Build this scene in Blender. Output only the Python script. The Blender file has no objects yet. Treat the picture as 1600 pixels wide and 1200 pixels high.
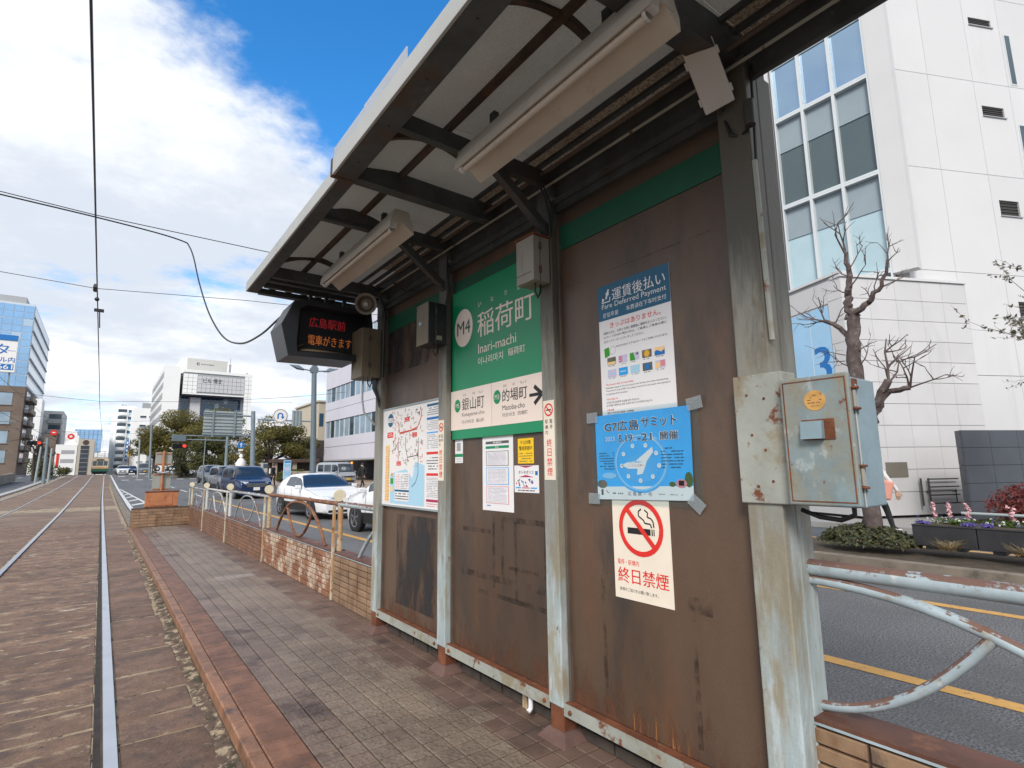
import bpy, bmesh, math, random
from mathutils import Vector, Matrix, noise as mnoise
random.seed(7)
S = bpy.context.scene
COL = S.collection
R_ = math.radians

# ------------------------------------------------------------------ camera
cam_d = bpy.data.cameras.new('camera')
cam_d.sensor_width = 36.0
cam_d.lens = 18.79
cam_d.clip_start = 0.05
cam_d.clip_end = 6000
cam = bpy.data.objects.new('camera', cam_d)
COL.objects.link(cam)
_r = Vector((0.79681, -0.60407, -0.01367))
_u = Vector((-0.08128, -0.12959, 0.98823))
_b = Vector((-0.59874, -0.78632, -0.15236))
_m = Matrix(((_r.x, _u.x, _b.x, 0), (_r.y, _u.y, _b.y, 0), (_r.z, _u.z, _b.z, 1.45), (0, 0, 0, 1)))
cam.matrix_world = _m
S.camera = cam
# ------------------------------------------------------------------ exposure
S.view_settings.view_transform = 'Standard'
S.view_settings.look = 'None'
S.view_settings.exposure = 0.42
S.view_settings.gamma = 1.0
S.view_settings.use_curve_mapping = False
S.cycles.max_bounces = 8
S.cycles.diffuse_bounces = 4
S.cycles.transparent_max_bounces = 12
S.cycles.caustics_reflective = False
S.cycles.caustics_refractive = False
# ------------------------------------------------------------------ sun
SUN = Vector((-0.62, -0.52, 0.59)).normalized()
sl = bpy.data.lights.new('sun', 'SUN')
sl.energy = 2.3
sl.angle = R_(18)
sl.color = (1.0, 0.95, 0.88)
so = bpy.data.objects.new('sun', sl)
so.rotation_euler = (-SUN).to_track_quat('-Z', 'Y').to_euler()
COL.objects.link(so)
# ------------------------------------------------------------------ sky
W = bpy.data.worlds.new('World')
S.world = W
W.use_nodes = True
nt = W.node_tree
nt.nodes.clear()
def N(t, tree=None, **k):
    n = (tree or nt).nodes.new(t)
    for a, b in k.items(): setattr(n, a, b)
    return n
def L(a, b, tree=None): (tree or nt).links.new(a, b)
out = N('ShaderNodeOutputWorld')
bg = N('ShaderNodeBackground')
bg.inputs[1].default_value = 0.10
L(bg.outputs[0], out.inputs[0])
sky = N('ShaderNodeTexSky', sky_type='NISHITA', sun_disc=False)
sky.sun_elevation = math.asin(SUN.z)
sky.sun_rotation = math.atan2(SUN.x, SUN.y)
sky.air_density = 1.0
sky.dust_density = 0.3
sky.ozone_density = 2.5
hsv = N('ShaderNodeHueSaturation')
hsv.inputs['Saturation'].default_value = 1.35
hsv.inputs['Value'].default_value = 2.1
L(sky.outputs[0], hsv.inputs['Color'])
tc = N('ShaderNodeTexCoord')
def vmath(op, a, b=None, tree=None):
    n = N('ShaderNodeVectorMath', tree, operation=op)
    for i, q in enumerate((a, b)):
        if q is None: continue
        if isinstance(q, (tuple, list)): n.inputs[i].default_value = q
        else: L(q, n.inputs[i], tree)
    return n
def fmath(op, a, b=None, c=None, tree=None, clamp=False):
    n = N('ShaderNodeMath', tree, operation=op)
    n.use_clamp = clamp
    for i, q in enumerate((a, b, c)):
        if q is None: continue
        if isinstance(q, (int, float)): n.inputs[i].default_value = q
        else: L(q, n.inputs[i], tree)
    return n.outputs[0]
sep = N('ShaderNodeSeparateXYZ')
L(tc.outputs['Generated'], sep.inputs[0])
zc = fmath('ADD', fmath('MAXIMUM', sep.outputs[2], 0.0), 0.12)
px = fmath('DIVIDE', sep.outputs[0], zc)
py = fmath('DIVIDE', sep.outputs[1], zc)
cmb = N('ShaderNodeCombineXYZ')
L(px, cmb.inputs[0]); L(py, cmb.inputs[1])
def wnoise(scale, detail, rough, off):
    v = vmath('ADD', cmb.outputs[0], off)
    n = N('ShaderNodeTexNoise')
    n.inputs['Scale'].default_value = scale
    n.inputs['Detail'].default_value = detail
    n.inputs['Roughness'].default_value = rough
    L(v.outputs[0], n.inputs['Vector'])
    return n.outputs[0]
def mapr(v, a, b, c, d, smooth=True, tree=None):
    n = N('ShaderNodeMapRange', tree)
    if smooth: n.interpolation_type = 'SMOOTHSTEP'
    L(v, n.inputs[0], tree)
    for i, q in enumerate((a, b, c, d)): n.inputs[i + 1].default_value = q
    return n.outputs[0]
hole = vmath('DOT_PRODUCT', tc.outputs['Generated'], (0.455, 0.455, 0.765)).outputs['Value']
cov0 = mapr(hole, 0.79, 0.955, 0.42, -0.36, False)
n1 = wnoise(1.15, 9, 0.62, (3.1, 7.7, 0))
n2 = wnoise(0.62, 9, 0.66, (11.3, 2.2, 4))
cov = fmath('ADD', cov0, fmath('MULTIPLY', fmath('SUBTRACT', n1, 0.5), 2.1))
cov = mapr(cov, -0.02, 0.30, 0.0, 1.0)
shade = mapr(n2, 0.40, 0.60, 0.0, 1.0)
cl = N('ShaderNodeMix', data_type='RGBA')
L(shade, cl.inputs[0])
cl.inputs[6].default_value = (5.6, 6.1, 6.9, 1)
cl.inputs[7].default_value = (8.3, 8.45, 8.6, 1)
mx = N('ShaderNodeMix', data_type='RGBA')
L(cov, mx.inputs[0]); L(hsv.outputs[0], mx.inputs[6]); L(cl.outputs[2], mx.inputs[7])
L(mx.outputs[2], bg.inputs[0])

# ------------------------------------------------------------------ materials
def lin(h):
    h = h.lstrip('#')
    c = [int(h[i:i + 2], 16) / 255 for i in (0, 2, 4)]
    return tuple((x / 12.92) if x <= 0.04045 else ((x + 0.055) / 1.055) ** 2.4 for x in c)
MATS = {}
def mat(name, col, rough=0.6, metal=0.0, var=0.12, vs=2.5, bump=0.0, bs=40.0, layers=(), spec=0.5, emit=0.0,
        stretch=(1, 1, 1), alpha=1.0, transl=0.0, fine=0.0, fs=150.0, pat=None, orand=0.0):
    if name in MATS: return MATS[name]
    if isinstance(col, str): col = lin(col)
    m = bpy.data.materials.new(name)
    m.use_nodes = True
    t = m.node_tree
    b = t.nodes['Principled BSDF']
    b.inputs['Roughness'].default_value = rough
    b.inputs['Metallic'].default_value = metal
    b.inputs['Specular IOR Level'].default_value = spec
    MATS[name] = m
    c4 = (*col, 1)
    if not (var or layers or bump or fine):
        b.inputs['Base Color'].default_value = c4
        cur = None
    else:
        geo = N('ShaderNodeNewGeometry', t)
        def nz(scale, detail=5, st=(1, 1, 1), off=0.0, rg=0.6):
            mp = N('ShaderNodeMapping', t)
            mp.inputs['Scale'].default_value = st
            mp.inputs['Location'].default_value = (off, off * 1.7, off * 0.6)
            L(geo.outputs['Position'], mp.inputs[0], t)
            n = N('ShaderNodeTexNoise', t)
            n.inputs['Scale'].default_value = scale
            n.inputs['Detail'].default_value = detail
            n.inputs['Roughness'].default_value = rg
            L(mp.outputs[0], n.inputs['Vector'], t)
            return n.outputs[0]
        def mixc(f, a, bcol):
            mm = N('ShaderNodeMix', t, data_type='RGBA')
            L(f, mm.inputs[0], t)
            if isinstance(a, tuple): mm.inputs[6].default_value = a
            else: L(a, mm.inputs[6], t)
            if isinstance(bcol, tuple): mm.inputs[7].default_value = bcol
            else: L(bcol, mm.inputs[7], t)
            return mm.outputs[2]
        f = mapr(nz(vs, 6, stretch, 1.3), 0.3, 0.7, 0.0, 1.0, True, t)
        lo = tuple(x * (1 - var) for x in col) + (1,)
        hi = tuple(min(1, x * (1 + var)) for x in col) + (1,)
        cur = mixc(f, lo, hi)
        if fine:
            f2 = mapr(nz(fs, 3, (1, 1, 1), 5.1), 0.35, 0.65, 0.0, 1.0, True, t)
            mm = N('ShaderNodeMix', t, data_type='RGBA', blend_type='MULTIPLY')
            mm.inputs[0].default_value = 1.0
            g = mixc(f2, (1 - fine, 1 - fine, 1 - fine, 1), (1 + fine, 1 + fine, 1 + fine, 1))
            L(cur, mm.inputs[6], t); L(g, mm.inputs[7], t)
            cur = mm.outputs[2]
        for i, ly in enumerate(layers):
            lc, sc, a, bb = ly[:4]
            st = ly[4] if len(ly) > 4 else (1, 1, 1)
            amt = ly[5] if len(ly) > 5 else 1.0
            if isinstance(lc, str): lc = lin(lc)
            fl = mapr(nz(sc, 8, st, 3.7 + 2.9 * i, 0.65), a, bb, 0.0, amt, True, t)
            cur = mixc(fl, cur, (*lc, 1))
        if orand:
            oi = N('ShaderNodeObjectInfo', t); mm = N('ShaderNodeMix', t, data_type='RGBA', blend_type='MULTIPLY'); mm.inputs[0].default_value = 1.0
            L(cur, mm.inputs[6], t); L(mixc(oi.outputs['Random'], (1 - orand, 1 - orand * 1.05, 1 - orand * 1.1, 1), (1 + orand, 1 + orand * .95, 1 + orand * .9, 1)), mm.inputs[7], t); cur = mm.outputs[2]
        L(cur, b.inputs['Base Color'], t)
        if bump:
            bp = N('ShaderNodeBump', t)
            bp.inputs['Strength'].default_value = min(1.0, bump)
            bp.inputs['Distance'].default_value = 0.01 if pat is None else 0.004
            if pat == 'tactile':
                vn = N('ShaderNodeTexVoronoi', t, feature='SMOOTH_F1')
                vn.inputs['Scale'].default_value = bs
                L(geo.outputs['Position'], vn.inputs['Vector'], t)
                L(mapr(vn.outputs[0], 0.15, 0.5, 1.0, 0.0, True, t), bp.inputs['Height'], t)
            else:
                L(nz(bs, 6, (1, 1, 1), 9.0, 0.7), bp.inputs['Height'], t)
            L(bp.outputs[0], b.inputs['Normal'], t)
    if emit:
        b.inputs['Emission Color'].default_value = c4
        b.inputs['Emission Strength'].default_value = emit
    if alpha < 1: b.inputs['Alpha'].default_value = alpha
    if transl:
        o = t.nodes['Material Output']
        tr = N('ShaderNodeBsdfTranslucent', t)
        tr.inputs[0].default_value = (0.9, 0.88, 0.84, 1)
        if cur is not None: L(cur, tr.inputs[0], t)
        ms = N('ShaderNodeMixShader', t)
        ms.inputs[0].default_value = transl
        L(b.outputs[0], ms.inputs[1], t); L(tr.outputs[0], ms.inputs[2], t)
        L(ms.outputs[0], o.inputs[0], t)
    return m
def height_tone(m, col, z0, z1, amt=0.85, sc=5.0):
    """ragged darker tone, heavy above z1 and thinning out to z0"""
    m = MATS[m]; t = m.node_tree; b = t.nodes['Principled BSDF']; lk = b.inputs['Base Color'].links[0]; src = lk.from_socket
    geo = N('ShaderNodeNewGeometry', t); sp = N('ShaderNodeSeparateXYZ', t); L(geo.outputs['Position'], sp.inputs[0], t)
    mp = N('ShaderNodeMapping', t); mp.inputs['Scale'].default_value = (2.2, 2.2, .35); L(geo.outputs['Position'], mp.inputs[0], t)
    n = N('ShaderNodeTexNoise', t); n.inputs['Scale'].default_value = sc; n.inputs['Detail'].default_value = 8; n.inputs['Roughness'].default_value = .7
    L(mp.outputs[0], n.inputs['Vector'], t)
    h = mapr(sp.outputs[2], z0, z1, -.35, .55, False, t)
    fac = mapr(fmath('ADD', h, n.outputs[0], None, t), .35, .75, 0.0, amt, True, t)
    mm = N('ShaderNodeMix', t, data_type='RGBA'); L(fac, mm.inputs[0], t); L(src, mm.inputs[6], t); mm.inputs[7].default_value = (*col, 1)
    L(mm.outputs[2], b.inputs['Base Color'], t)
def top_rust(m, col, z0=-.1, z1=.75, sc=6.0, amt=.9):
    """rust where rain stands: on the upward faces, broken up by noise"""
    m = MATS[m]; t = m.node_tree; b = t.nodes['Principled BSDF']; src = b.inputs['Base Color'].links[0].from_socket
    geo = N('ShaderNodeNewGeometry', t); sp = N('ShaderNodeSeparateXYZ', t); L(geo.outputs['True Normal'], sp.inputs[0], t)
    n = N('ShaderNodeTexNoise', t); n.inputs['Scale'].default_value = sc; n.inputs['Detail'].default_value = 9; n.inputs['Roughness'].default_value = .72; L(geo.outputs['Position'], n.inputs['Vector'], t)
    fac = mapr(fmath('ADD', n.outputs[0], mapr(sp.outputs[2], z0, z1, -.16, .10, False, t), None, t), .49, .55, 0.0, amt, True, t)
    mm = N('ShaderNodeMix', t, data_type='RGBA'); L(fac, mm.inputs[0], t); L(src, mm.inputs[6], t); mm.inputs[7].default_value = (*col, 1)
    L(mm.outputs[2], b.inputs['Base Color'], t)
    mr = N('ShaderNodeMix', t, data_type='FLOAT'); L(fac, mr.inputs[0], t); mr.inputs[2].default_value = .4; mr.inputs[3].default_value = .85; L(mr.outputs[0], b.inputs['Roughness'], t)
def glassy(name, col, rough=0.04, mixt=0.3):
    """tinted pane: part see-through, part mirror"""
    if name in MATS: return MATS[name]
    m = bpy.data.materials.new(name); m.use_nodes = True
    t = m.node_tree; b = t.nodes['Principled BSDF']
    b.inputs['Base Color'].default_value = (*col, 1)
    b.inputs['Roughness'].default_value = rough
    b.inputs['Specular IOR Level'].default_value = 0.9
    if mixt:
        tr = N('ShaderNodeBsdfTransparent', t)
        tr.inputs[0].default_value = (0.8, 0.88, 0.9, 1)
        ms = N('ShaderNodeMixShader', t); ms.inputs[0].default_value = mixt
        L(b.outputs[0], ms.inputs[1], t); L(tr.outputs[0], ms.inputs[2], t)
        L(ms.outputs[0], t.nodes['Material Output'].inputs[0], t)
    MATS[name] = m
    return m
def patchy(name, col, scale, a, b, st=(1, 1, 1), rough=0.7, amt=0.8, off=0.0, fade=None):
    """film that covers only in patches (stains, tape residue, rust runs)"""
    if name in MATS: return MATS[name]
    m = bpy.data.materials.new(name); m.use_nodes = True
    t = m.node_tree; p = t.nodes['Principled BSDF']
    p.inputs['Base Color'].default_value = (*col, 1)
    p.inputs['Roughness'].default_value = rough
    geo = N('ShaderNodeNewGeometry', t)
    mp = N('ShaderNodeMapping', t); mp.inputs['Scale'].default_value = st; mp.inputs['Location'].default_value = (off, off, off)
    L(geo.outputs['Position'], mp.inputs[0], t)
    n = N('ShaderNodeTexNoise', t); n.inputs['Scale'].default_value = scale; n.inputs['Detail'].default_value = 7
    n.inputs['Roughness'].default_value = 0.7
    L(mp.outputs[0], n.inputs['Vector'], t)
    src = n.outputs[0]
    if fade:
        sp = N('ShaderNodeSeparateXYZ', t); L(geo.outputs['Position'], sp.inputs[0], t)
        src = fmath('SUBTRACT', src, mapr(sp.outputs[2], fade[0], fade[1], 0.0, .35, False, t), None, t)
    L(mapr(src, a, b, 0.0, amt, True, t), p.inputs['Alpha'], t)
    MATS[name] = m
    return m
RUST = (0.16, 0.052, 0.022)
RUST2 = (0.215, 0.088, 0.040)
OCHRE = (0.24, 0.18, 0.09)
mat('post_paint', (0.36, 0.43, 0.44), 0.55, 0, 0.16, 5, 0.3, 30, stretch=(1, 1, 0.25),
    layers=[((0.31, 0.26, 0.165), 4.0, 0.44, 0.60, (1.8, 1.8, 0.6), 0.8), ((0.50, 0.58, 0.62), 7, 0.54, 0.64, (1.6, 1.6, .3), .7), ((0.45, 0.53, 0.57), 5.0, 0.55, 0.72, (1, 1, 0.3), 0.8), (RUST, 14, 0.63, 0.72, (1, 1, 0.5), 0.9)])
height_tone('post_paint', (0.21, 0.185, 0.14), 0.0, 2.0, 0.75, 7.0)
height_tone('post_paint', (0.085, 0.076, 0.060), 1.3, 3.0, 0.9)
mat('post_paint_dark', (0.11, 0.125, 0.125), 0.6, 0, 0.25, 5, 0.3, 30, layers=[((0.05, 0.04, 0.032), 4.0, 0.45, 0.65, (1, 1, 0.4), 0.9), (RUST, 12, 0.62, 0.72, (1, 1, 1), 0.8)])
mat('roof_steel', (0.055, 0.062, 0.064), 0.6, 0, 0.3, 5, 0.35, 35, layers=[((0.07, 0.04, 0.028), 4.0, 0.52, 0.66, (1, 1, 1), 0.8), ((0.12, 0.12, 0.11), 9, 0.62, 0.75)])
mat('purlin_steel', (0.06, 0.040, 0.032), 0.75, 0, 0.35, 6, 0.4, 50, layers=[(RUST, 8, 0.5, 0.7, (1, 1, 1), 0.6)])
mat('fascia_metal', (0.38, 0.39, 0.38), 0.45, 0.0, 0.08, 1.5, 0.1, 20, layers=[((0.22, 0.19, 0.15), 5, 0.62, 0.75, (1, 1, 1), 0.6)])
mat('panel_brown', (0.098, 0.062, 0.042), 0.42, 0, 0.25, 1.3, 0.12, 18, stretch=(1, 1, 0.45),
    layers=[((0.040, 0.036, 0.034), 1.7, 0.5, 0.68, (1, 1.4, 0.5), 0.75), ((0.15, 0.068, 0.034), 2.3, 0.52, 0.72, (1, 1.2, 0.35), 0.65), ((0.13, 0.11, 0.09), 26, 0.66, 0.76, (1, 1, 0.25), 0.35)], fine=0.06)
mat('sill_paint', (0.34, 0.355, 0.32), 0.6, 0, 0.12, 4, 0.2, 30, layers=[(OCHRE, 6, 0.5, 0.66, (1, 1, 1), 0.7), (RUST, 11, 0.57, 0.66)])
mat('rust', RUST, 0.85, 0, 0.35, 9, 0.5, 60, layers=[(RUST2, 14, 0.5, 0.68)])
mat('mortar_brown', (0.13, 0.075, 0.062), 0.9, 0, 0.15, 8, 0.4, 60)
mat('stripe_green', (0.005, 0.085, 0.042), 0.4, 0, 0.1, 3)
mat('sign_green', '#008a5b', 0.35, 0, 0.04, 2)
mat('sign_cream', '#efdfd3', 0.4, 0, 0.03, 3, layers=[((0.62, 0.5, 0.40), 5, 0.62, 0.8, (1, 1, 1), 0.35)])
mat('ink_black', (0.012, 0.012, 0.013), 0.5, 0, 0)
mat('ink_grey', (0.10, 0.095, 0.09), 0.5, 0, 0)
mat('ink_lightgrey', (0.36, 0.36, 0.37), 0.5, 0, 0)
mat('ink_white', (0.82, 0.80, 0.78), 0.5, 0, 0)
mat('ink_red', '#dc2f26', 0.5, 0, 0.06, 20)
mat('ink_blue', '#0f6fb8', 0.5, 0, 0)
mat('ink_teal', '#005a7c', 0.45, 0, 0.03, 3)
mat('ink_green', '#008a5b', 0.5, 0, 0)
mat('ink_lime', '#2f9a1e', 0.5, 0, 0)
mat('ink_amber', '#e5aa2e', 0.5, 0, 0)
mat('ink_sky', '#22a0ea', 0.5, 0, 0)
mat('ink_lightblue', '#a9d3ea', 0.5, 0, 0)
mat('ink_peach', '#f2cf95', 0.5, 0, 0)
mat('ink_pink', '#d98a92', 0.5, 0, 0)
mat('ink_maroon', '#b02a55', 0.5, 0, 0)
mat('ink_lilac', '#c9c4e0', 0.5, 0, 0)
mat('paper_white', '#e9e8ea', 0.55, 0, 0.02, 6)
mat('paper_cream', '#eadfce', 0.55, 0, 0.03, 6, layers=[((0.5, 0.4, 0.25), 4, 0.6, 0.8, (1, 1, 1), 0.35)])
mat('paper_yellow', '#f3c615', 0.5, 0, 0.03, 6)
mat('paper_blue', '#35b0fa', 0.4, 0, 0.07, 5)
mat('box_beige', (0.30, 0.275, 0.235), 0.5, 0, 0.08, 4, 0.1, 30, layers=[((0.13, 0.085, 0.05), 5, 0.58, 0.72, (1, 1, 0.5), 0.7)])
mat('box_olive', (0.16, 0.13, 0.085), 0.5, 0, 0.1, 4, 0.1, 30, layers=[((0.075, 0.06, 0.045), 4, 0.5, 0.7, (1, 1, 0.4), 0.6)])
mat('box_black', (0.016, 0.018, 0.022), 0.4, 0, 0.1, 3)
mat('box_white', (0.60, 0.59, 0.57), 0.4, 0, 0.04, 3)
mat('lamp_housing', (0.56, 0.52, 0.46), 0.5, 0, 0.07, 3, layers=[((0.30, 0.22, 0.14), 6, 0.6, 0.75, (1, 1, 1), 0.45)])
mat('lamp_tube', (0.62, 0.57, 0.50), 0.3, 0, 0.03, 3)
mat('cable_black', (0.012, 0.012, 0.013), 0.5, 0, 0)
mat('wire_dark', (0.03, 0.032, 0.04), 0.5, 0, 0)
mat('cabinet_paint', (0.20, 0.265, 0.285), 0.5, 0, 0.16, 9, 0.2, 40, layers=[((0.25, 0.255, 0.215), 7, 0.42, 0.58, (1, 1, 0.7), 0.85), ((0.25, 0.19, 0.11), 9, 0.50, 0.64, (1, 1, 0.6), 0.75), ((0.40, 0.45, 0.46), 13, 0.58, 0.68, (1, 1, .7), .7), (RUST, 22, 0.62, 0.70)])
mat('cabinet_side', (0.23, 0.32, 0.37), 0.5, 0, 0.1, 6, 0.2, 40, layers=[((0.22, 0.2, 0.15), 6, 0.6, 0.72, (1, 1, 0.5), 0.6), (RUST, 18, 0.66, 0.72)])
mat('pipe_paint', (0.36, 0.44, 0.48), 0.4, 0, 0.14, 8, 0.2, 40, layers=[((0.30, 0.24, 0.15), 7, 0.56, 0.66, (1, 1, 1), 0.7), ((0.58, 0.61, 0.62), 11, 0.58, 0.66, (1, 1, 1), .8)])
top_rust('pipe_paint', (0.15, 0.058, 0.030))
mat('pipe_rust', (0.21, 0.10, 0.055), 0.75, 0, 0.25, 6, 0.3, 50, layers=[(RUST, 5, 0.45, 0.6), ((0.38, 0.40, 0.40), 6, 0.58, 0.68, (1, 1, 1), 0.8)])
mat('pipe_white', (0.52, 0.54, 0.54), 0.5, 0, 0.1, 6, 0.2, 40, layers=[((0.30, 0.26, 0.2), 6, 0.55, 0.64, (1, 1, 1), 0.6)])
top_rust('pipe_white', (0.20, 0.10, 0.06), .2, 1.0, 8, .7)
mat('post_cream', (0.52, 0.48, 0.36), 0.6, 0, 0.12, 6, 0.2, 40, layers=[((0.42, 0.22, 0.08), 5, 0.46, 0.62, (1, 1, 0.5), 0.9), (RUST, 9, 0.58, 0.68)])
mat('disc_cream', (0.58, 0.52, 0.38), 0.6, 0, 0.08, 10, layers=[((0.36, 0.28, 0.16), 16, 0.55, 0.7, (1, 1, 1), 0.5)])
mat('tile_rust', (0.165, 0.085, 0.052), 0.7, 0, 0.28, 5, 0.25, 60, orand=.12, layers=[((0.30, 0.15, 0.085), 7, 0.5, 0.7, (1, 1, 1), 0.6), ((0.08, 0.05, 0.04), 9, 0.55, 0.72, (1, 1, 0.5), 0.7)])
mat('tile_white', (0.24, 0.105, 0.055), 0.5, 0, 0.25, 6, 0.2, 60, orand=.15, layers=[((0.56, 0.47, 0.37), 3.2, 0.47, 0.53, (1, 1, 1.1), 0.9), ((0.27, 0.11, 0.05), 15, 0.50, 0.56, (1, 1.8, 0.7), 0.9)])
mat('tile_tan', (0.26, 0.165, 0.10), 0.6, 0, 0.2, 5, 0.2, 60, orand=.15, layers=[((0.17, 0.085, 0.045), 4, 0.5, 0.66, (1, 1, 0.6), 0.8), ((0.08, 0.06, 0.05), 9, 0.58, 0.72, (1, 1, 0.5), 0.7)])
mat('tile_shaded', (0.060, 0.048, 0.040), 0.75, 0, 0.3, 6, 0.2, 60, orand=.15)  # darkened wall tile: shade under the shelter sill put into the colour
mat('grout_dark', (0.075, 0.05, 0.04), 0.9, 0, 0.2, 8)
mat('coping', (0.115, 0.048, 0.030), 0.6, 0, 0.25, 4, 0.3, 40, layers=[(RUST2, 5, 0.52, 0.68)])
mat('kerb_top', (0.185, 0.088, 0.053), 0.55, 0, 0.25, 6, 0.4, 60, fine=.12, fs=80, orand=.16, layers=[((0.27, 0.13, 0.075), 4, 0.5, 0.68, (2, 0.6, 1), 0.8), ((0.09, 0.06, 0.05), 7, 0.55, 0.7)])
mat('kerb_nose', (0.235, 0.115, 0.065), 0.5, 0, 0.25, 6, 0.4, 60, fine=.12, fs=80, orand=.12, layers=[((0.34, 0.19, 0.11), 6, 0.55, 0.7), ((0.09, 0.055, 0.045), 8, 0.56, 0.7)])
mat('kerb_face', (0.075, 0.048, 0.036), 0.85, 0, 0.3, 5, 0.5, 40, layers=[((0.045, 0.05, 0.022), 5, 0.5, 0.66, (1, 1, 1), 0.9), (RUST, 6, 0.58, 0.7)])
mat('tile_tactile', (0.196, 0.150, 0.116), 0.55, 0, 0.2, 2.2, 0.7, 40, pat='tactile', layers=[((0.12, 0.082, 0.066), 2.0, 0.5, 0.66, (1.6, 0.7, 1), 0.65), ((0.27, 0.225, 0.18), 5, .56, .7, (1, 1, 1), .5), ((0.05, 0.042, 0.037), 26, .70, .73), ((0.36, 0.33, 0.30), 31, .725, .745)], fine=0.10, fs=60, orand=.10)
mat('tile_smooth', (0.150, 0.098, 0.078), 0.5, 0, 0.2, 4, 0.3, 50, orand=.14, layers=[((0.085, 0.062, 0.055), 3.0, 0.5, 0.66), ((0.18, 0.15, 0.13), 5, 0.6, 0.74, (1, 1, 1), 0.6)], fine=0.08)
mat('tile_plain', (0.182, 0.132, 0.104), 0.55, 0, 0.2, 3, 0.6, 44, pat='tactile', orand=.10, layers=[((0.085, 0.055, 0.045), 2.5, 0.5, 0.66)], fine=0.08)
mat('tile_pale', (0.27, 0.225, 0.20), 0.65, 0, 0.15, 6, 0.2, 60)
mat('slab', (0.190, 0.114, 0.076), 0.75, 0, 0.25, 5, 1.0, 30, layers=[((0.10, 0.066, 0.054), 3.4, 0.48, 0.62, (.9, 1.3, 1), 0.85), ((0.38, 0.295, 0.195), 6.0, 0.575, 0.62, (0.7, 1.5, 1), 0.8), ((0.22, 0.15, 0.105), 14, 0.54, 0.66, (0.8, 1.4, 1), 0.6), ((0.52, 0.47, 0.39), 4.2, 0.645, 0.675, (.7, 1.6, 1), .8), ((0.05, 0.035, 0.03), 24, .60, .68)], fine=0.16, fs=110, orand=.16)
mat('slab_clean', (0.180, 0.108, 0.074), 0.75, 0, 0.22, 5, 1.0, 30, layers=[((0.10, 0.068, 0.056), 3.0, 0.48, 0.64, (1, 1, 1), 0.85), ((0.33, 0.255, 0.175), 9.0, 0.64, 0.69, (0.7, 1.6, 1), 0.7), ((0.215, 0.15, 0.11), 18, 0.54, 0.66, (1, 1, 1), .7), ((0.05, 0.035, 0.03), 24, .60, .68)], fine=0.16, fs=110, orand=.18)
mat('slab_far', (0.195, 0.128, 0.092), 0.8, 0, 0.2, 1.2, 0.5, 20, layers=[((0.085, 0.065, 0.058), 1.6, 0.5, 0.62, (0.25, 3.0, 1), 0.8), ((0.33, 0.27, 0.20), 2.2, 0.54, 0.68, (0.25, 2.6, 1), 0.75)], fine=0.1, fs=60)
mat('bed_grout', (0.34, 0.265, 0.18), 0.95, 0, 0.3, 7, 0.8, 60, layers=[((0.060, 0.045, 0.037), 7, 0.55, 0.62)])
mat('sand', (0.125, 0.085, 0.064), 0.95, 0, 0.3, 14, 0.9, 90, layers=[((0.40, 0.32, 0.22), 11, 0.50, 0.58, (1, 1, 1), 0.95), ((0.050, 0.052, 0.026), 5, 0.54, 0.62, (1, 1, 1), 0.9)])
mat('rail_head', (0.56, 0.58, 0.63), 0.32, 0.75, 0.06, 3, layers=[((0.25, 0.22, 0.2), 6, 0.6, 0.75, (3, 0.3, 1), 0.5)])
mat('rail_side', (0.08, 0.055, 0.045), 0.8, 0.2, 0.3, 8, 0.4, 50)
mat('groove_dark', (0.035, 0.028, 0.024), 0.95, 0, 0.3, 10, 0.6, 60)
mat('asphalt', (0.130, 0.131, 0.136), 0.8, 0, 0.10, 0.8, 1.0, 70, layers=[((0.082, 0.084, 0.088), 0.6, 0.5, 0.62, (1, 0.25, 1), 0.6)], fine=0.6, fs=62)
mat('asphalt_far', (0.088, 0.092, 0.104), 0.75, 0, 0.12, 0.5, 0.3, 60, layers=[((0.055, 0.057, 0.062), 0.4, 0.5, 0.65, (1, 0.2, 1), 0.7)], fine=0.12, fs=30)
mat('pavement', (0.30, 0.29, 0.28), 0.8, 0, 0.08, 1, 0.3, 40, fine=0.08, fs=40)
mat('pavement_warm', (0.34, 0.27, 0.22), 0.8, 0, 0.08, 1, 0.3, 40)
mat('kerbstone', (0.20, 0.165, 0.13), 0.85, 0, 0.2, 2, 0.5, 40, layers=[((0.1, 0.085, 0.07), 4, 0.5, 0.68)])
mat('kerb_pale', (0.42, 0.41, 0.38), 0.8, 0, 0.12, 2, 0.3, 40)
mat('line_yellow', (0.56, 0.31, 0.085), 0.7, 0, 0.1, 4, 0.3, 80, layers=[((0.16, 0.12, 0.08), 22, 0.56, 0.66, (1, 1, 1), 0.85)])
mat('line_white', (0.60, 0.61, 0.61), 0.7, 0, 0.08, 4, layers=[((0.2, 0.2, 0.2), 14, 0.58, 0.7, (1, 1, 1), 0.7)])
mat('wall_white', (0.62, 0.62, 0.63), 0.6, 0, 0.025, 0.4, 0.05, 20, layers=[((0.48, 0.48, 0.48), 1.2, 0.52, 0.75, (1, 1, 0.10), 0.45)], orand=.02)
mat('wall_tilewhite', (0.58, 0.575, 0.585), 0.5, 0, 0.03, 0.8, 0.05, 20, layers=[((0.46, 0.46, 0.46), 2.1, 0.52, 0.75, (1, 1, 0.3), 0.4)], orand=.03)
mat('joint_grey', (0.45, 0.45, 0.45), 0.8, 0, 0)
mat('wall_charcoal', (0.045, 0.052, 0.068), 0.5, 0, 0.12, 0.7, 0.05, 20)
mat('wall_charcoal_light', (0.062, 0.070, 0.085), 0.5, 0, 0.12, 0.9, 0.05, 20)
mat('planter', (0.026, 0.026, 0.030), 0.55, 0, 0.2, 4, 0.2, 40)
mat('vent_dark', (0.03, 0.028, 0.025), 0.7, 0, 0.1)
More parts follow.
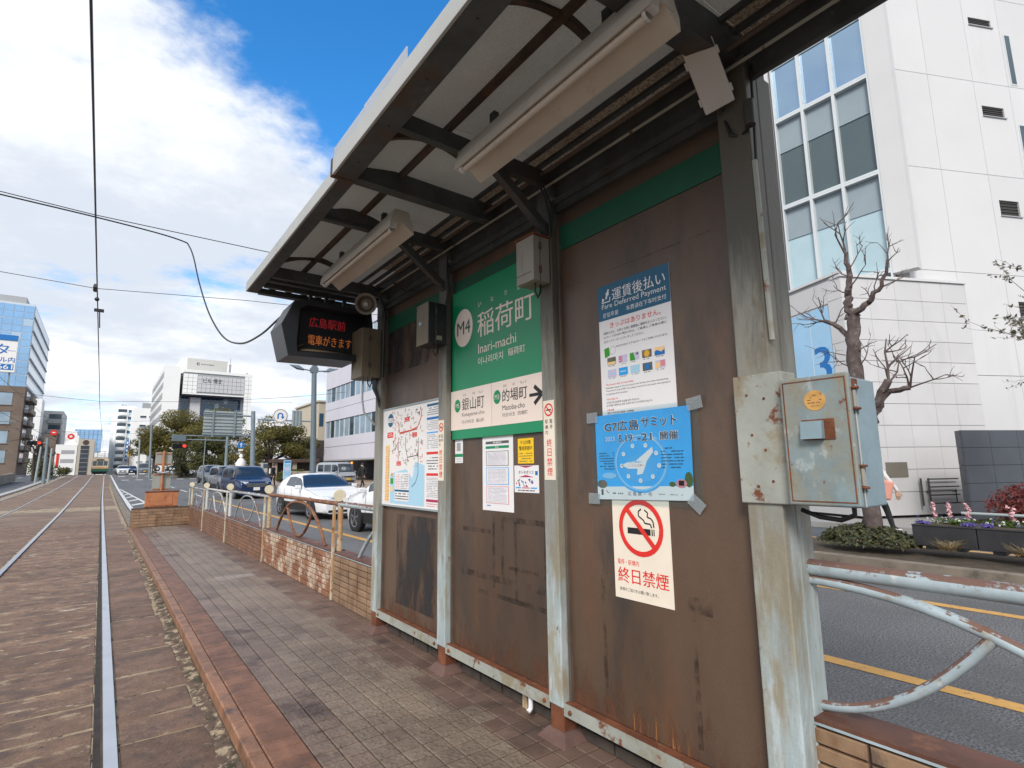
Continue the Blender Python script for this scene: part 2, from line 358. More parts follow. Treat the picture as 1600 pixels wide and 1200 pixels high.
mat('plate_taupe', (0.17, 0.155, 0.13), 0.6, 0, 0.06)
mat('steel_dark', (0.06, 0.056, 0.052), 0.5, 0.2, 0.1)
mat('galv', (0.20, 0.25, 0.28), 0.55, 0.1, 0.08, 2)
mat('galv_light', (0.33, 0.38, 0.39), 0.55, 0.1, 0.08, 2)
mat('lamp_grey', (0.13, 0.17, 0.20), 0.5, 0.1, 0.08, 1)
mat('signback', (0.30, 0.32, 0.29), 0.6, 0.1, 0.1, 2)
mat('orange_rust', (0.42, 0.165, 0.07), 0.7, 0, 0.12, 5, 0.2, 40, layers=[((0.25, 0.08, 0.035), 5, 0.54, 0.68)])
mat('window_frame', (0.62, 0.66, 0.68), 0.4, 0.1, 0.03, 1)
mat('blind_grey', (0.27, 0.33, 0.37), 0.6, 0, 0.04, 1)
mat('frost_blue', (0.40, 0.54, 0.60), 0.30, 0, 0.05, 1.2)
mat('banner_blue', (0.33, 0.56, 0.78), 0.5, 0, 0.04, 1)
mat('bark', (0.095, 0.072, 0.068), 0.9, 0, 0.3, 8, 0.8, 40, layers=[((0.19, 0.155, 0.15), 12, 0.52, 0.68)])
mat('bark_dark', (0.05, 0.04, 0.032), 0.9, 0, 0.3, 4, 0.6, 30)
mat('twig', (0.115, 0.085, 0.08), 0.85, 0, 0.2, 8)
def leafmat(name, a, b, sc=0.6, warm=None):
    lays = [(b, sc, 0.4, 0.62)]
    if warm: lays.append((warm, sc * 2.3, 0.52, 0.66, (1, 1, 1), 0.9))
    return mat(name, a, 0.6, 0, 0.35, 2.5, layers=lays, transl=0.35)
leafmat('leaf_camphor', (0.150, 0.135, 0.032), (0.21, 0.17, 0.038), 0.5, (0.29, 0.19, 0.04))
leafmat('leaf_green', (0.100, 0.112, 0.030), (0.16, 0.145, 0.04), 0.6)
leafmat('leaf_dark', (0.060, 0.072, 0.024), (0.105, 0.105, 0.034), 0.6)
leafmat('leaf_ivy', (0.035, 0.050, 0.024), (0.10, 0.11, 0.055), 9, (0.13, 0.075, 0.04))
leafmat('leaf_red', (0.17, 0.030, 0.030), (0.27, 0.075, 0.06), 5)
leafmat('leaf_lime', (0.07, 0.14, 0.02), (0.12, 0.20, 0.03), 12)
leafmat('leaf_pale', (0.16, 0.16, 0.12), (0.26, 0.25, 0.20), 5)
leafmat('leaf_brown', (0.10, 0.095, 0.045), (0.17, 0.13, 0.06), 0.8)
leafmat('grass_dry', (0.26, 0.20, 0.11), (0.36, 0.29, 0.17), 9)
mat('petal_pink', (0.72, 0.42, 0.45), 0.6, 0, 0.15, 30)
mat('petal_white', (0.78, 0.78, 0.74), 0.6, 0, 0)
mat('petal_violet', (0.10, 0.075, 0.32), 0.6, 0, 0.2, 30)
mat('soil', (0.06, 0.045, 0.03), 0.95, 0, 0.3, 6, 0.6, 30)
mat('car_white', (0.76, 0.77, 0.79), 0.18, 0, 0)
mat('car_navy', (0.016, 0.036, 0.105), 0.15, 0.3, 0)
mat('car_silver', (0.24, 0.26, 0.29), 0.25, 0.4, 0)
mat('car_grey', (0.36, 0.39, 0.43), 0.25, 0.2, 0)
mat('car_glass', (0.018, 0.028, 0.045), 0.04, 0, 0, spec=0.9)
mat('car_black', (0.012, 0.012, 0.014), 0.45, 0, 0)
mat('tyre', (0.018, 0.018, 0.019), 0.85, 0, 0)
mat('rim', (0.26, 0.27, 0.29), 0.3, 0.7, 0)
mat('chrome', (0.62, 0.64, 0.66), 0.15, 0.9, 0)
mat('headlamp', (0.55, 0.6, 0.66), 0.08, 0.2, 0)
mat('plate_white', (0.72, 0.73, 0.72), 0.5, 0, 0)
mat('plate_yellow', (0.75, 0.50, 0.03), 0.5, 0, 0)
mat('skin', (0.46, 0.28, 0.20), 0.55, 0, 0.05)
mat('hair', (0.02, 0.016, 0.014), 0.5, 0, 0)
mat('cloth_black', (0.014, 0.015, 0.018), 0.8, 0, 0.1)
mat('cloth_white', (0.65, 0.65, 0.63), 0.8, 0, 0.05)
mat('cloth_pink', (0.62, 0.28, 0.22), 0.8, 0, 0.08)
mat('cloth_grey', (0.20, 0.19, 0.18), 0.8, 0, 0.08)
mat('tram_cream', (0.62, 0.50, 0.34), 0.4, 0, 0.05)
mat('tram_orange', (0.56, 0.33, 0.15), 0.4, 0, 0.05)
mat('tram_green', (0.012, 0.12, 0.07), 0.4, 0, 0.05)
mat('tower_glass', (0.26, 0.46, 0.70), 0.12, 0.25, 0.15, 0.08, spec=0.9)
mat('tower_glass_pale', (0.42, 0.55, 0.68), 0.2, 0.15, 0.12, 0.08, spec=0.9)
mat('tower_band', (0.60, 0.66, 0.72), 0.4, 0.1, 0.04)
mat('tower_mullion', (0.16, 0.26, 0.38), 0.4, 0.2, 0)
mat('brick_brown', (0.165, 0.125, 0.100), 0.8, 0, 0.12, 0.5)
mat('window_dark', (0.05, 0.08, 0.10), 0.08, 0.25, 0.2, 0.3, spec=0.9)
mat('window_blue', (0.03, 0.085, 0.15), 0.06, 0.1, 0.25, 0.15, spec=0.9)
mat('window_pale', (0.28, 0.37, 0.45), 0.12, 0.1, 0.2, 0.3, spec=0.9)
mat('far_white', (0.85, 0.85, 0.84), 0.6, 0, 0.03, 0.1)
mat('far_offwhite', (0.58, 0.57, 0.54), 0.6, 0, 0.04, 0.1)
mat('far_grey', (0.36, 0.37, 0.38), 0.6, 0, 0.05, 0.1)
mat('far_beige', (0.48, 0.44, 0.38), 0.6, 0, 0.05, 0.1)
mat('far_greytile', (0.56, 0.56, 0.58), 0.5, 0, 0.04, 0.2)
mat('wall_lilac', (0.58, 0.57, 0.64), 0.5, 0, 0.03, 0.3)
mat('wall_cream', (0.52, 0.46, 0.36), 0.6, 0, 0.04, 0.3)
mat('wall_darkbrown', (0.06, 0.05, 0.048), 0.6, 0, 0.1, 0.3)
mat('stone_beige', (0.36, 0.31, 0.26), 0.8, 0, 0.12, 0.8, 0.3, 20)
mat('roof_brown', (0.075, 0.045, 0.035), 0.7, 0, 0.12, 1)
mat('concrete_wall', (0.30, 0.27, 0.22), 0.85, 0, 0.15, 0.6, 0.3, 10)
mat('signal_red', (1.0, 0.06, 0.03), 0.4, 0, 0, emit=0.9)
mat('signal_amber', (1.0, 0.35, 0.05), 0.4, 0, 0, emit=1.2)
mat('led_red', (0.62, 0.03, 0.045), 0.5, 0, 0, emit=0.09)
mat('led_amber', (0.75, 0.22, 0.05), 0.5, 0, 0, emit=0.12)
mat('led_off', (0.05, 0.028, 0.022), 0.5, 0, 0)
mat('brass_sticker', (0.56, 0.31, 0.09), 0.45, 0.1, 0.15, 25, layers=[((0.30, 0.14, 0.05), 40, 0.56, 0.66)])
mat('roof_sheet', (0.43, 0.415, 0.39), 0.6, 0, 0.08, 1.6, 0.35, 130, layers=[((0.34, 0.32, 0.29), 95, 0.46, 0.62, (1, 1, 1), 0.55), ((0.42, 0.38, 0.34), 2.2, 0.5, 0.7, (1, 1, 1), 0.5)], transl=0.5)
mat('roof_sheet_dirty', (0.38, 0.33, 0.27), 0.7, 0, 0.1, 3, 0.5, 120, layers=[((0.11, 0.08, 0.06), 75, 0.46, 0.6, (1, 1, 1), 0.75)], transl=0.42)
mat('roof_strip', (0.62, 0.66, 0.72), 0.3, 0, 0.04, 2, transl=0.5)
mat('gap_trim', (0.10, 0.075, 0.06), 0.7, 0, 0.2, 5)
glassy('pane_clear', (0.10, 0.145, 0.16), 0.03, 0.30)
mat('pane_mirror', (0.30, 0.42, 0.55), 0.03, 0.85, 0)
glassy('sleeve', (0.42, 0.44, 0.47), 0.12, 0.94)
glassy('tape', (0.62, 0.64, 0.67), 0.35, 0.76)
glassy('acrylic', (0.35, 0.37, 0.38), 0.06, 0.75)
patchy('rust_run', (0.40, 0.165, 0.05), 9, 0.42, 0.6, (1, 6, 0.35), 0.8, 0.8, 0.0, (0.2, 0.52))
patchy('tape_ghost', (0.030, 0.023, 0.019), 9, 0.40, 0.66, (1, 1, 1), 0.45, 0.5)
patchy('scratch', (0.24, 0.19, 0.15), 30, 0.40, 0.6, (1, 1, 1), 0.7, 0.6)
patchy('rust_band', (0.15, 0.062, 0.032), 6, 0.36, 0.62, (1, 1.8, .7), 0.7, 0.7, 0.0, (0.2, 0.6))
patchy('stain_blue', (0.030, 0.032, 0.036), 2.5, 0.40, 0.62, (1, 1.4, 0.5), 0.4, 0.85, 4.0)
patchy('white_bloom', (0.42, 0.40, 0.37), 12, 0.5, 0.66, (1, 1, 1), 0.8, 0.6)

# ------------------------------------------------------------------ object helpers
def tag(o, label, cat, group=None):
    o['label'] = label; o['category'] = cat
    if group: o['group'] = group
    return o
def thing(name, label, cat, loc=(0, 0, 0), rz=0.0, group=None):
    o = bpy.data.objects.new(name, None)
    o.empty_display_size = 0.1
    COL.objects.link(o); o.location = loc; o.rotation_euler = (0, 0, rz)
    return tag(o, label, cat, group)
def struct(o): o['kind'] = 'structure'; return o
def stuff(o): o['kind'] = 'stuff'; return o
def link(name, me, parent=None, wloc=None):
    o = bpy.data.objects.new(name, me); COL.objects.link(o)
    if parent is not None:
        o.parent = parent
    return o
def off(parent):
    """world position of an (unrotated) chain of parents"""
    v = Vector((0, 0, 0)); p = parent
    while p is not None: v += Vector(p.location); p = p.parent
    return v
class MB:
    def __init__(s): s.v = []; s.f = []; s.m = []; s.mats = []
    def mi(s, m):
        if m not in s.mats: s.mats.append(m)
        return s.mats.index(m)
    def add(s, vs, fs, m):
        o = len(s.v); s.v += [tuple(v) for v in vs]; k = s.mi(m)
        for f in fs: s.f.append([i + o for i in f]); s.m.append(k)
    def quad(s, a, b, c, d, m): s.add((a, b, c, d), [(0, 1, 2, 3)], m)
    def box(s, x0, x1, y0, y1, z0, z1, m):
        s.add([(x0, y0, z0), (x1, y0, z0), (x1, y1, z0), (x0, y1, z0), (x0, y0, z1), (x1, y0, z1), (x1, y1, z1), (x0, y1, z1)],
              [(0, 3, 2, 1), (4, 5, 6, 7), (0, 1, 5, 4), (1, 2, 6, 5), (2, 3, 7, 6), (3, 0, 4, 7)], m)
    def obox(s, c, ax, h, m):
        c = Vector(c); A = [Vector(a).normalized() * q for a, q in zip(ax, h)]
        vs = [c + A[0] * i + A[1] * j + A[2] * k for k in (-1, 1) for i, j in ((-1, -1), (1, -1), (1, 1), (-1, 1))]
        s.add(vs, [(0, 3, 2, 1), (4, 5, 6, 7), (0, 1, 5, 4), (1, 2, 6, 5), (2, 3, 7, 6), (3, 0, 4, 7)], m)
    def bar(s, a, b, w, h, m, up=(0, 0, 1)):
        a = Vector(a); b = Vector(b); d = (b - a); u = Vector(up)
        sd = d.cross(u)
        if sd.length < 1e-6: sd = d.cross(Vector((1, 0, 0)))
        sd.normalize(); u2 = sd.cross(d).normalized()
        s.obox((a + b) / 2, (d, sd, u2), (d.length / 2, w / 2, h / 2), m)
    def prism(s, poly, o, u, v, w, d, m, m2=None):
        """polygon (u, v coords) at origin o extruded by vector w*d"""
        o = Vector(o); u = Vector(u); v = Vector(v); w = Vector(w)
        a = [o + u * p[0] + v * p[1] for p in poly]; b = [q + w * d for q in a]
        n = len(poly)
        s.add(a, [tuple(range(n))], m)
        s.add(b, [tuple(reversed(range(n)))], m)
        for i in range(n):
            j = (i + 1) % n
            s.add((a[i], b[i], b[j], a[j]), [(0, 1, 2, 3)], m2 or m)
    def tube(s, path, r, m, n=8, caps=True, r1=None):
        P = [Vector(p) for p in path]; k = len(P)
        rs = r if isinstance(r, (list, tuple)) else [r + ((r1 if r1 is not None else r) - r) * i / max(1, k - 1) for i in range(k)]
        ref = None; vs = []
        for i in range(k):
            t = (P[min(i + 1, k - 1)] - P[max(i - 1, 0)])
            if t.length < 1e-9: t = Vector((0, 0, 1))
            t.normalize()
            if ref is None:
                ref = t.cross(Vector((0, 0, 1)))
                if ref.length < 1e-3: ref = t.cross(Vector((0, 1, 0)))
            ref = (ref - t * ref.dot(t)).normalized()
            q = t.cross(ref)
            for j in range(n):
                a = 2 * math.pi * j / n
                vs.append(P[i] + (ref * math.cos(a) + q * math.sin(a)) * rs[i])
        fs = [(i * n + j, i * n + (j + 1) % n, (i + 1) * n + (j + 1) % n, (i + 1) * n + j) for i in range(k - 1) for j in range(n)]
        if caps:
            fs.append(tuple(reversed(range(n)))); fs.append(tuple((k - 1) * n + j for j in range(n)))
        s.add(vs, fs, m)
    def cyl(s, a, b, r, m, n=12, r1=None): s.tube([a, b], r, m, n, True, r1)
    def lathe(s, prof, c, ax, m, n=20):
        """prof: (r, h) pairs turned about the axis through c"""
        c = Vector(c); w = Vector(ax).normalized()
        u = w.cross(Vector((0, 0, 1)))
        if u.length < 1e-3: u = w.cross(Vector((0, 1, 0)))
        u.normalize(); v = w.cross(u)
        vs = [c + w * h + (u * math.cos(2 * math.pi * j / n) + v * math.sin(2 * math.pi * j / n)) * r for r, h in prof for j in range(n)]
        fs = [(i * n + j, i * n + (j + 1) % n, (i + 1) * n + (j + 1) % n, (i + 1) * n + j) for i in range(len(prof) - 1) for j in range(n)]
        s.add(vs, fs, m)
    def mesh(s, name, smooth=False):
        me = bpy.data.meshes.new(name)
        me.from_pydata(s.v, [], s.f)
        for k in s.mats: me.materials.append(MATS[k])
        me.polygons.foreach_set('material_index', s.m)
        if smooth: me.polygons.foreach_set('use_smooth', [True] * len(me.polygons))
        me.update()
        return me
    def build(s, name, parent=None, smooth=False, bevel=0.0, seg=2, local=False):
        """link as ONE mesh; coordinates are given in the world unless local"""
        if parent is not None and not local:
            o = off(parent)
            if o.length: s.v = [(x - o.x, y - o.y, z - o.z) for x, y, z in s.v]
        me = s.mesh(name, smooth)
        if smooth:
            me.set_sharp_from_angle(angle=R_(42))
        ob = link(name, me, parent)
        if bevel:
            md = ob.modifiers.new('bevel', 'BEVEL'); md.width = bevel; md.segments = seg; md.limit_method = 'ANGLE'; md.angle_limit = R_(40)
        return ob
def one(name, parent, fn, *a, smooth=False, bevel=0.0, **k):
    b = MB(); getattr(b, fn)(*a, **k); return b.build(name, parent, smooth, bevel)
def pbox(name, parent, x0, x1, y0, y1, z0, z1, m, bevel=0.0):
    b = MB(); b.box(x0, x1, y0, y1, z0, z1, m); return b.build(name, parent, bevel=bevel)
def copy_tree(o, parent=None):
    c = o.copy(); COL.objects.link(c)
    if parent is not None: c.parent = parent
    for ch in list(o.children): copy_tree(ch, c)
    return c
# ---- lettering (flat print)
_cu = bpy.data.curves.new('lettering', 'FONT'); _cu.resolution_u = 3
_to = bpy.data.objects.new('lettering_source', _cu)
_tc = {}
def glyphs(st, bold=0.0):
    k = (st, bold)
    if k not in _tc:
        _cu.body = st; _cu.offset = bold
        me = bpy.data.meshes.new_from_object(_to)
        vs = [tuple(v.co) for v in me.vertices]; fs = [tuple(p.vertices) for p in me.polygons]
        bpy.data.meshes.remove(me); _tc[k] = (vs, fs)
    return _tc[k]
def text(mb, st, o, u, v, h, m, w=None, bold=0.0, align='l'):
    """text with cap/kanji height about h; w squeezes or stretches to that width"""
    if bold > 0.004:
        n_ = Vector(u).cross(Vector(v)).normalized(); q = bold * h * 0.75
        for i, s_ in enumerate((-1.0, -.35, .35, 1.0)):
            r_ = text(mb, st, Vector(o) + Vector(u) * q * s_ + n_ * .00012 * i, u, v, h, m, w, 0, align)
        return r_
    vs, fs = glyphs(st, 0.0)
    if not vs: return 0
    x0 = min(p[0] for p in vs); x1 = max(p[0] for p in vs)
    y0 = min(p[1] for p in vs); y1 = max(p[1] for p in vs)
    sy = h / max(1e-6, (y1 - y0)); sx = (w / (x1 - x0)) if w else sy
    W_ = (x1 - x0) * sx
    sh = {'l': 0, 'c': -W_ / 2, 'r': -W_}[align]
    o = Vector(o); u = Vector(u); v = Vector(v)
    mb.add([o + u * ((p[0] - x0) * sx + sh) + v * ((p[1] - y0) * sy) for p in vs], fs, m)
    return W_
class Print:
    """flat print on a sheet: u runs to the right of the reader, v up, n towards the reader"""
    def __init__(s, o, u, v, eps=0.0007):
        s.o = Vector(o); s.u = Vector(u); s.v = Vector(v); s.n = s.u.cross(s.v).normalized(); s.b = MB(); s.l = 1; s.eps = eps
    def P(s, x, y, l=None): return s.o + s.u * x + s.v * y + s.n * s.eps * (s.l if l is None else l)
    def rect(s, x0, y0, x1, y1, m, l=1): s.b.quad(s.P(x0, y0, l), s.P(x1, y0, l), s.P(x1, y1, l), s.P(x0, y1, l), m)
    def poly(s, pts, m, l=1): s.b.add([s.P(x, y, l) for x, y in pts], [tuple(range(len(pts)))], m)
    def disc(s, x, y, r, m, l=1, n=28, ry=None):
        s.poly([(x + r * math.cos(2 * math.pi * i / n), y + (ry or r) * math.sin(2 * math.pi * i / n)) for i in range(n)], m, l)
    def ring(s, x, y, r0, r1, m, l=1, n=40, ry=1.0, a0=0, a1=360):
        for i in range(n):
            a = R_(a0 + (a1 - a0) * i / n); c = R_(a0 + (a1 - a0) * (i + 1) / n)
            s.poly([(x + r0 * math.cos(a), y + r0 * ry * math.sin(a)), (x + r1 * math.cos(a), y + r1 * ry * math.sin(a)), (x + r1 * math.cos(c), y + r1 * ry * math.sin(c)), (x + r0 * math.cos(c), y + r0 * ry * math.sin(c))], m, l)
    def line(s, pts, w, m, l=1):
        for i_, ((xa, ya), (xb, yb)) in enumerate(zip(pts, pts[1:])):
            d = math.hypot(xb - xa, yb - ya) or 1; nx, ny = -(yb - ya) / d * w / 2, (xb - xa) / d * w / 2
            s.poly([(xa + nx, ya + ny), (xa - nx, ya - ny), (xb - nx, yb - ny), (xb + nx, yb + ny)], m, l + .08 * (i_ + 1))
    def text(s, st, x, y, h, m, w=None, bold=0.0, align='l', l=1): return text(s.b, st, s.P(x, y, l), s.u, s.v, h, m, w, bold, align)
    def fuzz(s, x0, y0, x1, y1, rows, m, rnd, fill=0.62, l=1):
        """unreadably small lines of print"""
        dy = (y1 - y0) / rows
        for i in range(rows):
            x = x0; yy = y1 - dy * (i + 0.75)
            while x < x1:
                w = rnd.uniform(0.006, 0.03) if x1 - x0 > 0.1 else rnd.uniform(0.003, 0.012)
                e = min(x + w, x1)
                if rnd.random() < 0.85: s.rect(x, yy, e, yy + dy * fill * 0.6, m, l)
                x = e + rnd.uniform(0.002, 0.006)
    def build(s, name, parent): return s.b.build(name, parent)
# ================================================================== SETTING
_Y = [-200, 30, 56, 75, 101, 119, 140, 200, 3000]; _Z = [-.14, -.14, .13, .46, .93, .97, .9, 0.2, 0.0]
def zr(y):
    for i in range(len(_Y) - 1):
        if y <= _Y[i + 1]:
            t = (y - _Y[i]) / (_Y[i + 1] - _Y[i]); return _Z[i] + (_Z[i + 1] - _Z[i]) * t
    return 0.0
def xs(y): return max(0.0, min(0.2, (y - 40) * 0.003))
def yrange(y0, y1):
    ys = [y0]; y = y0
    while y < y1 - 1e-6:
        st = 4 if y > 24 else 12
        if y > 150: st = 60
        if y > 500: st = 500
        y = min(y1, y + st); ys.append(y)
    return ys
def sheet(name, x0, x1, y0, y1, dz, m, parent=None, drift=0.0, kind=True, x0b=None, x1b=None):
    b = MB(); ys = yrange(y0, y1)
    def xx(a, bb, y): return (a if bb is None else a + (bb - a) * (y - y0) / (y1 - y0)) + drift * xs(y)
    for p, q in zip(ys, ys[1:]):
        b.quad((xx(x0, x0b, p), p, zr(p) + dz), (xx(x1, x1b, p), p, zr(p) + dz), (xx(x1, x1b, q), q, zr(q) + dz), (xx(x0, x0b, q), q, zr(q) + dz), m)
    o = b.build(name, parent)
    if kind: struct(o)
    return o
def slabrun(name, x0, x1, y0, y1, dz, h, m, parent=None, step=4.0, drift=0.0):
    """a solid kerb or pavement that follows the road"""
    b = MB(); ys = yrange(y0, y1)
    for p, q in zip(ys, ys[1:]):
        a0, a1 = x0 + drift * xs(p), x1 + drift * xs(p); c0, c1 = x0 + drift * xs(q), x1 + drift * xs(q)
        zp, zq = zr(p) + dz, zr(q) + dz
        b.quad((a0, p, zp + h), (a1, p, zp + h), (c1, q, zq + h), (c0, q, zq + h), m)
        b.quad((a0, p, zp - 0.1), (a0, p, zp + h), (c0, q, zq + h), (c0, q, zq - 0.1), m)
        b.quad((a1, p, zp + h), (a1, p, zp - 0.1), (c1, q, zq - 0.1), (c1, q, zq + h), m)
    zp = zr(y0) + dz
    b.quad((x0, y0, zp - 0.1), (x1, y0, zp - 0.1), (x1, y0, zp + h), (x0, y0, zp + h), m)
    o = b.build(name, parent)
    if parent is None: struct(o)
    return o
sheet('ground', -900, 900, -200, 3000, -0.03, 'asphalt_far')
road = sheet('road', 1.0, 9.25, -30, 150, 0.0, 'asphalt')
sheet('side_road', 11.2, 14.3, -30, 30, 0.0, 'asphalt_far')
sheet('left_road', -14.0, -5.15, -30, 150, 0.0, 'asphalt_far')
sheet('junction', 9.25, 16.0, 30, 150, 0.001, 'asphalt_far')
slabrun('pavement', 14.3, 30, -30, 30, 0.0, 0.13, 'pavement')
slabrun('far_pavement', 11.5, 30, 30, 76, 0.0, 0.13, 'pavement_warm')
slabrun('left_pavement', -24, -9.3, 20, 150, 0.0, 0.14, 'pavement')
slabrun('median_strip', 9.45, 11.2, -14, 30, 0.0, 0.13, 'soil')
slabrun('median_kerb', 9.25, 9.47, -14, 30.2, 0.0, 0.15, 'kerbstone')
# painted markings
def lineband(name, x0, x1, y0, y1, m, x0b=None, x1b=None, dz=0.004): return sheet(name, x0, x1, y0, y1, dz, m, None, 0, True, x0b, x1b)
lineband('yellow_line', 4.78, 4.93, -12, 34, 'line_yellow')
lineband('yellow_line', 7.49, 7.64, -12, 22, 'line_yellow')
lineband('yellow_line', 12.25, 12.38, -12, 26, 'line_yellow')
for k in range(5): lineband('lane_dash', 4.80, 4.93, 36 + k * 8, 40 + k * 8, 'line_white')
for k in range(4): lineband('lane_dash', 7.7, 7.83, 33 + k * 9, 37.5 + k * 9, 'line_white')
for k in range(9):
    lineband('crossing_dash', 1.9 + k * 1.35, 2.6 + k * 1.35, 76, 77.6, 'line_white')
    lineband('crossing_dash', 1.9 + k * 1.55, 2.7 + k * 1.55, 92, 94.2, 'line_white')
for k in range(5):
    lineband('crossing_dash', -4.4 + k * 1.1, -3.8 + k * 1.1, 84, 85.6, 'line_white')
for k in range(8):
    lineband('lane_dash', -8.6, -8.45, 34 + k * 10, 38.5 + k * 10, 'line_white')
lineband('edge_line', 1.08, 1.24, 19.2, 110, 'line_white')
b = MB()
def zz(y): return zr(y) + 0.008
for k in range(6):                                                  # hatched nose beyond the platform
    y = 27.5 + k * 3.6; w = 0.72 * (1 - k / 6.4)
    b.quad((1.27, y, zz(y)), (1.27 + w, y + 1.3, zz(y + 1.3)), (1.27 + w * .86, y + 2.1, zz(y + 2.1)), (1.27, y + 0.8, zz(y + .8)), 'line_white')
b.quad((1.95, 27.5, zz(27.5)), (2.1, 27.5, zz(27.5)), (1.34, 52, zz(52)), (1.24, 52, zz(52)), 'line_white')
struct(b.build('hatched_marking'))

# ---- track bed: a grouted sheet with one stone slab after another on it
bed = sheet('track_bed', -4.75, 0.74, -8, 150, 0.0, 'bed_grout', None, 1.0)
RX = (-1.165, 0.165, -4.20, -2.83)
def slab_mesh(x0, x1, y0, y1, ztop, m, rnd, ch=0.005):
    b = MB(); j = lambda a: rnd.uniform(-a, a)
    pts = [(x0 + j(.006), y0 + j(.020)), (x1 + j(.006), y0 + j(.012)), (x1 + j(.006), y1 + j(.012)), (x0 + j(.006), y1 + j(.012))]
    zt = [ztop + j(.003) for _ in range(4)]
    cx = sum(p[0] for p in pts) / 4; cy = sum(p[1] for p in pts) / 4
    top = [(p[0] + (ch if p[0] < cx else -ch), p[1] + (ch if p[1] < cy else -ch), z) for p, z in zip(pts, zt)]
    mid = [(p[0], p[1], z - ch) for p, z in zip(pts, zt)]
    low = [(p[0], p[1], zr(p[1]) - 0.02) for p in pts]
    vs = top + mid + low
    fs = [(0, 1, 2, 3)] + [(i, i + 4, (i + 1) % 4 + 4, (i + 1) % 4)[::-1] for i in range(4)] + [(i + 4, i + 8, (i + 1) % 4 + 8, (i + 1) % 4 + 4)[::-1] for i in range(4)]
    b.add(vs, [tuple(reversed(f)) if k else f for k, f in enumerate(fs)], m)
    return b
rnd = random.Random(11)
ncols = [(0.215, 0.63, 'slab_clean', 1.0), (-1.105, 0.085, 'slab', 2.2), (-2.74, -1.235, 'slab', 3.0), (-4.14, -2.90, 'slab', 6.0)]
count = 0
far = MB()
for x0, x1, m, ystart in ncols:
    y = ystart - 1.0
    while y < 60:
        d = rnd.choice((0.3, 0.34, 0.42, 0.46, 0.62)) if x0 > 0 else rnd.uniform(0.28, 0.46)
        xe = x1 + (rnd.uniform(-.02, .05) if x0 > 0 else 0)
        sb = slab_mesh(x0, xe, y, y + d, zr(y) + 0.005, m, rnd)
        lim = 17 if x0 > 0 else 22
        if y < lim and count < 290:
            sb.build('paving_slab', bed); count += 1
        else:
            o = len(far.v); far.v += sb.v; mi = far.mi('slab_far'); far.f += [[i + o for i in f] for f in sb.f]; far.m += [mi] * len(sb.f)
        y += d + rnd.uniform(0.012, 0.042)
stuff(far.build('distant_paving', bed))
sheet('paving_strip', -4.15, 0.62, 60.2, 150, 0.012, 'slab_far', bed, 1.0, False)
# dirty joint beside the platform: sand, grit and moss
b = MB(); ny = 620
rowsx = (0.615, 0.645, 0.67, 0.692, 0.71, 0.725, 0.742)
pr = None
for i in range(ny + 1):
    y = 0.3 + 18.4 * i / ny
    e = mnoise.noise(Vector((y * 1.7, 3.3, 0))) * 0.07 + mnoise.noise(Vector((y * 6.1, 1.3, 0))) * 0.035 + mnoise.noise(Vector((y * 19, 5.3, 0))) * 0.02
    row = []
    for k, x in enumerate(rowsx):
        t = k / 6
        h = -0.134 + 0.016 * t * t + (0.012 * mnoise.noise(Vector((x * 30, y * 14, 0))) + .012 * mnoise.noise(Vector((x * 70, y * 45, 0)))) * (0.3 + t)
        if k == 0: h = -0.146
        row.append((x + e * (1 - t) * 0.9, y, h))
    if pr: b.add(pr + row, [(q, q + 1, q + 8, q + 7) for q in range(6)], 'sand')
    pr = row
stuff(b.build('sand_and_moss', smooth=True))
# ---- rails
def rail(x, label):
    t = thing('tram_rail', label, 'rail', (x, 0, 0), 0, 'rails of the two tram tracks')
    ys = [y for y in yrange(-8, 150)]
    def run(nm, xa, xb, za, zb, m, ya=-8):
        b = MB()
        for p, q in zip(ys, ys[1:]):
            P = x + xs(p); Q = x + xs(q)
            b.add([(P + xa, p, zr(p) + za), (P + xb, p, zr(p) + za), (P + xb, p, zr(p) + zb), (P + xa, p, zr(p) + zb),
                   (Q + xa, q, zr(q) + za), (Q + xb, q, zr(q) + za), (Q + xb, q, zr(q) + zb), (Q + xa, q, zr(q) + zb)],
                  [(3, 2, 6, 7), (0, 3, 7, 4), (2, 1, 5, 6), (0, 1, 2, 3)], m)
        return b.build(nm, t)
    run('rail_head', -0.028, 0.036, -0.01, 0.020, 'rail_head')
    run('rail_web', -0.040, 0.042, -0.02, 0.004, 'rail_side')
    return t
def groove(x, xa, xb):
    b = MB(); ys = yrange(-8, 150)
    for p, q in zip(ys, ys[1:]):
        b.quad((x + xa + xs(p), p, zr(p) + .003), (x + xb + xs(p), p, zr(p) + .003), (x + xb + xs(q), q, zr(q) + .003), (x + xa + xs(q), q, zr(q) + .003), 'groove_dark')
    return b.build('flangeway', bed)
rail(RX[1], 'steel tram rail nearest to the platform edge')
rail(RX[0], 'steel rail of the nearer track on its side away from the platform')
rail(RX[3], 'steel rail of the farther track on its side towards the platform')
rail(RX[2], 'outermost steel rail beside the pale kerb of the far carriageway')
groove(RX[1], -0.075, -0.03); groove(RX[0], 0.04, 0.075); groove(RX[3], -0.07, -0.04); groove(RX[2], 0.04, 0.07)
slabrun('left_kerb', -5.15, -4.75, -8, 150, 0.0, 0.10, 'kerb_pale', None, 4, 0.0)
slabrun('track_edge_kerb', 0.76, 1.0, 19.2, 150, 0.0, 0.05, 'kerbstone')

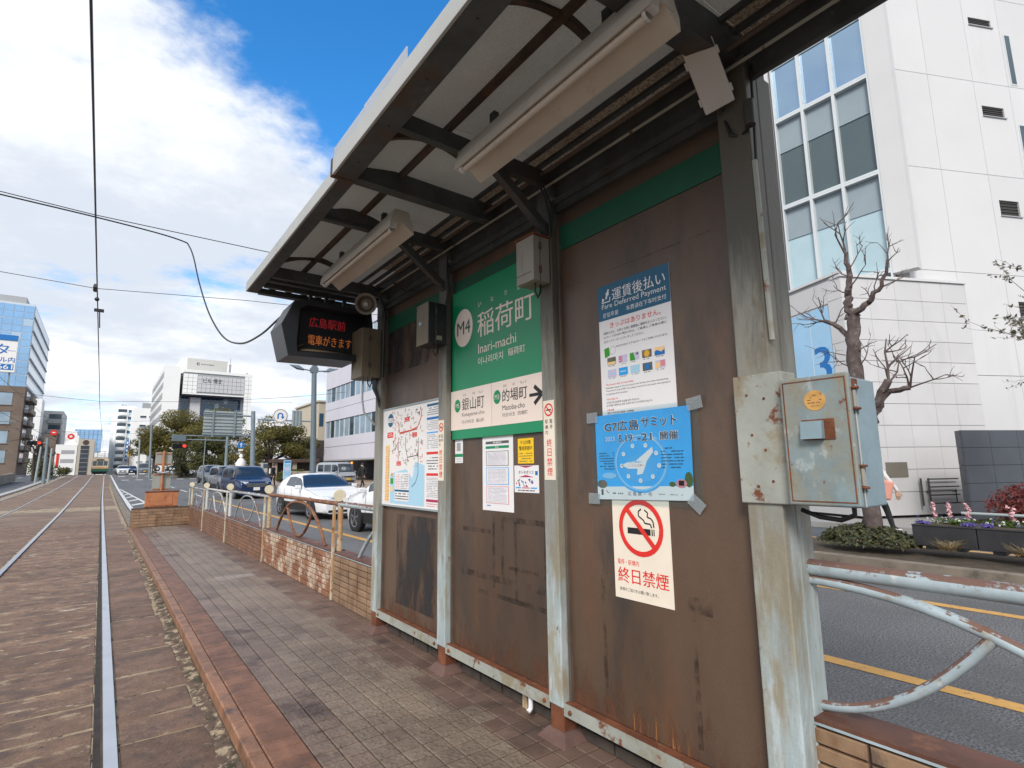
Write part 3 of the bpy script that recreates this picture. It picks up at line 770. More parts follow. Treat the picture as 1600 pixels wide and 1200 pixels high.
# ================================================================== PLATFORM
def zp(y): return -0.0095 * max(0.0, y - 8.0)                       # the platform ramps down a little at its far end
def ramp(mb): mb.v = [(x, y, z + zp(y)) for x, y, z in mb.v]; return mb
base = MB()
for p_, q_ in ((-6.0, 8.0), (8.0, 18.75)):
    base.add([(0.745, p_, -.3), (2.36, p_, -.3), (2.36, q_, -.3), (0.745, q_, -.3), (0.745, p_, zp(p_) - .012), (2.36, p_, zp(p_) - .012), (2.36, q_, zp(q_) - .012), (0.745, q_, zp(q_) - .012)],
             [(4, 5, 6, 7), (1, 2, 6, 5), (3, 0, 4, 7), (0, 1, 5, 4), (2, 3, 7, 6)], 'grout_dark')
plat = struct(base.build('platform'))
# paving tiles: the nearest ones one by one, the rest joined
TW = 0.122
tm = {}
for k in ('tile_tactile', 'tile_smooth', 'tile_plain', 'tile_pale'):
    for v in range(3):
        b = MB(); h = TW / 2 - 0.0035; c = 0.005
        z0, z1 = -0.012, 0.0
        tl = [random.uniform(-.0012, .0012) for _ in range(4)]
        xy = [(-h, -h), (h, -h), (h, h), (-h, h)]
        top = [(x * (1 - c / h), y * (1 - c / h), z1 + t) for (x, y), t in zip(xy, tl)]
        mid = [(x, y, z1 - 0.003) for x, y in xy]; low = [(x, y, z0) for x, y in xy]
        b.add(top + mid + low, [(0, 1, 2, 3)] + [(i, i + 4, (i + 1) % 4 + 4, (i + 1) % 4) for i in range(4)] + [(i + 4, i + 8, (i + 1) % 4 + 8, (i + 1) % 4 + 4) for i in range(4)], k)
        tm[k, v] = b.mesh('paving_tile')
rest = MB(); nt_ = 0
for j in range(-20, 152):
    y = 0.08 + TW * (j + 0.5)
    if y > 18.7: break
    for i in range(10):
        x = 0.985 + TW * (i + 0.5)
        k = 'tile_plain' if i < 2 else ('tile_tactile' if i < 7 else 'tile_smooth')
        if i == 7 and j % 7 in (1, 2): k = 'tile_tactile'
        if 68 <= j <= 69 and 3 <= i <= 6: k = 'tile_pale'
        me = tm[k, (i * 7 + j * 3) % 3]
        near = (14 <= j < 45) and (i < 9) and not (i < 1) and (x > 0.72 + 0.0 and nt_ < 296)
        if near:
            o = link('paving_tile', me, plat); o.location = (x, y, 0); nt_ += 1
        else:
            of = len(rest.v); rest.v += [(v.co.x + x, v.co.y + y, v.co.z) for v in me.vertices]
            mi = rest.mi(k); rest.f += [[q + of for q in p.vertices] for p in me.polygons]; rest.m += [mi] * len(me.polygons)
stuff(ramp(rest).build('distant_tiles', plat))
# kerb: nosing and top tiles
def chbox(x0, x1, y0, y1, z0, z1, m, c=0.007):
    b = MB()
    b.add([(x0, y0, z0), (x1, y0, z0), (x1, y1, z0), (x0, y1, z0), (x0, y0, z1 - c), (x1, y0, z1 - c), (x1, y1, z1 - c), (x0, y1, z1 - c),
           (x0 + c, y0 + c / 2, z1), (x1 - c, y0 + c / 2, z1), (x1 - c, y1 - c / 2, z1), (x0 + c, y1 - c / 2, z1)],
          [(0, 1, 5, 4), (1, 2, 6, 5), (2, 3, 7, 6), (3, 0, 4, 7), (4, 5, 9, 8), (5, 6, 10, 9), (6, 7, 11, 10), (7, 4, 8, 11), (8, 9, 10, 11)], m)
    return b
rk = random.Random(3); far = MB()
for (xa, xb, zt, m, nm) in ((0.715, 0.79, 0.008, 'kerb_nose', 'kerb_nosing'), (0.793, 0.98, 0.010, 'kerb_top', 'kerb_tile')):
    y = 0.0; k = 0
    L0 = 0.245 if nm == 'kerb_nosing' else 0.122
    while y < 18.7:
        bb = chbox(xa, xb, y, y + L0 - 0.005, -0.07, zt + rk.uniform(-.001, .001), m)
        if 1.8 < y < (9 if nm == 'kerb_nosing' else 6): ramp(bb).build(nm, plat)
        else:
            o = len(far.v); far.v += bb.v; mi = far.mi(m); far.f += [[i + o for i in f] for f in bb.f]; far.m += [mi] * len(bb.f)
        y += L0
stuff(ramp(far).build('distant_kerb_tiles', plat))
b = MB(); pr = None
for i in range(151):                                                # rough kerb face below the nosing
    y = -0.5 + 19.2 * i / 150
    row = [(0.732 + 0.010 * mnoise.noise(Vector((y * 5, k * 3.0, 1))), y, -0.065 - 0.1 * k / 4) for k in range(5)]
    if pr: b.add(pr + row, [(q, q + 1, q + 6, q + 5) for q in range(4)], 'kerb_face')
    pr = row
ramp(b).build('kerb_face', plat)

# ================================================================== SHELTER
sh = thing('tram_shelter', 'weathered steel tram stop shelter with brown wall panels and frosted sheet roof', 'tram shelter', (2.1, 2.9, 0))
WX = 2.06
def post(yc, m='post_paint', y=0.0575):
    b = MB()
    b.box(WX, WX + 0.10, yc - y, yc + y, 0.17, 3.17, m)
    p = b.build('post', sh, bevel=0.006)
    f = MB(); f.box(WX + 0.008, WX + 0.11, yc - y + .006, yc + y - .004, 0.02, 0.168, 'rust'); f.build('post_foot', p, bevel=0.008)
    f = MB()
    lo = [(WX - .05, yc - y - .06, 0.001), (WX + .16, yc - y - .06, 0.001), (WX + .16, yc + y + .05, 0.001), (WX - .05, yc + y + .05, 0.001)]
    hi = [(WX - .0, yc - y - .012, 0.05), (WX + .12, yc - y - .012, 0.05), (WX + .12, yc + y + .01, 0.05), (WX - .0, yc + y + .01, 0.05)]
    f.add(lo + hi, [(4, 5, 6, 7)] + [(i, (i + 1) % 4, (i + 1) % 4 + 4, i + 4) for i in range(4)], 'mortar_brown')
    f.build('mortar_pad', p, bevel=0.006)
    # bolts and paint blisters along the near side
    for z in (0.55, 1.02, 1.48, 1.95, 2.42):
        c = MB(); c.lathe([(0, .006), (.008, .006), (.010, 0)], (WX + 0.06, yc - y, z), (0, -1, 0), 'rust', 6); c.build('bolt', p)
    return p
post(4.835); post(3.605); post(2.355)
# darker sleeves wrap the post tops
# the broad near post: two channels side by side
b = MB(); b.box(WX, WX + 0.098, 1.03, 1.17, 0.0, 3.20, 'post_paint'); bp = b.build('post', sh, bevel=0.006)
b = MB(); b.box(WX + 0.108, WX + 0.235, 1.035, 1.165, 0.0, 3.17, 'post_paint'); b.build('post', sh, bevel=0.008)
b = MB(); b.box(WX + 0.09, WX + 0.12, 1.06, 1.15, 0.0, 3.1, 'gap_trim'); b.build('post_joint', sh)
b = MB(); b.tube([(WX + 0.01, 1.024, 2.70), (WX + 0.012, 1.018, 1.93)], 0.011, 'sill_paint', 8); b.build('conduit', sh, True)
b = MB(); b.tube([(WX + 0.03, 1.015, 3.15), (WX + 0.016, 1.012, 2.95), (WX + 0.012, 1.018, 2.70)], 0.006, 'cable_black', 6); b.build('conduit_cable', sh, True)
b = MB(); b.box(WX - 0.012, WX + 0.10, 0.985, 1.185, 1.295, 1.80, 'sill_paint'); mp_ = b.build('mounting_plate', sh, bevel=0.004)
for y, z in ((1.13, 1.72), (1.06, 1.70), (1.12, 1.56), (1.07, 1.50), (1.11, 1.36), (1.05, 1.38)):
    c = MB(); c.lathe([(0, .003), (.0045, .003), (.006, 0)], (WX - 0.0125, y, z), (-1, 0, 0), 'rust', 6); c.build('rivet', mp_)
# wall panels
BAYS = ((3.6625, 4.7775), (2.4125, 3.5475), (1.17, 2.2975))
for (y0, y1) in BAYS:
    p = pbox('wall_panel', sh, 2.125, 2.135, y0 - .0, y1 + .0, 0.20, 3.03, 'panel_brown')
    p0 = MB(); p0.box(2.118, 2.1245, y0 + .002, y1 - .002, 2.745, 2.895, 'stripe_green'); p0.build('green_stripe', p)
    b = MB()
    b.box(2.070, 2.124, y0 + .001, y1 - .001, 0.192, 0.198, 'rust'); b.box(2.066, 2.0695, y0 + .001, y1 - .001, 0.135, 0.199, 'sill_paint')
    s_ = b.build('bottom_rail', sh)
    for y in (y0 + 0.04, y1 - 0.05):
        c = MB(); c.lathe([(0, .012), (.009, .011), (.013, 0)], (2.0655, y, 0.165), (-1, 0, 0), 'rust', 7); c.build('bolt', s_)
    b = MB(); b.box(2.075, 2.12, y0 + .001, y1 - .001, 3.03, 3.065, 'roof_steel'); b.box(2.09, 2.14, y0 + .001, y1 - .001, 2.985, 3.0295, 'roof_steel'); b.build('top_rail', sh)
    for yy, s in ((y0 + .004, 1), (y1 - .004, -1)):
        b = MB(); b.box(2.105, 2.1245, min(yy, yy + s * .018), max(yy, yy + s * .018), 0.2, 2.98, 'gap_trim'); b.build('edge_trim', p)
b = MB(); b.box(2.10, 2.125, -1.2, 5.3, 3.092, 3.29, 'roof_steel'); b.build('wall_beam', sh, bevel=0.006)
# residue and runs on the panels
g = MB()
def wq(mb, y0, y1, z0, z1, m, x=2.1238): mb.quad((x, y1, z0), (x, y0, z0), (x, y0, z1), (x, y1, z1), m)
for y0, y1, z0, z1 in ((2.47, 2.50, .72, 1.12), (2.90, 2.93, .70, 1.12), (2.50, 2.92, 1.09, 1.125), (2.50, 3.42, .70, .74), (2.55, 2.85, .80, .82), (2.76, 2.79, .62, 1.1), (3.05, 3.40, 1.0, 1.03), (3.0, 3.03, .66, 1.12), (2.48, 3.2, .60, .63)):
    wq(g, y0, y1, z0, z1, 'tape_ghost'); g.build('tape_residue', sh); g = MB()
for y0, y1, z0, z1 in ((1.485, 1.51, .25, 0.84), (2.02, 2.045, .22, 1.0), (1.40, 1.52, 0.80, 0.87)):
    wq(g, y0, y1, z0, z1, 'tape_ghost'); g.build('tape_residue', sh); g = MB()
g = MB(); rr = random.Random(5)
for k in range(8):
    y = 1.55 + k * 0.045 + rr.uniform(-.01, .01); h = rr.uniform(0.05, 0.26)
    wq(g, y, y + rr.uniform(.006, .016), 0.20, 0.20 + h, 'rust_run', 2.1236); g.build('rust_run', sh); g = MB()
for y0, y1, z0, z1 in ((1.72, 1.735, .93, 1.0), (2.19, 2.2, .98, 1.03), (1.38, 1.43, .3, .36)):
    wq(g, y0, y1, z0, z1, 'white_bloom', 2.1236); g.build('pale_fleck', sh); g = MB()
rr = random.Random(8); g = MB()
for k in range(70):
    y0_, y1_ = BAYS[rr.choice((0, 1, 2, 2, 2))]; y = rr.uniform(y0_ + .05, y1_ - .06); z = rr.uniform(.25, 2.6); h = rr.uniform(.02, .12); dy = rr.uniform(-.02, .02); w = rr.uniform(.0008, .0018)
    g.quad((2.1234, y, z), (2.1234, y - w, z), (2.1234, y - w + dy, z + h), (2.1234, y + dy, z + h), 'scratch')
stuff(g.build('scratches', sh))
for y0_, y1_ in BAYS:
    g = MB(); wq(g, y0_ + .01, y1_ - .01, .2, .68, 'rust_band', 2.1240); g.build('rust_band', sh)
    g = MB(); wq(g, y0_ + .01, y1_ - .01, 2.50, 2.505, 'tape_ghost', 2.1236); g.build('panel_seam', sh)
g = MB(); wq(g, 3.664, 4.776, 2.33, 2.742, 'stain_blue', 2.1230); g.build('grey_stain', sh); g = MB(); wq(g, 3.8, 4.5, 0.3, 1.05, 'stain_blue', 2.1230); g.build('grey_stain', sh)

# roof: fascia, beams, arched ribs, purlins and frosted sheets
YE0, YE1 = -1.2, 5.42
b = MB()
b.box(0.925, 0.94, YE0, 2.91, 3.135, 3.235, 'fascia_metal'); b.box(0.9405, 1.06, YE0, 2.91, 3.135, 3.155, 'roof_steel'); b.box(1.045, 1.06, YE0, 2.91, 3.1605, 3.24, 'roof_steel')
b.build('fascia', sh, bevel=0.003)
b = MB()
b.box(0.955, 0.97, 2.93, YE1, 3.130, 3.222, 'fascia_metal'); b.box(0.9705, 1.06, 2.93, YE1, 3.130, 3.15, 'roof_steel'); b.box(1.045, 1.06, 2.93, YE1, 3.1505, 3.23, 'roof_steel')
b.build('fascia', sh, bevel=0.003)
pbox('fascia_joint', sh, 0.922, 1.062, 2.905, 2.935, 3.130, 3.24, 'purlin_steel', 0.003)
for y in (1.5, 1.9, 2.3, 2.7, 3.2, 3.7, 4.2, 4.7, 5.1):
    c = MB(); c.lathe([(0, .005), (.006, .005), (.008, 0)], (1.0, y, 3.134 if y < 2.9 else 3.124), (0, 0, -1), 'steel_dark', 6); c.build('screw', sh)
def beam(y, z0, z1, x1=2.26, w=0.05, m='roof_steel'):
    b = MB(); y0, y1 = y - w / 2, y + w / 2
    b.box(1.061, x1, y0, y0 + .008, z0, z1, m); b.box(1.061, x1, y0 + .0085, y1, z0, z0 + .008, m); b.box(1.061, x1, y0 + .0085, y1, z1 - .008, z1, m)
    return b.build('roof_beam', sh)
beam(2.33, 3.16, 3.25); beam(2.95, 3.165, 3.29, w=0.08); beam(3.56, 3.16, 3.25); beam(4.85, 3.12, 3.22); beam(-0.2, 3.16, 3.26)
# heavy near beam rises a little to the rear
b = MB(); b.prism([(1.061, 3.10), (2.30, 3.205), (2.30, 3.37), (1.061, 3.25)], (0, 1.06, 0), (1, 0, 0), (0, 0, 1), (0, 1, 0), 0.012, 'roof_steel')
b.prism([(1.061, 3.10), (2.30, 3.205), (2.30, 3.218), (1.061, 3.113)], (0, 1.0725, 0), (1, 0, 0), (0, 0, 1), (0, 1, 0), 0.09, 'roof_steel')
b.build('roof_beam', sh, bevel=0.003)
def zroof(x):
    t = (x - 1.05) / 1.3
    return 3.235 + 0.085 * math.sin(min(1, max(0, t * 1.9)) * math.pi / 2) + 0.03 * t
def arch(y, x0=1.061, x1=1.60, dz=0.0, w=0.03, h=0.04, m='purlin_steel'):
    b = MB(); n = 14; vs = []
    for i in range(n + 1):
        x = x0 + (x1 - x0) * i / n; t = i / n
        z = 3.17 + 0.085 * math.sin(t * math.pi) ** 0.8 + 0.03 * t + dz
        vs.append((x, z))
    poly = [(x, z) for x, z in vs] + [(x, z + h) for x, z in reversed(vs)]
    for i in range(n):
        (xa, za), (xb, zb) = vs[i], vs[i + 1]
        b.add([(xa, y, za), (xb, y, zb), (xb, y, zb + h), (xa, y, za + h), (xa, y + w, za), (xb, y + w, zb), (xb, y + w, zb + h), (xa, y + w, za + h)],
              [(0, 1, 2, 3), (7, 6, 5, 4), (0, 4, 5, 1), (3, 2, 6, 7)], m)
    return b.build('arched_rib', sh)
for y in (0.4, 1.40, 2.47, 3.60, 4.62): arch(y)
b = MB(); b.prism([(1.061, 3.19)] + [(1.061 + 0.45 * i / 10, 3.20 + .075 * math.sin(i / 10 * math.pi)) for i in range(11)] + [(1.51, 3.19)], (0, 3.520, 0), (1, 0, 0), (0, 0, 1), (0, 1, 0), .012, 'roof_steel'); b.build('arched_rib', sh)
for x, w, h, m in ((1.355, .03, .035, 'purlin_steel'), (1.95, .02, .025, 'roof_steel'), (2.06, .03, .02, 'roof_steel')):
    b = MB(); z = zroof(x) - h - .008; b.box(x - w / 2, x + w / 2, YE0, YE1 - .05, z, z + h, m); b.build('purlin', sh)
b = MB(); b.tube([(2.0, -1.1, 3.215), (2.0, 1.2, 3.21), (2.0, 2.4, 3.215), (2.0, 4.9, 3.21)], 0.012, 'gap_trim', 8); b.build('conduit', sh, True)
b = MB(); b.tube([(2.035, -1.1, 3.15), (2.035, 2.4, 3.145), (2.035, 4.9, 3.15)], 0.008, 'sill_paint', 8); b.build('conduit', sh, True)
def rsheet(x0, x1, y0, y1, m):
    b = MB(); n = 10; pr = None
    for i in range(n + 1):
        x = x0 + (x1 - x0) * i / n; z = zroof(x)
        row = [(x, y0, z), (x, y1, z), (x, y1, z + .006), (x, y0, z + .006)]
        if pr: b.add(pr + row, [(0, 1, 5, 4), (2, 3, 7, 6), (1, 2, 6, 5), (3, 0, 4, 7)], m)
        pr = row
    return b.build('roof_sheet', sh, True)
for y0, y1 in ((YE0, 1.05), (1.053, 2.34), (2.343, 3.56), (3.563, 4.65)):
    rsheet(1.045, 1.95, y0, y1, 'roof_sheet'); rsheet(1.953, 2.285, y0, y1, 'roof_sheet_dirty')
rsheet(1.045, 2.285, 4.653, YE1, 'roof_sheet')
b = MB(); b.box(2.288, 2.31, YE0, YE1, 3.330, 3.375, 'roof_steel'); b.build('rear_gutter', sh)
b = MB(); b.box(0.948, 0.954, 2.0, 2.5, 3.236, 3.345, 'roof_strip'); b.build('acrylic_upstand', sh)
b = MB(); b.box(0.948, 0.954, 2.505, 2.96, 3.236, 3.335, 'roof_strip'); b.build('acrylic_upstand', sh)
# slotted end of the roof
for y, w in ((4.98, .05), (5.16, .045), (5.385, .07)):
    b = MB(); b.box(1.061, 2.2, y - w / 2, y + w / 2, 3.12, 3.17, 'roof_steel'); b.build('end_bar', sh)
for x in (1.18, 1.33, 1.48, 1.62, 1.76):
    b = MB(); b.box(x - .025, x + .025, 4.87, 5.42, 3.1705, 3.195, 'roof_steel'); b.build('end_bar', sh)
# knee braces from the posts
for y in (3.585, 2.335):
    b = MB(); b.bar((2.075, y, 2.86), (1.66, y, 3.17), 0.055, 0.05, 'roof_steel', (0, 1, 0)); b.build('knee_brace', sh, bevel=.004)
# white pipe stub under the wall
b = MB(); b.tube([(2.10, 2.62, 0.14), (2.10, 2.62, 0.06), (2.08, 2.62, 0.045)], 0.014, 'paper_white', 8); b.build('drain_stub', sh, True)
for yc in (4.835, 3.605, 2.355):
    b = MB(); b.box(WX - .002, WX + .104, yc - .0605, yc + .0605, 2.88, 3.168, 'post_paint_dark'); b.build('post_sleeve', sh)
# ================================================================== SIGNS AND NOTICES ON THE WALL
U = (0, -1, 0); V = (0, 0, 1)
rp = random.Random(21)
def sheet_thing(name, label, cat, X, y0, y1, z0, z1, m, part='board', th=0.002, group=None, bevel=0.0, tilt=0.0):
    t = thing(name, label, cat, (X, (y0 + y1) / 2, z0), 0, group)
    pbox(part, t, X, X + th, y0, y1, z0, z1, m, bevel)
    return t, Print((X, 0, 0), U, V)
# in these prints x = -Y
# ---- station name board
t, p = sheet_thing('station_sign', 'green and cream station name board reading Inari-machi between the middle posts', 'station sign', 2.105, 2.42, 3.542, 1.655, 2.80, 'sign_green', th=0.015, bevel=0.002)
p.rect(-3.541, 1.725, -2.421, 2.022, 'sign_cream', 1)
p.rect(-2.9985, 1.727, -2.9955, 2.020, 'ink_lightgrey', 2)
p.disc(-3.362, 2.495, 0.126, 'sign_cream', 1, 40, 0.146)
p.text('M4', -3.452, 2.445, 0.105, 'stripe_green', 0.185, 0.006, l=2)
p.text('稲荷町', -3.168, 2.378, 0.186, 'sign_cream', 0.648, 0.012, l=1)
for s, y in (('い', 3.14), ('な', 2.985), ('り', 2.82), ('ま', 2.678), ('ち', 2.585)): p.text(s, -y, 2.608, 0.036, 'sign_cream', align='c', l=1)
p.text('Inari-machi', -3.162, 2.258, 0.068, 'sign_cream', 0.45, 0.004, l=1)
p.text('이나리마치', -3.166, 2.172, 0.056, 'sign_cream', 0.305, l=1)
p.text('稲荷町', -2.804, 2.178, 0.052, 'sign_cream', 0.184, l=1)
p.disc(-3.446, 1.906, 0.042, 'ink_green', 2, 28, 0.049); p.text('M5', -3.446, 1.889, 0.034, 'sign_cream', 0.052, 0.004, 'c', 3)
p.text('銀山町', -3.381, 1.863, 0.092, 'ink_black', 0.293, 0.0, l=2)
for s, y in (('かな', 3.345), ('やま', 3.225), ('ちょう', 3.13)): p.text(s, -y, 1.970, 0.018, 'ink_grey', align='c', l=2)
p.text('Kanayama-cho', -3.381, 1.811, 0.036, 'ink_grey', 0.295, l=2)
p.text('가나야마초', -3.39, 1.764, 0.028, 'ink_grey', 0.17, l=2); p.text('銀山町', -3.19, 1.765, 0.026, 'ink_grey', 0.097, l=2)
p.disc(-2.933, 1.918, 0.042, 'ink_green', 2, 28, 0.048); p.text('M3', -2.933, 1.901, 0.034, 'sign_cream', 0.052, 0.004, 'c', 3)
p.text('的場町', -2.871, 1.876, 0.084, 'ink_black', 0.266, 0.010, l=2)
for s, y in (('まと', 2.84), ('ば', 2.745), ('ちょう', 2.645)): p.text(s, -y, 1.975, 0.019, 'ink_grey', align='c', l=2)
p.text('Matoba-cho', -2.872, 1.820, 0.034, 'ink_black', 0.24, l=2)
p.text('마토바초', -2.873, 1.774, 0.028, 'ink_grey', 0.14, l=2); p.text('的場町', -2.705, 1.775, 0.027, 'ink_grey', 0.10, l=2)
p.rect(-2.585, 1.879, -2.47, 1.899, 'ink_black', 2)
p.line([(-2.535, 1.942), (-2.462, 1.888), (-2.535, 1.832)], 0.026, 'ink_black', 3)
p.build('lettering', t)
for z in (1.69, 2.77):
    c = MB(); c.lathe([(0, .004), (.006, .004), (.008, 0)], (2.1045, 3.525, z), (-1, 0, 0), 'rust', 6); c.build('screw', t)
# ---- route map
t, p = sheet_thing('route_map', 'framed tram route map poster in the farthest wall bay', 'route map', 2.098, 3.672, 4.772, 1.125, 1.985, 'paper_white', th=0.012)
b = MB()
for a in ((3.664, 4.777, 1.985, 2.0), (3.664, 4.777, 1.11, 1.125), (3.664, 3.672, 1.125, 1.985), (4.772, 4.777, 1.125, 1.985)): b.box(2.092, 2.11, a[0], a[1], a[2], a[3], 'galv_light')
b.build('frame', t)
p.rect(-4.72, 1.14, -3.94, 1.97, 'ink_white', 1)
p.poly([(-4.60, 1.14), (-3.95, 1.14), (-3.95, 1.47), (-4.12, 1.50), (-4.16, 1.36), (-4.28, 1.44), (-4.60, 1.40)], 'ink_lightblue', 2)
p.rect(-4.71, 1.15, -4.62, 1.66, 'ink_peach', 2)
p.fuzz(-4.705, 1.16, -4.67, 1.65, 34, 'ink_red', rp, 0.5, 3); p.fuzz(-4.66, 1.16, -4.625, 1.65, 34, 'ink_black', rp, 0.5, 3)
p.disc(-4.615, 1.885, 0.062, 'ink_teal', 2); p.rect(-4.67, 1.865, -4.56, 1.905, 'paper_white', 3); p.fuzz(-4.66, 1.87, -4.57, 1.90, 2, 'ink_teal', rp, 0.8, 4)
p.rect(-4.68, 1.725, -4.555, 1.775, 'ink_red', 2); p.fuzz(-4.675, 1.735, -4.56, 1.77, 2, 'paper_white', rp, 0.6, 3)
for pts, m, w in (([(-4.45, 1.85), (-4.42, 1.76), (-4.20, 1.77), (-4.08, 1.79), (-4.02, 1.86), (-4.0, 1.94)], 'ink_red', .010), ([(-4.42, 1.75), (-4.08, 1.775)], 'orange_rust', .008), ([(-4.30, 1.72), (-4.30, 1.62), (-4.26, 1.54), (-4.06, 1.555)], 'ink_black', .006),
                  ([(-4.06, 1.70), (-4.06, 1.40), (-4.10, 1.33), (-4.17, 1.29)], 'ink_black', .006), ([(-4.58, 1.60), (-4.49, 1.63), (-4.45, 1.68)], 'ink_grey', .006), ([(-4.44, 1.72), (-4.44, 1.5)], 'ink_maroon', .006)):
    p.line(pts, w, m, 3)
for k in range(150):
    x = rp.uniform(-4.58, -3.98); z = rp.uniform(1.46, 1.95)
    h = rp.uniform(.006, .016)
    if rp.random() < 0.5: p.rect(x, z, x + .006, z + h * 2.2, rp.choice(('ink_black', 'ink_grey', 'ink_grey', 'ink_red')), 4 + k * .006)
    else: p.rect(x, z, x + h * 1.8, z + .007, rp.choice(('ink_grey', 'ink_lightgrey', 'ink_pink')), 4 + k * .006)
for x, z in ((-4.28, 1.87), (-4.13, 1.73), (-4.43, 1.49)): p.rect(x - .045, z - .018, x + .045, z + .018, 'ink_red', 4); p.fuzz(x - .04, z - .013, x + .04, z + .013, 2, 'paper_white', rp, .5, 5)
p.rect(-4.50, 1.165, -4.22, 1.41, 'paper_white', 4); p.rect(-4.50, 1.245, -4.22, 1.262, 'ink_teal', 5); p.fuzz(-4.49, 1.27, -4.40, 1.40, 9, 'ink_red', rp, .5, 5); p.fuzz(-4.38, 1.27, -4.23, 1.40, 9, 'ink_grey', rp, .5, 5); p.fuzz(-4.49, 1.175, -4.23, 1.24, 3, 'ink_black', rp, .6, 5)
p.rect(-4.595, 1.31, -4.535, 1.36, 'ink_lime', 4); p.rect(-4.59, 1.24, -4.54, 1.29, 'ink_peach', 4); p.disc(-4.565, 1.39, .02, 'ink_amber', 4)
for z0, z1, m in ((1.945, 1.965, 'ink_teal'), (1.835, 1.855, 'ink_blue'), (1.725, 1.735, 'ink_sky'), (1.555, 1.575, 'ink_red'), (1.385, 1.405, 'ink_red'), (1.18, 1.20, 'ink_maroon')): p.rect(-3.915, z0, -3.70, z1, m, 2)
for z0, z1, r_, m in ((1.87, 1.94, 4, 'ink_grey'), (1.75, 1.83, 6, 'ink_lightgrey'), (1.60, 1.72, 8, 'ink_lightgrey'), (1.43, 1.54, 5, 'ink_grey'), (1.215, 1.375, 12, 'ink_lightgrey'), (1.14, 1.175, 2, 'ink_pink')): p.fuzz(-3.91, z0, -3.71, z1, r_, m, rp, .55, 2)
p.build('printed_map', t)
# ---- narrow no-smoking strips on two posts
def strip(label, X, y0, y1, z0, z1):
    t, p = sheet_thing('no_smoking_strip', label, 'notice', X, y0, y1, z0, z1, 'paper_cream', 'sticker', 0.0015, 'narrow no smoking strips on the posts')
    yc = -(y0 + y1) / 2; w = y1 - y0; zt = z1
    p.ring(yc, zt - 0.055, w * .30, w * .40, 'ink_red', 1); p.line([(yc - w * .24, zt - .055 + w * .24), (yc + w * .24, zt - .055 - w * .24)], w * .08, 'ink_red', 2)
    p.rect(yc - w * .22, zt - .06, yc + w * .22, zt - .052, 'ink_black', 1)
    for i, s in enumerate('電停'): p.text(s, yc + w * .2, zt - .135 - i * .032, .024, 'ink_black', align='c')
    for i, s in enumerate('駅構内'): p.text(s, yc - w * .22, zt - .135 - i * .032, .024, 'ink_black', align='c')
    for i, s in enumerate('終日禁煙'): p.text(s, yc, zt - .27 - i * .055, .045, 'ink_red', bold=.008, align='c')
    p.build('lettering', t)
strip('narrow cream no smoking strip on the post left of the station sign', 2.058, 3.57, 3.655, 1.35, 1.81)
strip('narrow cream no smoking strip on the post right of the station sign', 2.058, 2.305, 2.40, 1.37, 1.83)
# ---- small notices in the middle bay
X2 = 2.1225
t, p = sheet_thing('notice', 'small white and green sticker just under the left end of the station sign', 'notice', X2, 3.40, 3.51, 1.48, 1.655, 'paper_white', 'sticker', 0.001)
p.rect(-3.51, 1.525, -3.40, 1.548, 'ink_green'); p.rect(-3.485, 1.57, -3.43, 1.63, 'ink_lightgrey'); p.fuzz(-3.50, 1.485, -3.41, 1.52, 2, 'ink_lightgrey', rp); p.fuzz(-3.50, 1.635, -3.41, 1.652, 1, 'ink_lightblue', rp); p.build('print', t)
t, p = sheet_thing('timetable', 'tall white printed timetable sheet taped below the station sign', 'timetable', X2, 2.785, 3.14, 1.157, 1.663, 'paper_white', 'sheet', 0.001)
p.rect(-3.10, 1.604, -2.83, 1.622, 'ink_grey'); p.fuzz(-3.01, 1.606, -2.91, 1.62, 1, 'paper_white', rp, .9, 2); p.rect(-3.10, 1.572, -2.83, 1.590, 'ink_green'); p.text('時刻表', -2.965, 1.574, .013, 'paper_white', align='c', l=2)
for z0, z1, m in ((1.455, 1.555, 'leaf_pale'), (1.33, 1.445, 'ink_sky'), (1.205, 1.32, 'ink_pink')):
    p.rect(-3.095, z0, -2.835, z1, m); p.rect(-3.088, z0 + .004, -2.842, z1 - .004, 'paper_white', 2)
    n = 12
    for i in range(n):
        z = z1 - .008 - (z1 - z0 - .012) * i / n
        p.rect(-3.08, z - .0012, -2.85 - rp.uniform(0, .03), z, 'ink_lilac', 3)
    p.fuzz(-3.07, z0 + .01, -2.86, z1 - .008, 11, 'ink_lightgrey', rp, .25, 4)
p.rect(-3.09, 1.187, -3.045, 1.193, 'ink_blue'); p.build('print', t)
t, p = sheet_thing('notice', 'yellow notice with black lettering beside the timetable', 'notice', X2, 2.575, 2.735, 1.467, 1.625, 'paper_yellow', 'sheet', 0.001)
p.text('テロ対策', -2.655, 1.587, .026, 'ink_black', .105, .008, 'c'); p.text('警戒実施中', -2.655, 1.550, .027, 'ink_black', .13, .008, 'c'); p.fuzz(-2.72, 1.475, -2.59, 1.54, 4, 'ink_grey', rp, .5); p.build('lettering', t)
t, p = sheet_thing('notice', 'white and pink police notice directly under the yellow one', 'notice', X2, 2.53, 2.775, 1.287, 1.455, 'paper_white', 'sheet', 0.001)
p.poly([(-2.73, 1.453), (-2.58, 1.453), (-2.655, 1.44)], 'ink_maroon'); p.poly([(-2.73, 1.382), (-2.58, 1.382), (-2.655, 1.396)], 'ink_maroon')
p.text('オトモポリス', -2.655, 1.402, .022, 'ink_black', .15, .008, 'c'); p.rect(-2.565, 1.395, -2.54, 1.42, 'ink_blue')
for k in range(26):
    x = rp.uniform(-2.755, -2.57); z = rp.uniform(1.325, 1.368); p.disc(x, z, rp.uniform(.003, .008), rp.choice(('ink_black', 'ink_grey', 'ink_maroon', 'ink_blue', 'ink_lilac')), 1 + k * .05, 8)
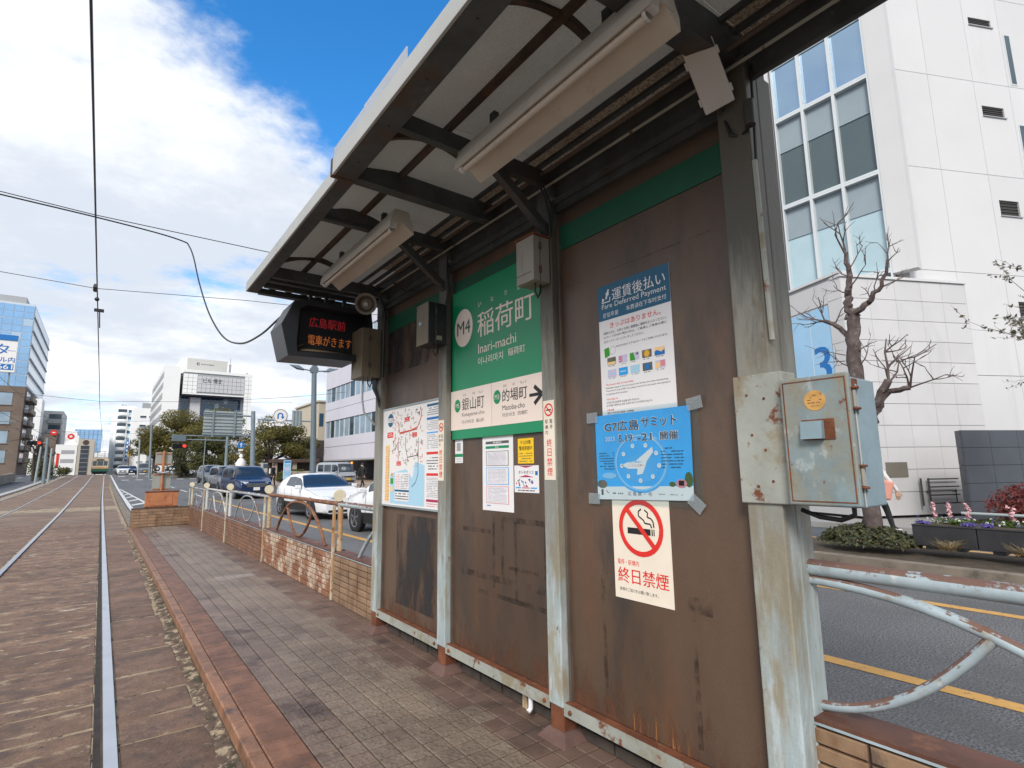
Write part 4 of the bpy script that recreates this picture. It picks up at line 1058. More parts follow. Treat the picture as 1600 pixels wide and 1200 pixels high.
p.rect(-2.76, 1.312, -2.71, 1.320, 'ink_sky'); p.rect(-2.70, 1.312, -2.62, 1.320, 'ink_pink'); p.rect(-2.61, 1.312, -2.55, 1.320, 'ink_sky'); p.fuzz(-2.74, 1.293, -2.57, 1.306, 1, 'ink_grey', rp, .9); p.build('print', t)
# ---- fare notice
t, p = sheet_thing('fare_notice', 'tall teal and white fare deferred payment notice on the nearest wall panel', 'notice', 2.121, 1.512, 1.985, 1.66, 2.425, 'paper_white', 'board', 0.003)
p.rect(-1.985, 2.228, -1.512, 2.425, 'ink_teal')
p.text('運賃後払い', -1.882, 2.325, .066, 'paper_white', .345, .012, l=2)
p.line([(-1.95, 2.355), (-1.955, 2.328), (-1.90, 2.328), (-1.897, 2.352)], .006, 'paper_white', 2); p.disc(-1.915, 2.372, .012, 'paper_white', 3); p.line([(-1.905, 2.395), (-1.925, 2.345)], .012, 'paper_white', 4); p.disc(-1.945, 2.343, .008, 'paper_white', 5)
p.text('Fare Deferred Payment', -1.958, 2.283, .037, 'paper_white', .424, .003, l=2)
p.text('운임후불', -1.953, 2.242, .027, 'paper_white', .11, l=2); p.text('车费请在下车时支付', -1.788, 2.247, .026, 'paper_white', .252, l=2)
p.text('きっぷはありません。', -1.905, 2.178, .030, 'ink_red', .33, .006)
p.text('降車の方は、お降りの際に運賃箱に運賃をお入れください。', -1.952, 2.148, .015, 'ink_black', .41)
p.text('ICカード(PASPY等)の方は、ご乗車とご降車の際に', -1.952, 2.125, .015, 'ink_black', .41)
p.text('ICカードリーダーにタッチしてください。', -1.952, 2.101, .015, 'ink_black', .27)
p.text('PASPYのほか 以下のICカードをご利用いただけます。', -1.87, 2.066, .012, 'ink_black', .33)
p.poly([(-1.955, 2.07), (-1.92, 2.077), (-1.915, 2.03), (-1.95, 2.02)], 'ink_lime'); p.ring(-1.895, 2.055, .020, .022, 'ink_lightgrey', 1, 20)
cards = [('leaf_pale', 0), ('ink_pink', 1), ('ink_lime', 2), ('ink_amber', 3), ('ink_blue', 4), ('ink_lilac', 5), ('ink_sky', 6), ('ink_lightblue', 7), ('ink_blue', 8), ('ink_peach', 9)]
for m, k in cards:
    cx = -1.905 + (k % 5) * 0.078; cz = 1.998 - (k // 5) * 0.066
    p.rect(cx - .03, cz - .02, cx + .03, cz + .02, 'leaf_pale' if k in (3, 0, 8) else 'ink_lilac', 1)
    if k in (3, 8): p.disc(cx, cz, .017, m, 2, 18)
    elif k == 2: p.poly([(cx - .03, cz - .02), (cx + .004, cz - .02), (cx - .006, cz + .02), (cx - .03, cz + .02)], m, 2); p.rect(cx + .01, cz + .006, cx + .025, cz + .016, 'ink_grey', 2)
    elif k == 4: p.rect(cx - .03, cz - .02, cx + .03, cz + .02, 'ink_peach', 2); p.poly([(cx - .03, cz - .02), (cx + .03, cz - .02), (cx + .03, cz + .006), (cx + .01, cz - .006), (cx - .015, cz + .006), (cx - .03, cz)], m, 3)
    elif k == 1:
        for q in range(3): p.rect(cx - .026, cz - .014 + q * .011, cx - .004, cz - .008 + q * .011, 'ink_red', 2)
    elif k == 9: p.rect(cx, cz - .01, cx + .028, cz + .018, 'ink_pink', 2); p.rect(cx - .028, cz - .018, cx, cz + .01, m, 2)
    elif k == 0: p.rect(cx - .028, cz - .018, cx + .028, cz - .004, 'ink_peach', 2)
    else: p.rect(cx - .03, cz - .02, cx + .03, cz + .02, m, 2); p.rect(cx - .02, cz - .004, cx + .018, cz + .003, 'ink_lightblue', 3)
    p.fuzz(cx - .022, cz - .030, cx + .02, cz - .023, 1, 'ink_grey', rp, .8)
p.text('The streetcar does not issue tickets.', -1.952, 1.869, .010, 'ink_red', .19)
p.text('Passengers paying in cash should put it into the fare box when disembarking.', -1.952, 1.850, .010, 'ink_black', .40)
p.text('Those with IC cards (PASPY, etc.), please touch the IC card reader when getting on', -1.952, 1.834, .010, 'ink_black', .41)
p.text('and getting off the streetcar.', -1.952, 1.817, .010, 'ink_black', .15)
p.text('차표는 없습니다', -1.952, 1.790, .011, 'ink_red', .08); p.text('내리실 때 요금함에 요금을 넣어 주십시오', -1.952, 1.772, .011, 'ink_black', .22); p.text('IC카드를 이용하시는 분은 승차와 하차 시 터치하여 주십시오', -1.952, 1.756, .011, 'ink_black', .30)
p.text('不售车票', -1.952, 1.733, .010, 'ink_red', .05); p.text('请在下车时将车费投入收费箱', -1.952, 1.716, .011, 'ink_black', .18); p.text('使用IC卡的乘客、请在上下车时触碰读卡器', -1.952, 1.699, .011, 'ink_black', .28)
p.build('lettering', t)
# ---- no smoking sign
t, p = sheet_thing('no_smoking_sign', 'cream no smoking sign with a large red ring low on the nearest panel', 'no smoking sign', 2.122, 1.592, 1.945, 0.795, 1.30, 'paper_cream', 'board', 0.002)
cx, cz = -1.766, 1.144
p.ring(cx, cz, .112, .136, 'ink_red', 3); p.line([(cx - .082, cz + .088), (cx + .082, cz - .088)], .024, 'ink_red', 4)
p.rect(-1.848, 1.112, -1.706, 1.142, 'ink_black', 1); p.rect(-1.700, 1.112, -1.693, 1.142, 'ink_black', 1); p.rect(-1.688, 1.112, -1.682, 1.142, 'ink_black', 1)
p.line([(-1.757, 1.235), (-1.775, 1.222), (-1.775, 1.200), (-1.745, 1.182), (-1.738, 1.168), (-1.705, 1.166), (-1.698, 1.148)], .007, 'ink_black', 1)
p.line([(-1.738, 1.232), (-1.718, 1.218), (-1.722, 1.198), (-1.700, 1.192), (-1.688, 1.178), (-1.684, 1.150)], .007, 'ink_black', 1)
p.text('電停・駅構内', -1.922, .958, .026, 'ink_red', .135, .004)
p.text('終日禁煙', -1.922, .872, .073, 'ink_red', .306, .016)
p.text('皆様のご協力をお願い致します。', -1.913, .832, .017, 'ink_black', .235, .004)
p.build('lettering', t)
# ---- G7 poster in a plastic sleeve with tape
t = thing('summit_poster', 'bright blue summit poster in a taped clear sleeve over the other notices', 'poster', (2.112, 1.74, 1.28))
o = Vector((2.1165, 0, 0))
b = MB(); b.add([(2.1165, 2.036, 1.272), (2.1165, 1.450, 1.287), (2.1165, 1.442, 1.716), (2.1165, 2.038, 1.712)], [(0, 1, 2, 3)], 'paper_blue'); b.build('sheet', t)
p = Print((2.1165, 0, 0), U, V)
p.poly([(-2.036, 1.272), (-1.450, 1.287), (-1.449, 1.352), (-2.037, 1.337)], 'paper_white')
p.fuzz(-1.93, 1.298, -1.86, 1.318, 1, 'ink_grey', rp, .6, 2); p.text('広 島 県 ・ 市', -1.83, 1.298, .02, 'ink_grey', .15, l=2); p.fuzz(-1.66, 1.305, -1.49, 1.318, 1, 'ink_lightgrey', rp, .6, 2); p.rect(-2.01, 1.295, -1.995, 1.325, 'ink_grey', 2); p.line([(-1.975, 1.32), (-1.965, 1.31), (-1.955, 1.308)], .004, 'ink_grey', 2)
def halo(st, x, z, h, w, bo):
    p.text(st, x - .002, z - .002, h + .004, 'paper_white', w + .004, bo + .055, l=2); p.text(st, x, z, h, 'ink_maroonbrown', w, bo + .012, l=3)
mat('ink_maroonbrown', '#4e3a28', 0.5, 0, 0)
mat('ink_skyhaze', '#8cc9f4', 0.5, 0, 0.05, 8)
mat('ink_skymid', '#4aaef0', 0.5, 0, 0.05, 8)
halo('G7広島', -1.970, 1.622, .054, .23, .012); halo('サミット', -1.725, 1.632, .048, .208, .012)
halo('5.19', -1.876, 1.566, .037, .092, .012); halo('-21', -1.752, 1.567, .036, .088, .012); halo('開催', -1.614, 1.566, .040, .10, .010)
p.text('2023', -1.967, 1.573, .023, 'paper_white', .065, .012, l=3); p.text('(金)', -1.778, 1.566, .016, 'paper_white', l=3); p.text('(日)', -1.660, 1.566, .016, 'paper_white', l=3)
p.ring(-1.745, 1.46, .150, .160, 'ink_skyhaze', 2, 50, 0.86); p.ring(-1.745, 1.46, .160, .172, 'ink_skymid', 2, 50, 0.86)
p.disc(-1.745, 1.43, .11, 'ink_skymid', 1, 30, .07)
for pts in ([(-1.86, 1.448), (-1.83, 1.462), (-1.77, 1.468), (-1.72, 1.50), (-1.665, 1.535), (-1.66, 1.51), (-1.70, 1.468), (-1.715, 1.432), (-1.73, 1.405), (-1.765, 1.40), (-1.76, 1.430), (-1.82, 1.430)],):
    p.poly(pts, 'paper_white', 3)
p.text('ここから未来へ', -1.835, 1.458, .011, 'ink_sky', .105, l=4); p.text('ここから世界へ', -1.825, 1.441, .011, 'ink_pink', .11, l=4)
for k in range(9):
    a = R_(70 + k * 40); p.disc(-1.745 + .118 * math.cos(a), 1.46 + .088 * math.sin(a), .012, 'paper_white', 3, 7); p.disc(-1.745 + .118 * math.cos(a), 1.462 + .088 * math.sin(a), .005, 'ink_lightblue', 4, 6)
p.fuzz(-2.015, 1.425, -1.91, 1.52, 7, 'ink_teal', rp, .5, 3); p.fuzz(-1.615, 1.43, -1.49, 1.535, 7, 'ink_teal', rp, .5, 3)
p.disc(-2.0, 1.352, .035, 'leaf_pale', 2, 12, .022); p.disc(-1.47, 1.38, .022, 'leaf_lime', 2, 12, .035); p.disc(-1.56, 1.358, .018, 'leaf_lime', 2, 10, .012); p.disc(-1.51, 1.362, .03, 'ink_pink', 3, 12, .02); p.rect(-1.525, 1.352, -1.495, 1.375, 'ink_pink', 3); p.disc(-1.95, 1.395, .05, 'ink_skyhaze', 2, 14, .016)
p.build('print', t)
b = MB(); n = 10; pr = None
for i in range(n + 1):
    y = 2.062 - .662 * i / n; w = .0012 * math.sin(i * 2.1)
    row = [(2.1118 + w, y, 1.247 + .012 * i / n), (2.1118 - w, y, 1.735)]
    if pr: b.add(pr + row, [(0, 1, 3, 2)], 'sleeve')
    pr = row
b.build('clear_sleeve', t, True)
for c, ang in (((2.055, 1.705), 0), ((1.415, 1.722), -8), ((2.06, 1.275), 0), ((1.435, 1.275), 40)):
    b = MB(); a = R_(ang); ax = (0, math.cos(a), math.sin(a)); ay = (0, -math.sin(a), math.cos(a))
    b.obox((2.1100, c[0], c[1]), (ax, ay, (1, 0, 0)), (.040, .028, .0003), 'tape'); b.build('tape', t)
# ================================================================== BOXES, LAMPS, SPEAKER, DISPLAY
def control_box(label, x0, x1, y0, y1, z0, z1, m, m2=None, cable=True, hood=False):
    t = thing('control_box', label, 'control box', ((x0 + x1) / 2, (y0 + y1) / 2, z0))
    b = MB(); b.box(x0, x1, y0, y1, z0, z1, m); bd = b.build('box', t, bevel=.004)
    pbox('lid', t, x0 + (x1 - x0) * .38, x0 + (x1 - x0) * .385 + .004, y0 - .002, y1 + .002, z0 + .0, z1 + .001, 'gap_trim')
    if hood: pbox('cap', t, x0 - .008, x1 + .002, y0 - .012, y1 + .008, z1, z1 + .008, m2 or 'gap_trim')
    for f in (.25, .78):
        z = z0 + (z1 - z0) * f
        c = MB(); c.box(x0 + (x1 - x0) * .33, x0 + (x1 - x0) * .45, y0 - .009, y0 - .001, z - .022, z + .022, m2 or m); c.cyl((x0 + (x1 - x0) * .39, y0 - .008, z - .02), (x0 + (x1 - x0) * .39, y0 - .008, z + .02), .004, 'gap_trim', 6); c.build('hinge', t)
    if cable:
        xm = (x0 + x1) / 2; b = MB()
        b.tube([(xm - .01, y0 + .05, z0), (xm - .012, y0 + .05, z0 - .05), (xm + .01, y0 + .052, z0 - .085), (xm + .03, y0 + .055, z0 - .05), (xm + .035, y0 + .055, z0)], .006, 'cable_black', 8); b.build('cable', t, True)
    return t
t = control_box('beige metal control box with hinges on the post right of the station sign', 1.93, 2.057, 2.31, 2.475, 2.535, 2.815, 'box_beige', 'rust', True, True)
b = MB(); b.box(1.928, 1.9298, 2.33, 2.474, 2.588, 2.591, 'gap_trim'); b.build('seam', t)
t = control_box('dark grey and black control box left of the station sign', 1.90, 2.057, 3.535, 3.73, 2.39, 2.715, 'box_black', 'steel_dark', True)
pbox('side_cover', t, 1.8975, 1.8998, 3.54, 3.73, 2.39, 2.715, 'box_olive'); pbox('type_plate', t, 1.965, 2.015, 3.532, 3.5345, 2.42, 2.455, 'box_beige')
c = MB(); c.lathe([(0, .012), (.014, .010), (.018, 0)], (1.897, 3.66, 2.56), (-1, 0, 0), 'frost_blue', 12); c.build('button', t, True)
t = control_box('brown control box under the loudspeaker at the far end of the shelter', 1.86, 2.05, 4.765, 5.03, 2.30, 2.775, 'box_olive', 'steel_dark', True)
# wiring bundle below that box
b = MB()
for k in range(4): b.tube([(1.99 + .015 * k, 4.80, 2.30), (1.985 + .012 * k, 4.79, 2.2), (2.02 + .006 * k, 4.775 - .004 * k, 2.12), (2.05, 4.772, 2.02 + .02 * k)], .006, 'cable_black', 6)
b.build('wiring_bundle', sh, True)
b = MB(); b.tube([(1.93, 4.9, 2.30), (1.93, 4.9, 2.10), (1.95, 4.9, 1.98), (2.055, 4.88, 1.86)], .010, 'galv_light', 8); b.build('conduit', sh, True)
b = MB(); b.tube([(1.84, 4.55, 3.12), (2.0, 4.66, 3.06), (2.048, 4.70, 2.9), (2.05, 4.715, 2.3)], .011, 'cable_black', 8); b.build('conduit_cable', sh, True)
b = MB(); b.tube([(2.02, 4.45, 3.15), (2.03, 4.2, 3.0), (2.045, 4.0, 2.95)], .008, 'cable_black', 8); b.build('conduit_cable', sh, True)
b = MB(); b.tube([(2.052, 3.52, 3.1), (2.05, 3.50, 2.8), (2.046, 3.535, 2.72)], .006, 'cable_black', 8); b.build('conduit_cable', sh, True)
b = MB(); b.tube([(1.95, 2.28, 3.15), (2.0, 2.27, 3.05), (2.04, 2.28, 2.95), (2.045, 2.285, 2.82)], .007, 'cable_black', 8); b.tube([(1.97, 2.27, 3.15), (2.05, 2.265, 3.0), (2.05, 2.285, 2.83)], .005, 'cable_black', 8); b.build('conduit_cable', sh, True)
# tilted white junction box by the near post
t = thing('junction_box', 'tilted white junction box under the roof beside the broad near post', 'junction box', (1.9, 1.1, 2.9))
jc = Vector((1.93, 1.118, 3.084)); jn = Vector((-.72, -.42, -.55)).normalized(); jv = Vector((-.165, -.01, .215)); jv = (jv - jn * jv.dot(jn)).normalized(); ju = jv.cross(jn).normalized()
b = MB(); b.obox(jc - jn * .055, (ju, jv, jn), (.058, .13, .045), 'box_beige'); b.build('box', t, bevel=.005)
b = MB(); b.obox(jc - jn * .004, (ju, jv, jn), (.063, .136, .006), 'box_white'); b.build('lid', t, bevel=.005)
for s_ in (-1, 1):
    for f in (-.08, .08):
        b = MB(); b.obox(jc + jv * f + ju * s_ * .066 - jn * .02, (ju, jv, jn), (.005, .016, .018), 'box_white'); b.build('clasp', t)
e0 = jc - jv * .13 - jn * .05
b = MB(); b.tube([e0, e0 - jv * .05, e0 + Vector((.0, -.04, -.16)), e0 + Vector((.03, -.07, -.17)), Vector((2.035, 1.012, 2.84))], .008, 'cable_black', 8); b.build('cable', t, True)
b = MB(); b.bar(jc - jn * .10 + jv * .1, Vector((2.0, 1.10, 3.25)), .03, .02, 'roof_steel'); b.build('bracket', t)
b = MB(); b.cyl((2.035, 1.01, 2.84), (2.035, 1.01, 2.95), .022, 'steel_dark', 10); b.build('gland', t, True)
# fluorescent battens
def batten(label, y0, y1):
    t = thing('fluorescent_lamp', label, 'lamp', (1.45, (y0 + y1) / 2, 3.0), 0, 'fluorescent lamps under the shelter roof')
    b = MB(); b.prism([(-.045, .165), (.045, .165), (.088, .07), (.092, .018), (.086, .018), (.0, .085), (-.072, .038), (-.080, .036), (-.078, .08)], (1.455, y0, 2.985), (1, 0, 0), (0, 0, 1), (0, 1, 0), y1 - y0, 'lamp_housing'); b.build('reflector', t, bevel=.002)
    b = MB(); b.tube([(1.412, y0 + .045, 3.022), (1.412, y1 - .045, 3.022)], .0165, 'lamp_tube', 12); b.build('tube', t, True)
    for y, s in ((y0, 1), (y1, -1)):
        b = MB(); b.box(1.385, 1.43, min(y + s * .003, y + s * .03), max(y + s * .003, y + s * .03), 3.02, 3.075, 'box_white'); b.lathe([(.022, 0), (.024, .012), (.018, .02), (.0, .022)], (1.405, y + s * .03, 3.018), (0, s, 0), 'box_white', 10); b.build('socket', t, bevel=.002)
        pbox('end_cap', t, 1.40, 1.51, y - .004 if s > 0 else y + .001, y - .001 if s > 0 else y + .004, 3.06, 3.14, 'lamp_housing')
    for f in (.2, .8): pbox('hanger', t, 1.44, 1.47, y0 + (y1 - y0) * f - .02, y0 + (y1 - y0) * f + .02, 3.151, 3.24, 'roof_steel')
    return t
batten('long dusty fluorescent lamp nearest to the camera under the roof', 0.99, 2.29)
batten('dusty fluorescent lamp at the far end of the roof above the display', 3.10, 4.52)
# horn loudspeaker
t = thing('loudspeaker', 'oval horn loudspeaker under the far end of the roof', 'loudspeaker', (1.87, 4.75, 2.99))
d = Vector((-.45, -.85, -.22)).normalized(); c = Vector((1.86, 4.70, 2.985))
b = MB(); b.lathe([(.03, -.13), (.045, -.11), (.045, -.07), (.055, -.05), (.085, -.015), (.098, 0), (.102, .004), (.094, .004), (.08, -.014), (.052, -.045), (.0, -.05)], c, d, 'box_beige', 24); b.build('horn', t, True)
b = MB(); b.lathe([(.090, -.006), (.055, -.035), (.05, -.036)], c, d, 'gap_trim', 24); b.lathe([(.0, .0), (.018, -.004), (.026, -.02), (.03, -.044)], c, d, 'box_white', 16); b.build('throat', t, True)
b = MB(); b.bar(c - d * .1, (1.9, 4.80, 3.12), .03, .012, 'steel_dark'); b.build('bracket', t)
# LED display
t = thing('led_display', 'black hooded train arrival display with red and amber characters', 'arrival display', (1.6, 5.1, 2.45))
out_ = [(1.235, 2.455), (1.165, 2.735), (1.27, 2.965), (1.40, 2.995), (2.0, 2.975), (2.04, 2.62), (1.86, 2.462)]
b = MB(); b.prism(out_, (0, 5.05, 0), (1, 0, 0), (0, 0, 1), (0, 1, 0), 0.24, 'box_black'); b.build('case', t, bevel=.008)
inn = [(1.315, 2.50), (1.305, 2.60), (1.325, 2.90), (1.40, 2.945), (1.98, 2.93), (1.985, 2.62), (1.86, 2.53)]
b = MB()
for i in range(len(out_)):
    j = (i + 1) % len(out_)
    A = [(out_[i][0], 4.90, out_[i][1]), (out_[j][0], 4.90, out_[j][1]), (inn[j][0], 4.90, inn[j][1]), (inn[i][0], 4.90, inn[i][1])]
    B = [(x, 5.049, z) for x, _, z in A]
    b.add(A + B, [(0, 1, 2, 3), (1, 0, 4, 5), (3, 2, 6, 7)], 'box_black')
b.build('hood', t, bevel=.003)
b = MB(); b.quad((1.32, 4.93, 2.515), (1.86, 4.93, 2.535), (1.86, 5.045, 2.56), (1.36, 5.045, 2.57), 'box_olive'); b.build('sill', t)
pbox('screen', t, 1.36, 1.97, 5.036, 5.046, 2.565, 2.90, 'car_black')
p = Print((0, 5.035, 0), (1, 0, 0), (0, 0, 1))
p.text('広島駅前', 1.445, 2.775, .098, 'led_red', .345, .006); p.text('電車がきます', 1.440, 2.605, .098, 'led_amber', .415, .006)
p.build('characters', t)
for x in (1.47, 1.62, 1.80):
    b = MB(); b.box(x - .015, x + .015, 5.1, 5.13, 2.99, 3.12, 'roof_steel'); b.build('hanger', t)
b = MB(); b.tube([(1.33, 4.945, 2.555), (1.40, 5.03, 2.60)], .007, 'box_olive', 8); b.build('stay', t, True)
# ---- electrical cabinet on the near post
t = thing('electrical_cabinet', 'weathered blue grey electrical cabinet with rusty hinges on the near post', 'electrical cabinet', (2.08, .855, 1.295))
b = MB(); b.box(2.022, 2.235, 0.742, 0.972, 1.296, 1.742, 'cabinet_side'); b.build('cabinet', t, bevel=.006)
b = MB(); b.box(2.000, 2.0215, 0.738, 0.972, 1.300, 1.755, 'cabinet_paint'); dr = b.build('door', t, bevel=.005)
b = MB()
for a in ((.748, .962, 1.312, 1.316), (.748, .962, 1.738, 1.742), (.748, .752, 1.316, 1.738), (.958, .962, 1.316, 1.738)): b.box(1.9985, 2.0005, a[0], a[1], a[2], a[3], 'rust')
b.build('door_seam', dr)
b = MB(); b.lathe([(0, .0016), (.036, .0016), (.0365, 0)], (2.0, .852, 1.667), (-1, 0, 0), 'brass_sticker', 32); b.build('round_sticker', dr)
pp = Print((1.9984, 0, 0), U, V); pp.text('電気', -.852, 1.682, .007, 'pipe_rust', align='c'); pp.fuzz(-.876, 1.655, -.828, 1.675, 2, 'pipe_rust', rp, .5); pp.fuzz(-.866, 1.645, -.838, 1.651, 1, 'pipe_rust', rp, .6); pp.build('sticker_print', dr)
b = MB(); b.box(1.9965, 1.9995, .795, .902, 1.528, 1.600, 'rust'); b.build('latch_recess', dr)
b = MB(); b.prism([(0, 0), (.026, .0), (.016, .062), (0, .064)], (1.9960, .828, 1.531), (-1, 0, 0), (0, 0, 1), (0, 1, 0), .072, 'cabinet_side'); b.build('latch_handle', dr, bevel=.003)
for z in (1.665, 1.40):
    b = MB()
    for s in (-.036, .036):
        b.lathe([(.0, .004), (.013, .004), (.015, .0), (.013, -.004), (0, -.004)], (2.028, .732, z + s), (0, 0, 1), 'rust', 12)
        b.box(2.024, 2.058, .730, .742, z + s - .003, z + s + .003, 'rust')
    b.cyl((2.028, .735, z - .03), (2.028, .735, z + .03), .007, 'box_beige', 8); b.cyl((2.05, .736, z - .055), (2.05, .736, z + .05), .004, 'cabinet_side', 6)
    b.build('hinge', t, True)
b = MB(); b.tube([(2.035, .738, 1.30), (2.035, .738, 1.62)], .0035, 'fascia_metal', 6); b.build('hinge_rod', t, True)
b = MB(); b.box(2.035, 2.075, .738, .7418, 1.695, 1.735, 'rust'); b.build('rust_plate', t)
b = MB(); b.tube([(2.10, .80, 1.297), (2.10, .80, 1.265), (2.11, .85, 1.245), (2.13, .93, 1.25), (2.15, 1.0, 1.27)], .009, 'cable_black', 8); b.build('cable', t, True)
# ================================================================== PLATFORM FENCE
FX = 2.185
fn = thing('platform_fence', 'rusty pipe railing with hoop ornaments on a low tiled wall along the platform', 'fence', (2.24, 9.0, 0))
PY = (-0.55, 2.75, 6.25, 9.55, 12.9, 16.1, 18.95)
def tile_mesh(w, h, m, d=0.016):
    b = MB(); c = 0.004
    b.add([(-d, -w / 2 + c, -h / 2 + c), (-d, w / 2 - c, -h / 2 + c), (-d, w / 2 - c, h / 2 - c), (-d, -w / 2 + c, h / 2 - c),
           (-d + c, -w / 2, -h / 2), (-d + c, w / 2, -h / 2), (-d + c, w / 2, h / 2), (-d + c, -w / 2, h / 2),
           (0, -w / 2, -h / 2), (0, w / 2, -h / 2), (0, w / 2, h / 2), (0, -w / 2, h / 2)],
          [(3, 2, 1, 0)] + [(i, (i + 1) % 4, (i + 1) % 4 + 4, i + 4) for i in range(4)] + [(i + 4, (i + 1) % 4 + 4, (i + 1) % 4 + 8, i + 8) for i in range(4)], m)
    return b.mesh('wall_tile')
tms = {}
restw = MB()
for bi in range(len(PY) - 1):
    y0, y1 = PY[bi], PY[bi + 1]; n = 14; tw = (y1 - y0) / n
    z0 = zp((y0 + y1) / 2)
    w = MB(); w.box(FX, FX + .13, y0, y1, z0 - .25, z0 + .50, 'grout_dark'); w.build('low_wall', fn)
    cp = MB(); cp.box(FX - .018, FX + .145, y0 + .03, y1 - .03, z0 + .501, z0 + .522, 'coping'); cp.box(FX - .020, FX - .0185, y0 + .03, y1 - .03, z0 + .498, z0 + .508, 'pipe_paint'); cp.build('coping', fn, bevel=.004)
    m = 'tile_white' if bi == 3 - 1 else ('tile_tan' if bi in (0, 1) else 'tile_rust')
    for r in range(8):
        for i in range(n):
            y = y0 + tw * (i + .5); z = z0 + .030 + .0615 * r
            m_ = m; m = 'tile_shaded' if 1.0 < y < 4.75 else m  # painted shade on the tiles behind the shelter wall
            near = (bi == 2) or (bi == 1 and y > 4.75) or (bi == 0 and y < 0.95 and r >= 4)
            if near:
                if m not in tms: tms[m] = tile_mesh(.225, .0525, m)
                o = link('wall_tile', tms[m], fn); o.location = Vector((FX, y, z)) - off(fn)
            else:
                me = tms.setdefault(m, tile_mesh(.225, .0525, m)); f0 = len(restw.v); mi = restw.mi(m)
                restw.v += [(v.co.x + FX, v.co.y + y, v.co.z + z) for v in me.vertices]; restw.f += [[q + f0 for q in p.vertices] for p in me.polygons]; restw.m += [mi] * len(me.polygons)
            m = m_
    # rail and ornaments
    zt = z0 + 1.045 - .0 * bi
    pm = ('pipe_paint', 'pipe_paint', 'pipe_rust', 'pipe_paint', 'pipe_white', 'pipe_paint')[bi]
    rx = FX + .06
    b = MB(); b.tube([(rx, y0 - .02, zt), (rx, (y0 + y1) / 2, zt), (rx, y1 + .02, zt)], .031 if bi < 2 else .026, pm, 14); b.build('top_rail', fn, True)
    yc = (y0 + y1) / 2; hw = 1.15; zb = z0 + .52; pk = zt - .045
    pth = [(rx, yc + hw * t, zb + (pk - zb) * (1 - abs(t) ** 2.5)) for t in [k / 14 - 1 for k in range(29)]]
    b = MB(); b.tube(pth, .020 if bi < 3 else .015, pm, 12); b.build('hoop', fn, True)
    hu = .60; zj = zb + (pk - zb) * (1 - (hu / hw) ** 2.5)
    pth = [(rx, yc + hu * q, zb + .02 + (zj - zb - .02) * abs(q) ** 2.1) for q in [k / 10 - 1 for k in range(21)]]
    b = MB(); b.tube(pth, .018 if bi < 3 else .013, pm, 12); b.build('hoop', fn, True)
stuff(restw.build('distant_wall_tiles', fn))
for i, y in enumerate(PY):
    z0 = zp(y); c = ('pipe_paint', 'post_paint', 'post_cream', 'post_cream', 'pipe_white', 'pipe_white', 'post_cream')[i]
    b = MB(); b.box(FX - .030, FX - .004, y - .022, y + .022, z0 + .0, z0 + 1.03, 'post_cream'); p = b.build('post', fn, bevel=.004)
    b = MB(); b.tube([(FX + .06, y + .01, z0 + .522), (FX + .06, y + .01, z0 + 1.035)], .032, c, 12); b.build('post_pipe', fn, True)
    d = Vector((-.35, -.93, 0)).normalized()
    b = MB(); b.lathe([(0, .010), (.066, .010), (.070, .006), (.070, -.006), (.066, -.010), (0, -.010)], (FX + .035, y - .015, z0 + 1.145), d, 'disc_cream', 24); b.build('reflector_disc', fn)
    b = MB(); b.cyl((FX + .045, y, z0 + 1.03), (FX + .045, y, z0 + 1.09), .012, 'rust', 8); b.build('disc_stem', fn)
b = MB(); b.obox((FX + .10, 6.20, 1.075), ((1, 0, .35), (-.35, 0, 1), (0, 1, 0)), (.03, .04, .004), 'paper_white'); b.build('reflector_plate', fn)
# ---- end of the platform: tiled wall, orange box, the backs of two signs
ew = thing('end_wall', 'low tan tiled wall closing the far end of the platform', 'wall', (1.45, 18.8, 0))
pbox('core', ew, 0.76, 2.18, 18.70, 18.95, -.3, .42, 'grout_dark')
me = tile_mesh(.20, .075, 'tile_tan')
for r in range(6):
    for i in range(7):
        o = link('wall_tile', me, ew); o.rotation_euler = (0, 0, R_(90)); o.location = Vector((.862 + i * .2025, 18.70, -.06 + r * .081)) - off(ew)
ob = thing('grit_box', 'orange rusted steel box standing on the tiled end wall', 'box', (1.45, 18.85, .42))
b = MB(); b.box(1.06, 1.86, 18.72, 18.95, .425, .86, 'orange_rust'); b.build('box', ob, bevel=.008)
pbox('front_panel', ob, 1.2, 1.72, 18.708, 18.7195, .48, .83, 'orange_rust', .004); pbox('rim', ob, 1.04, 1.88, 18.70, 18.96, .861, .885, 'rust', .004); pbox('foot_rail', ob, 1.05, 1.87, 18.70, 18.7185, .425, .46, 'rust')
sg = thing('road_sign', 'backs of two plates and two lamps on a rusty pole behind the orange box', 'road sign', (1.45, 19.05, -.1))
b = MB(); b.cyl((1.45, 19.05, -.15), (1.45, 19.05, 2.05), .035, 'orange_rust', 10); b.build('pole', sg, True)
for x0, x1, z0, z1 in ((1.21, 1.67, .90, 1.40), (1.24, 1.66, 1.62, 2.01)):
    b = MB(); b.box(x0, x1, 19.09, 19.10, z0, z1, 'signback'); q = b.build('plate', sg, bevel=.004)
    for z in (z0 + .04, z1 - .04): pbox('bracket', q, x0 + .02, x1 - .02, 19.07, 19.0885, z - .015, z + .015, 'orange_rust')
for x in (1.30, 1.62):
    b = MB(); b.lathe([(0, .05), (.05, .04), (.075, 0), (.085, -.02), (.07, -.05)], (x, 19.0, 1.52), (.2, -1, 0), 'box_black', 18); b.lathe([(0, .052), (.035, .046)], (x, 19.0, 1.522), (.2, -1, 0), 'box_white', 14); b.build('warning_lamp', sg, True)
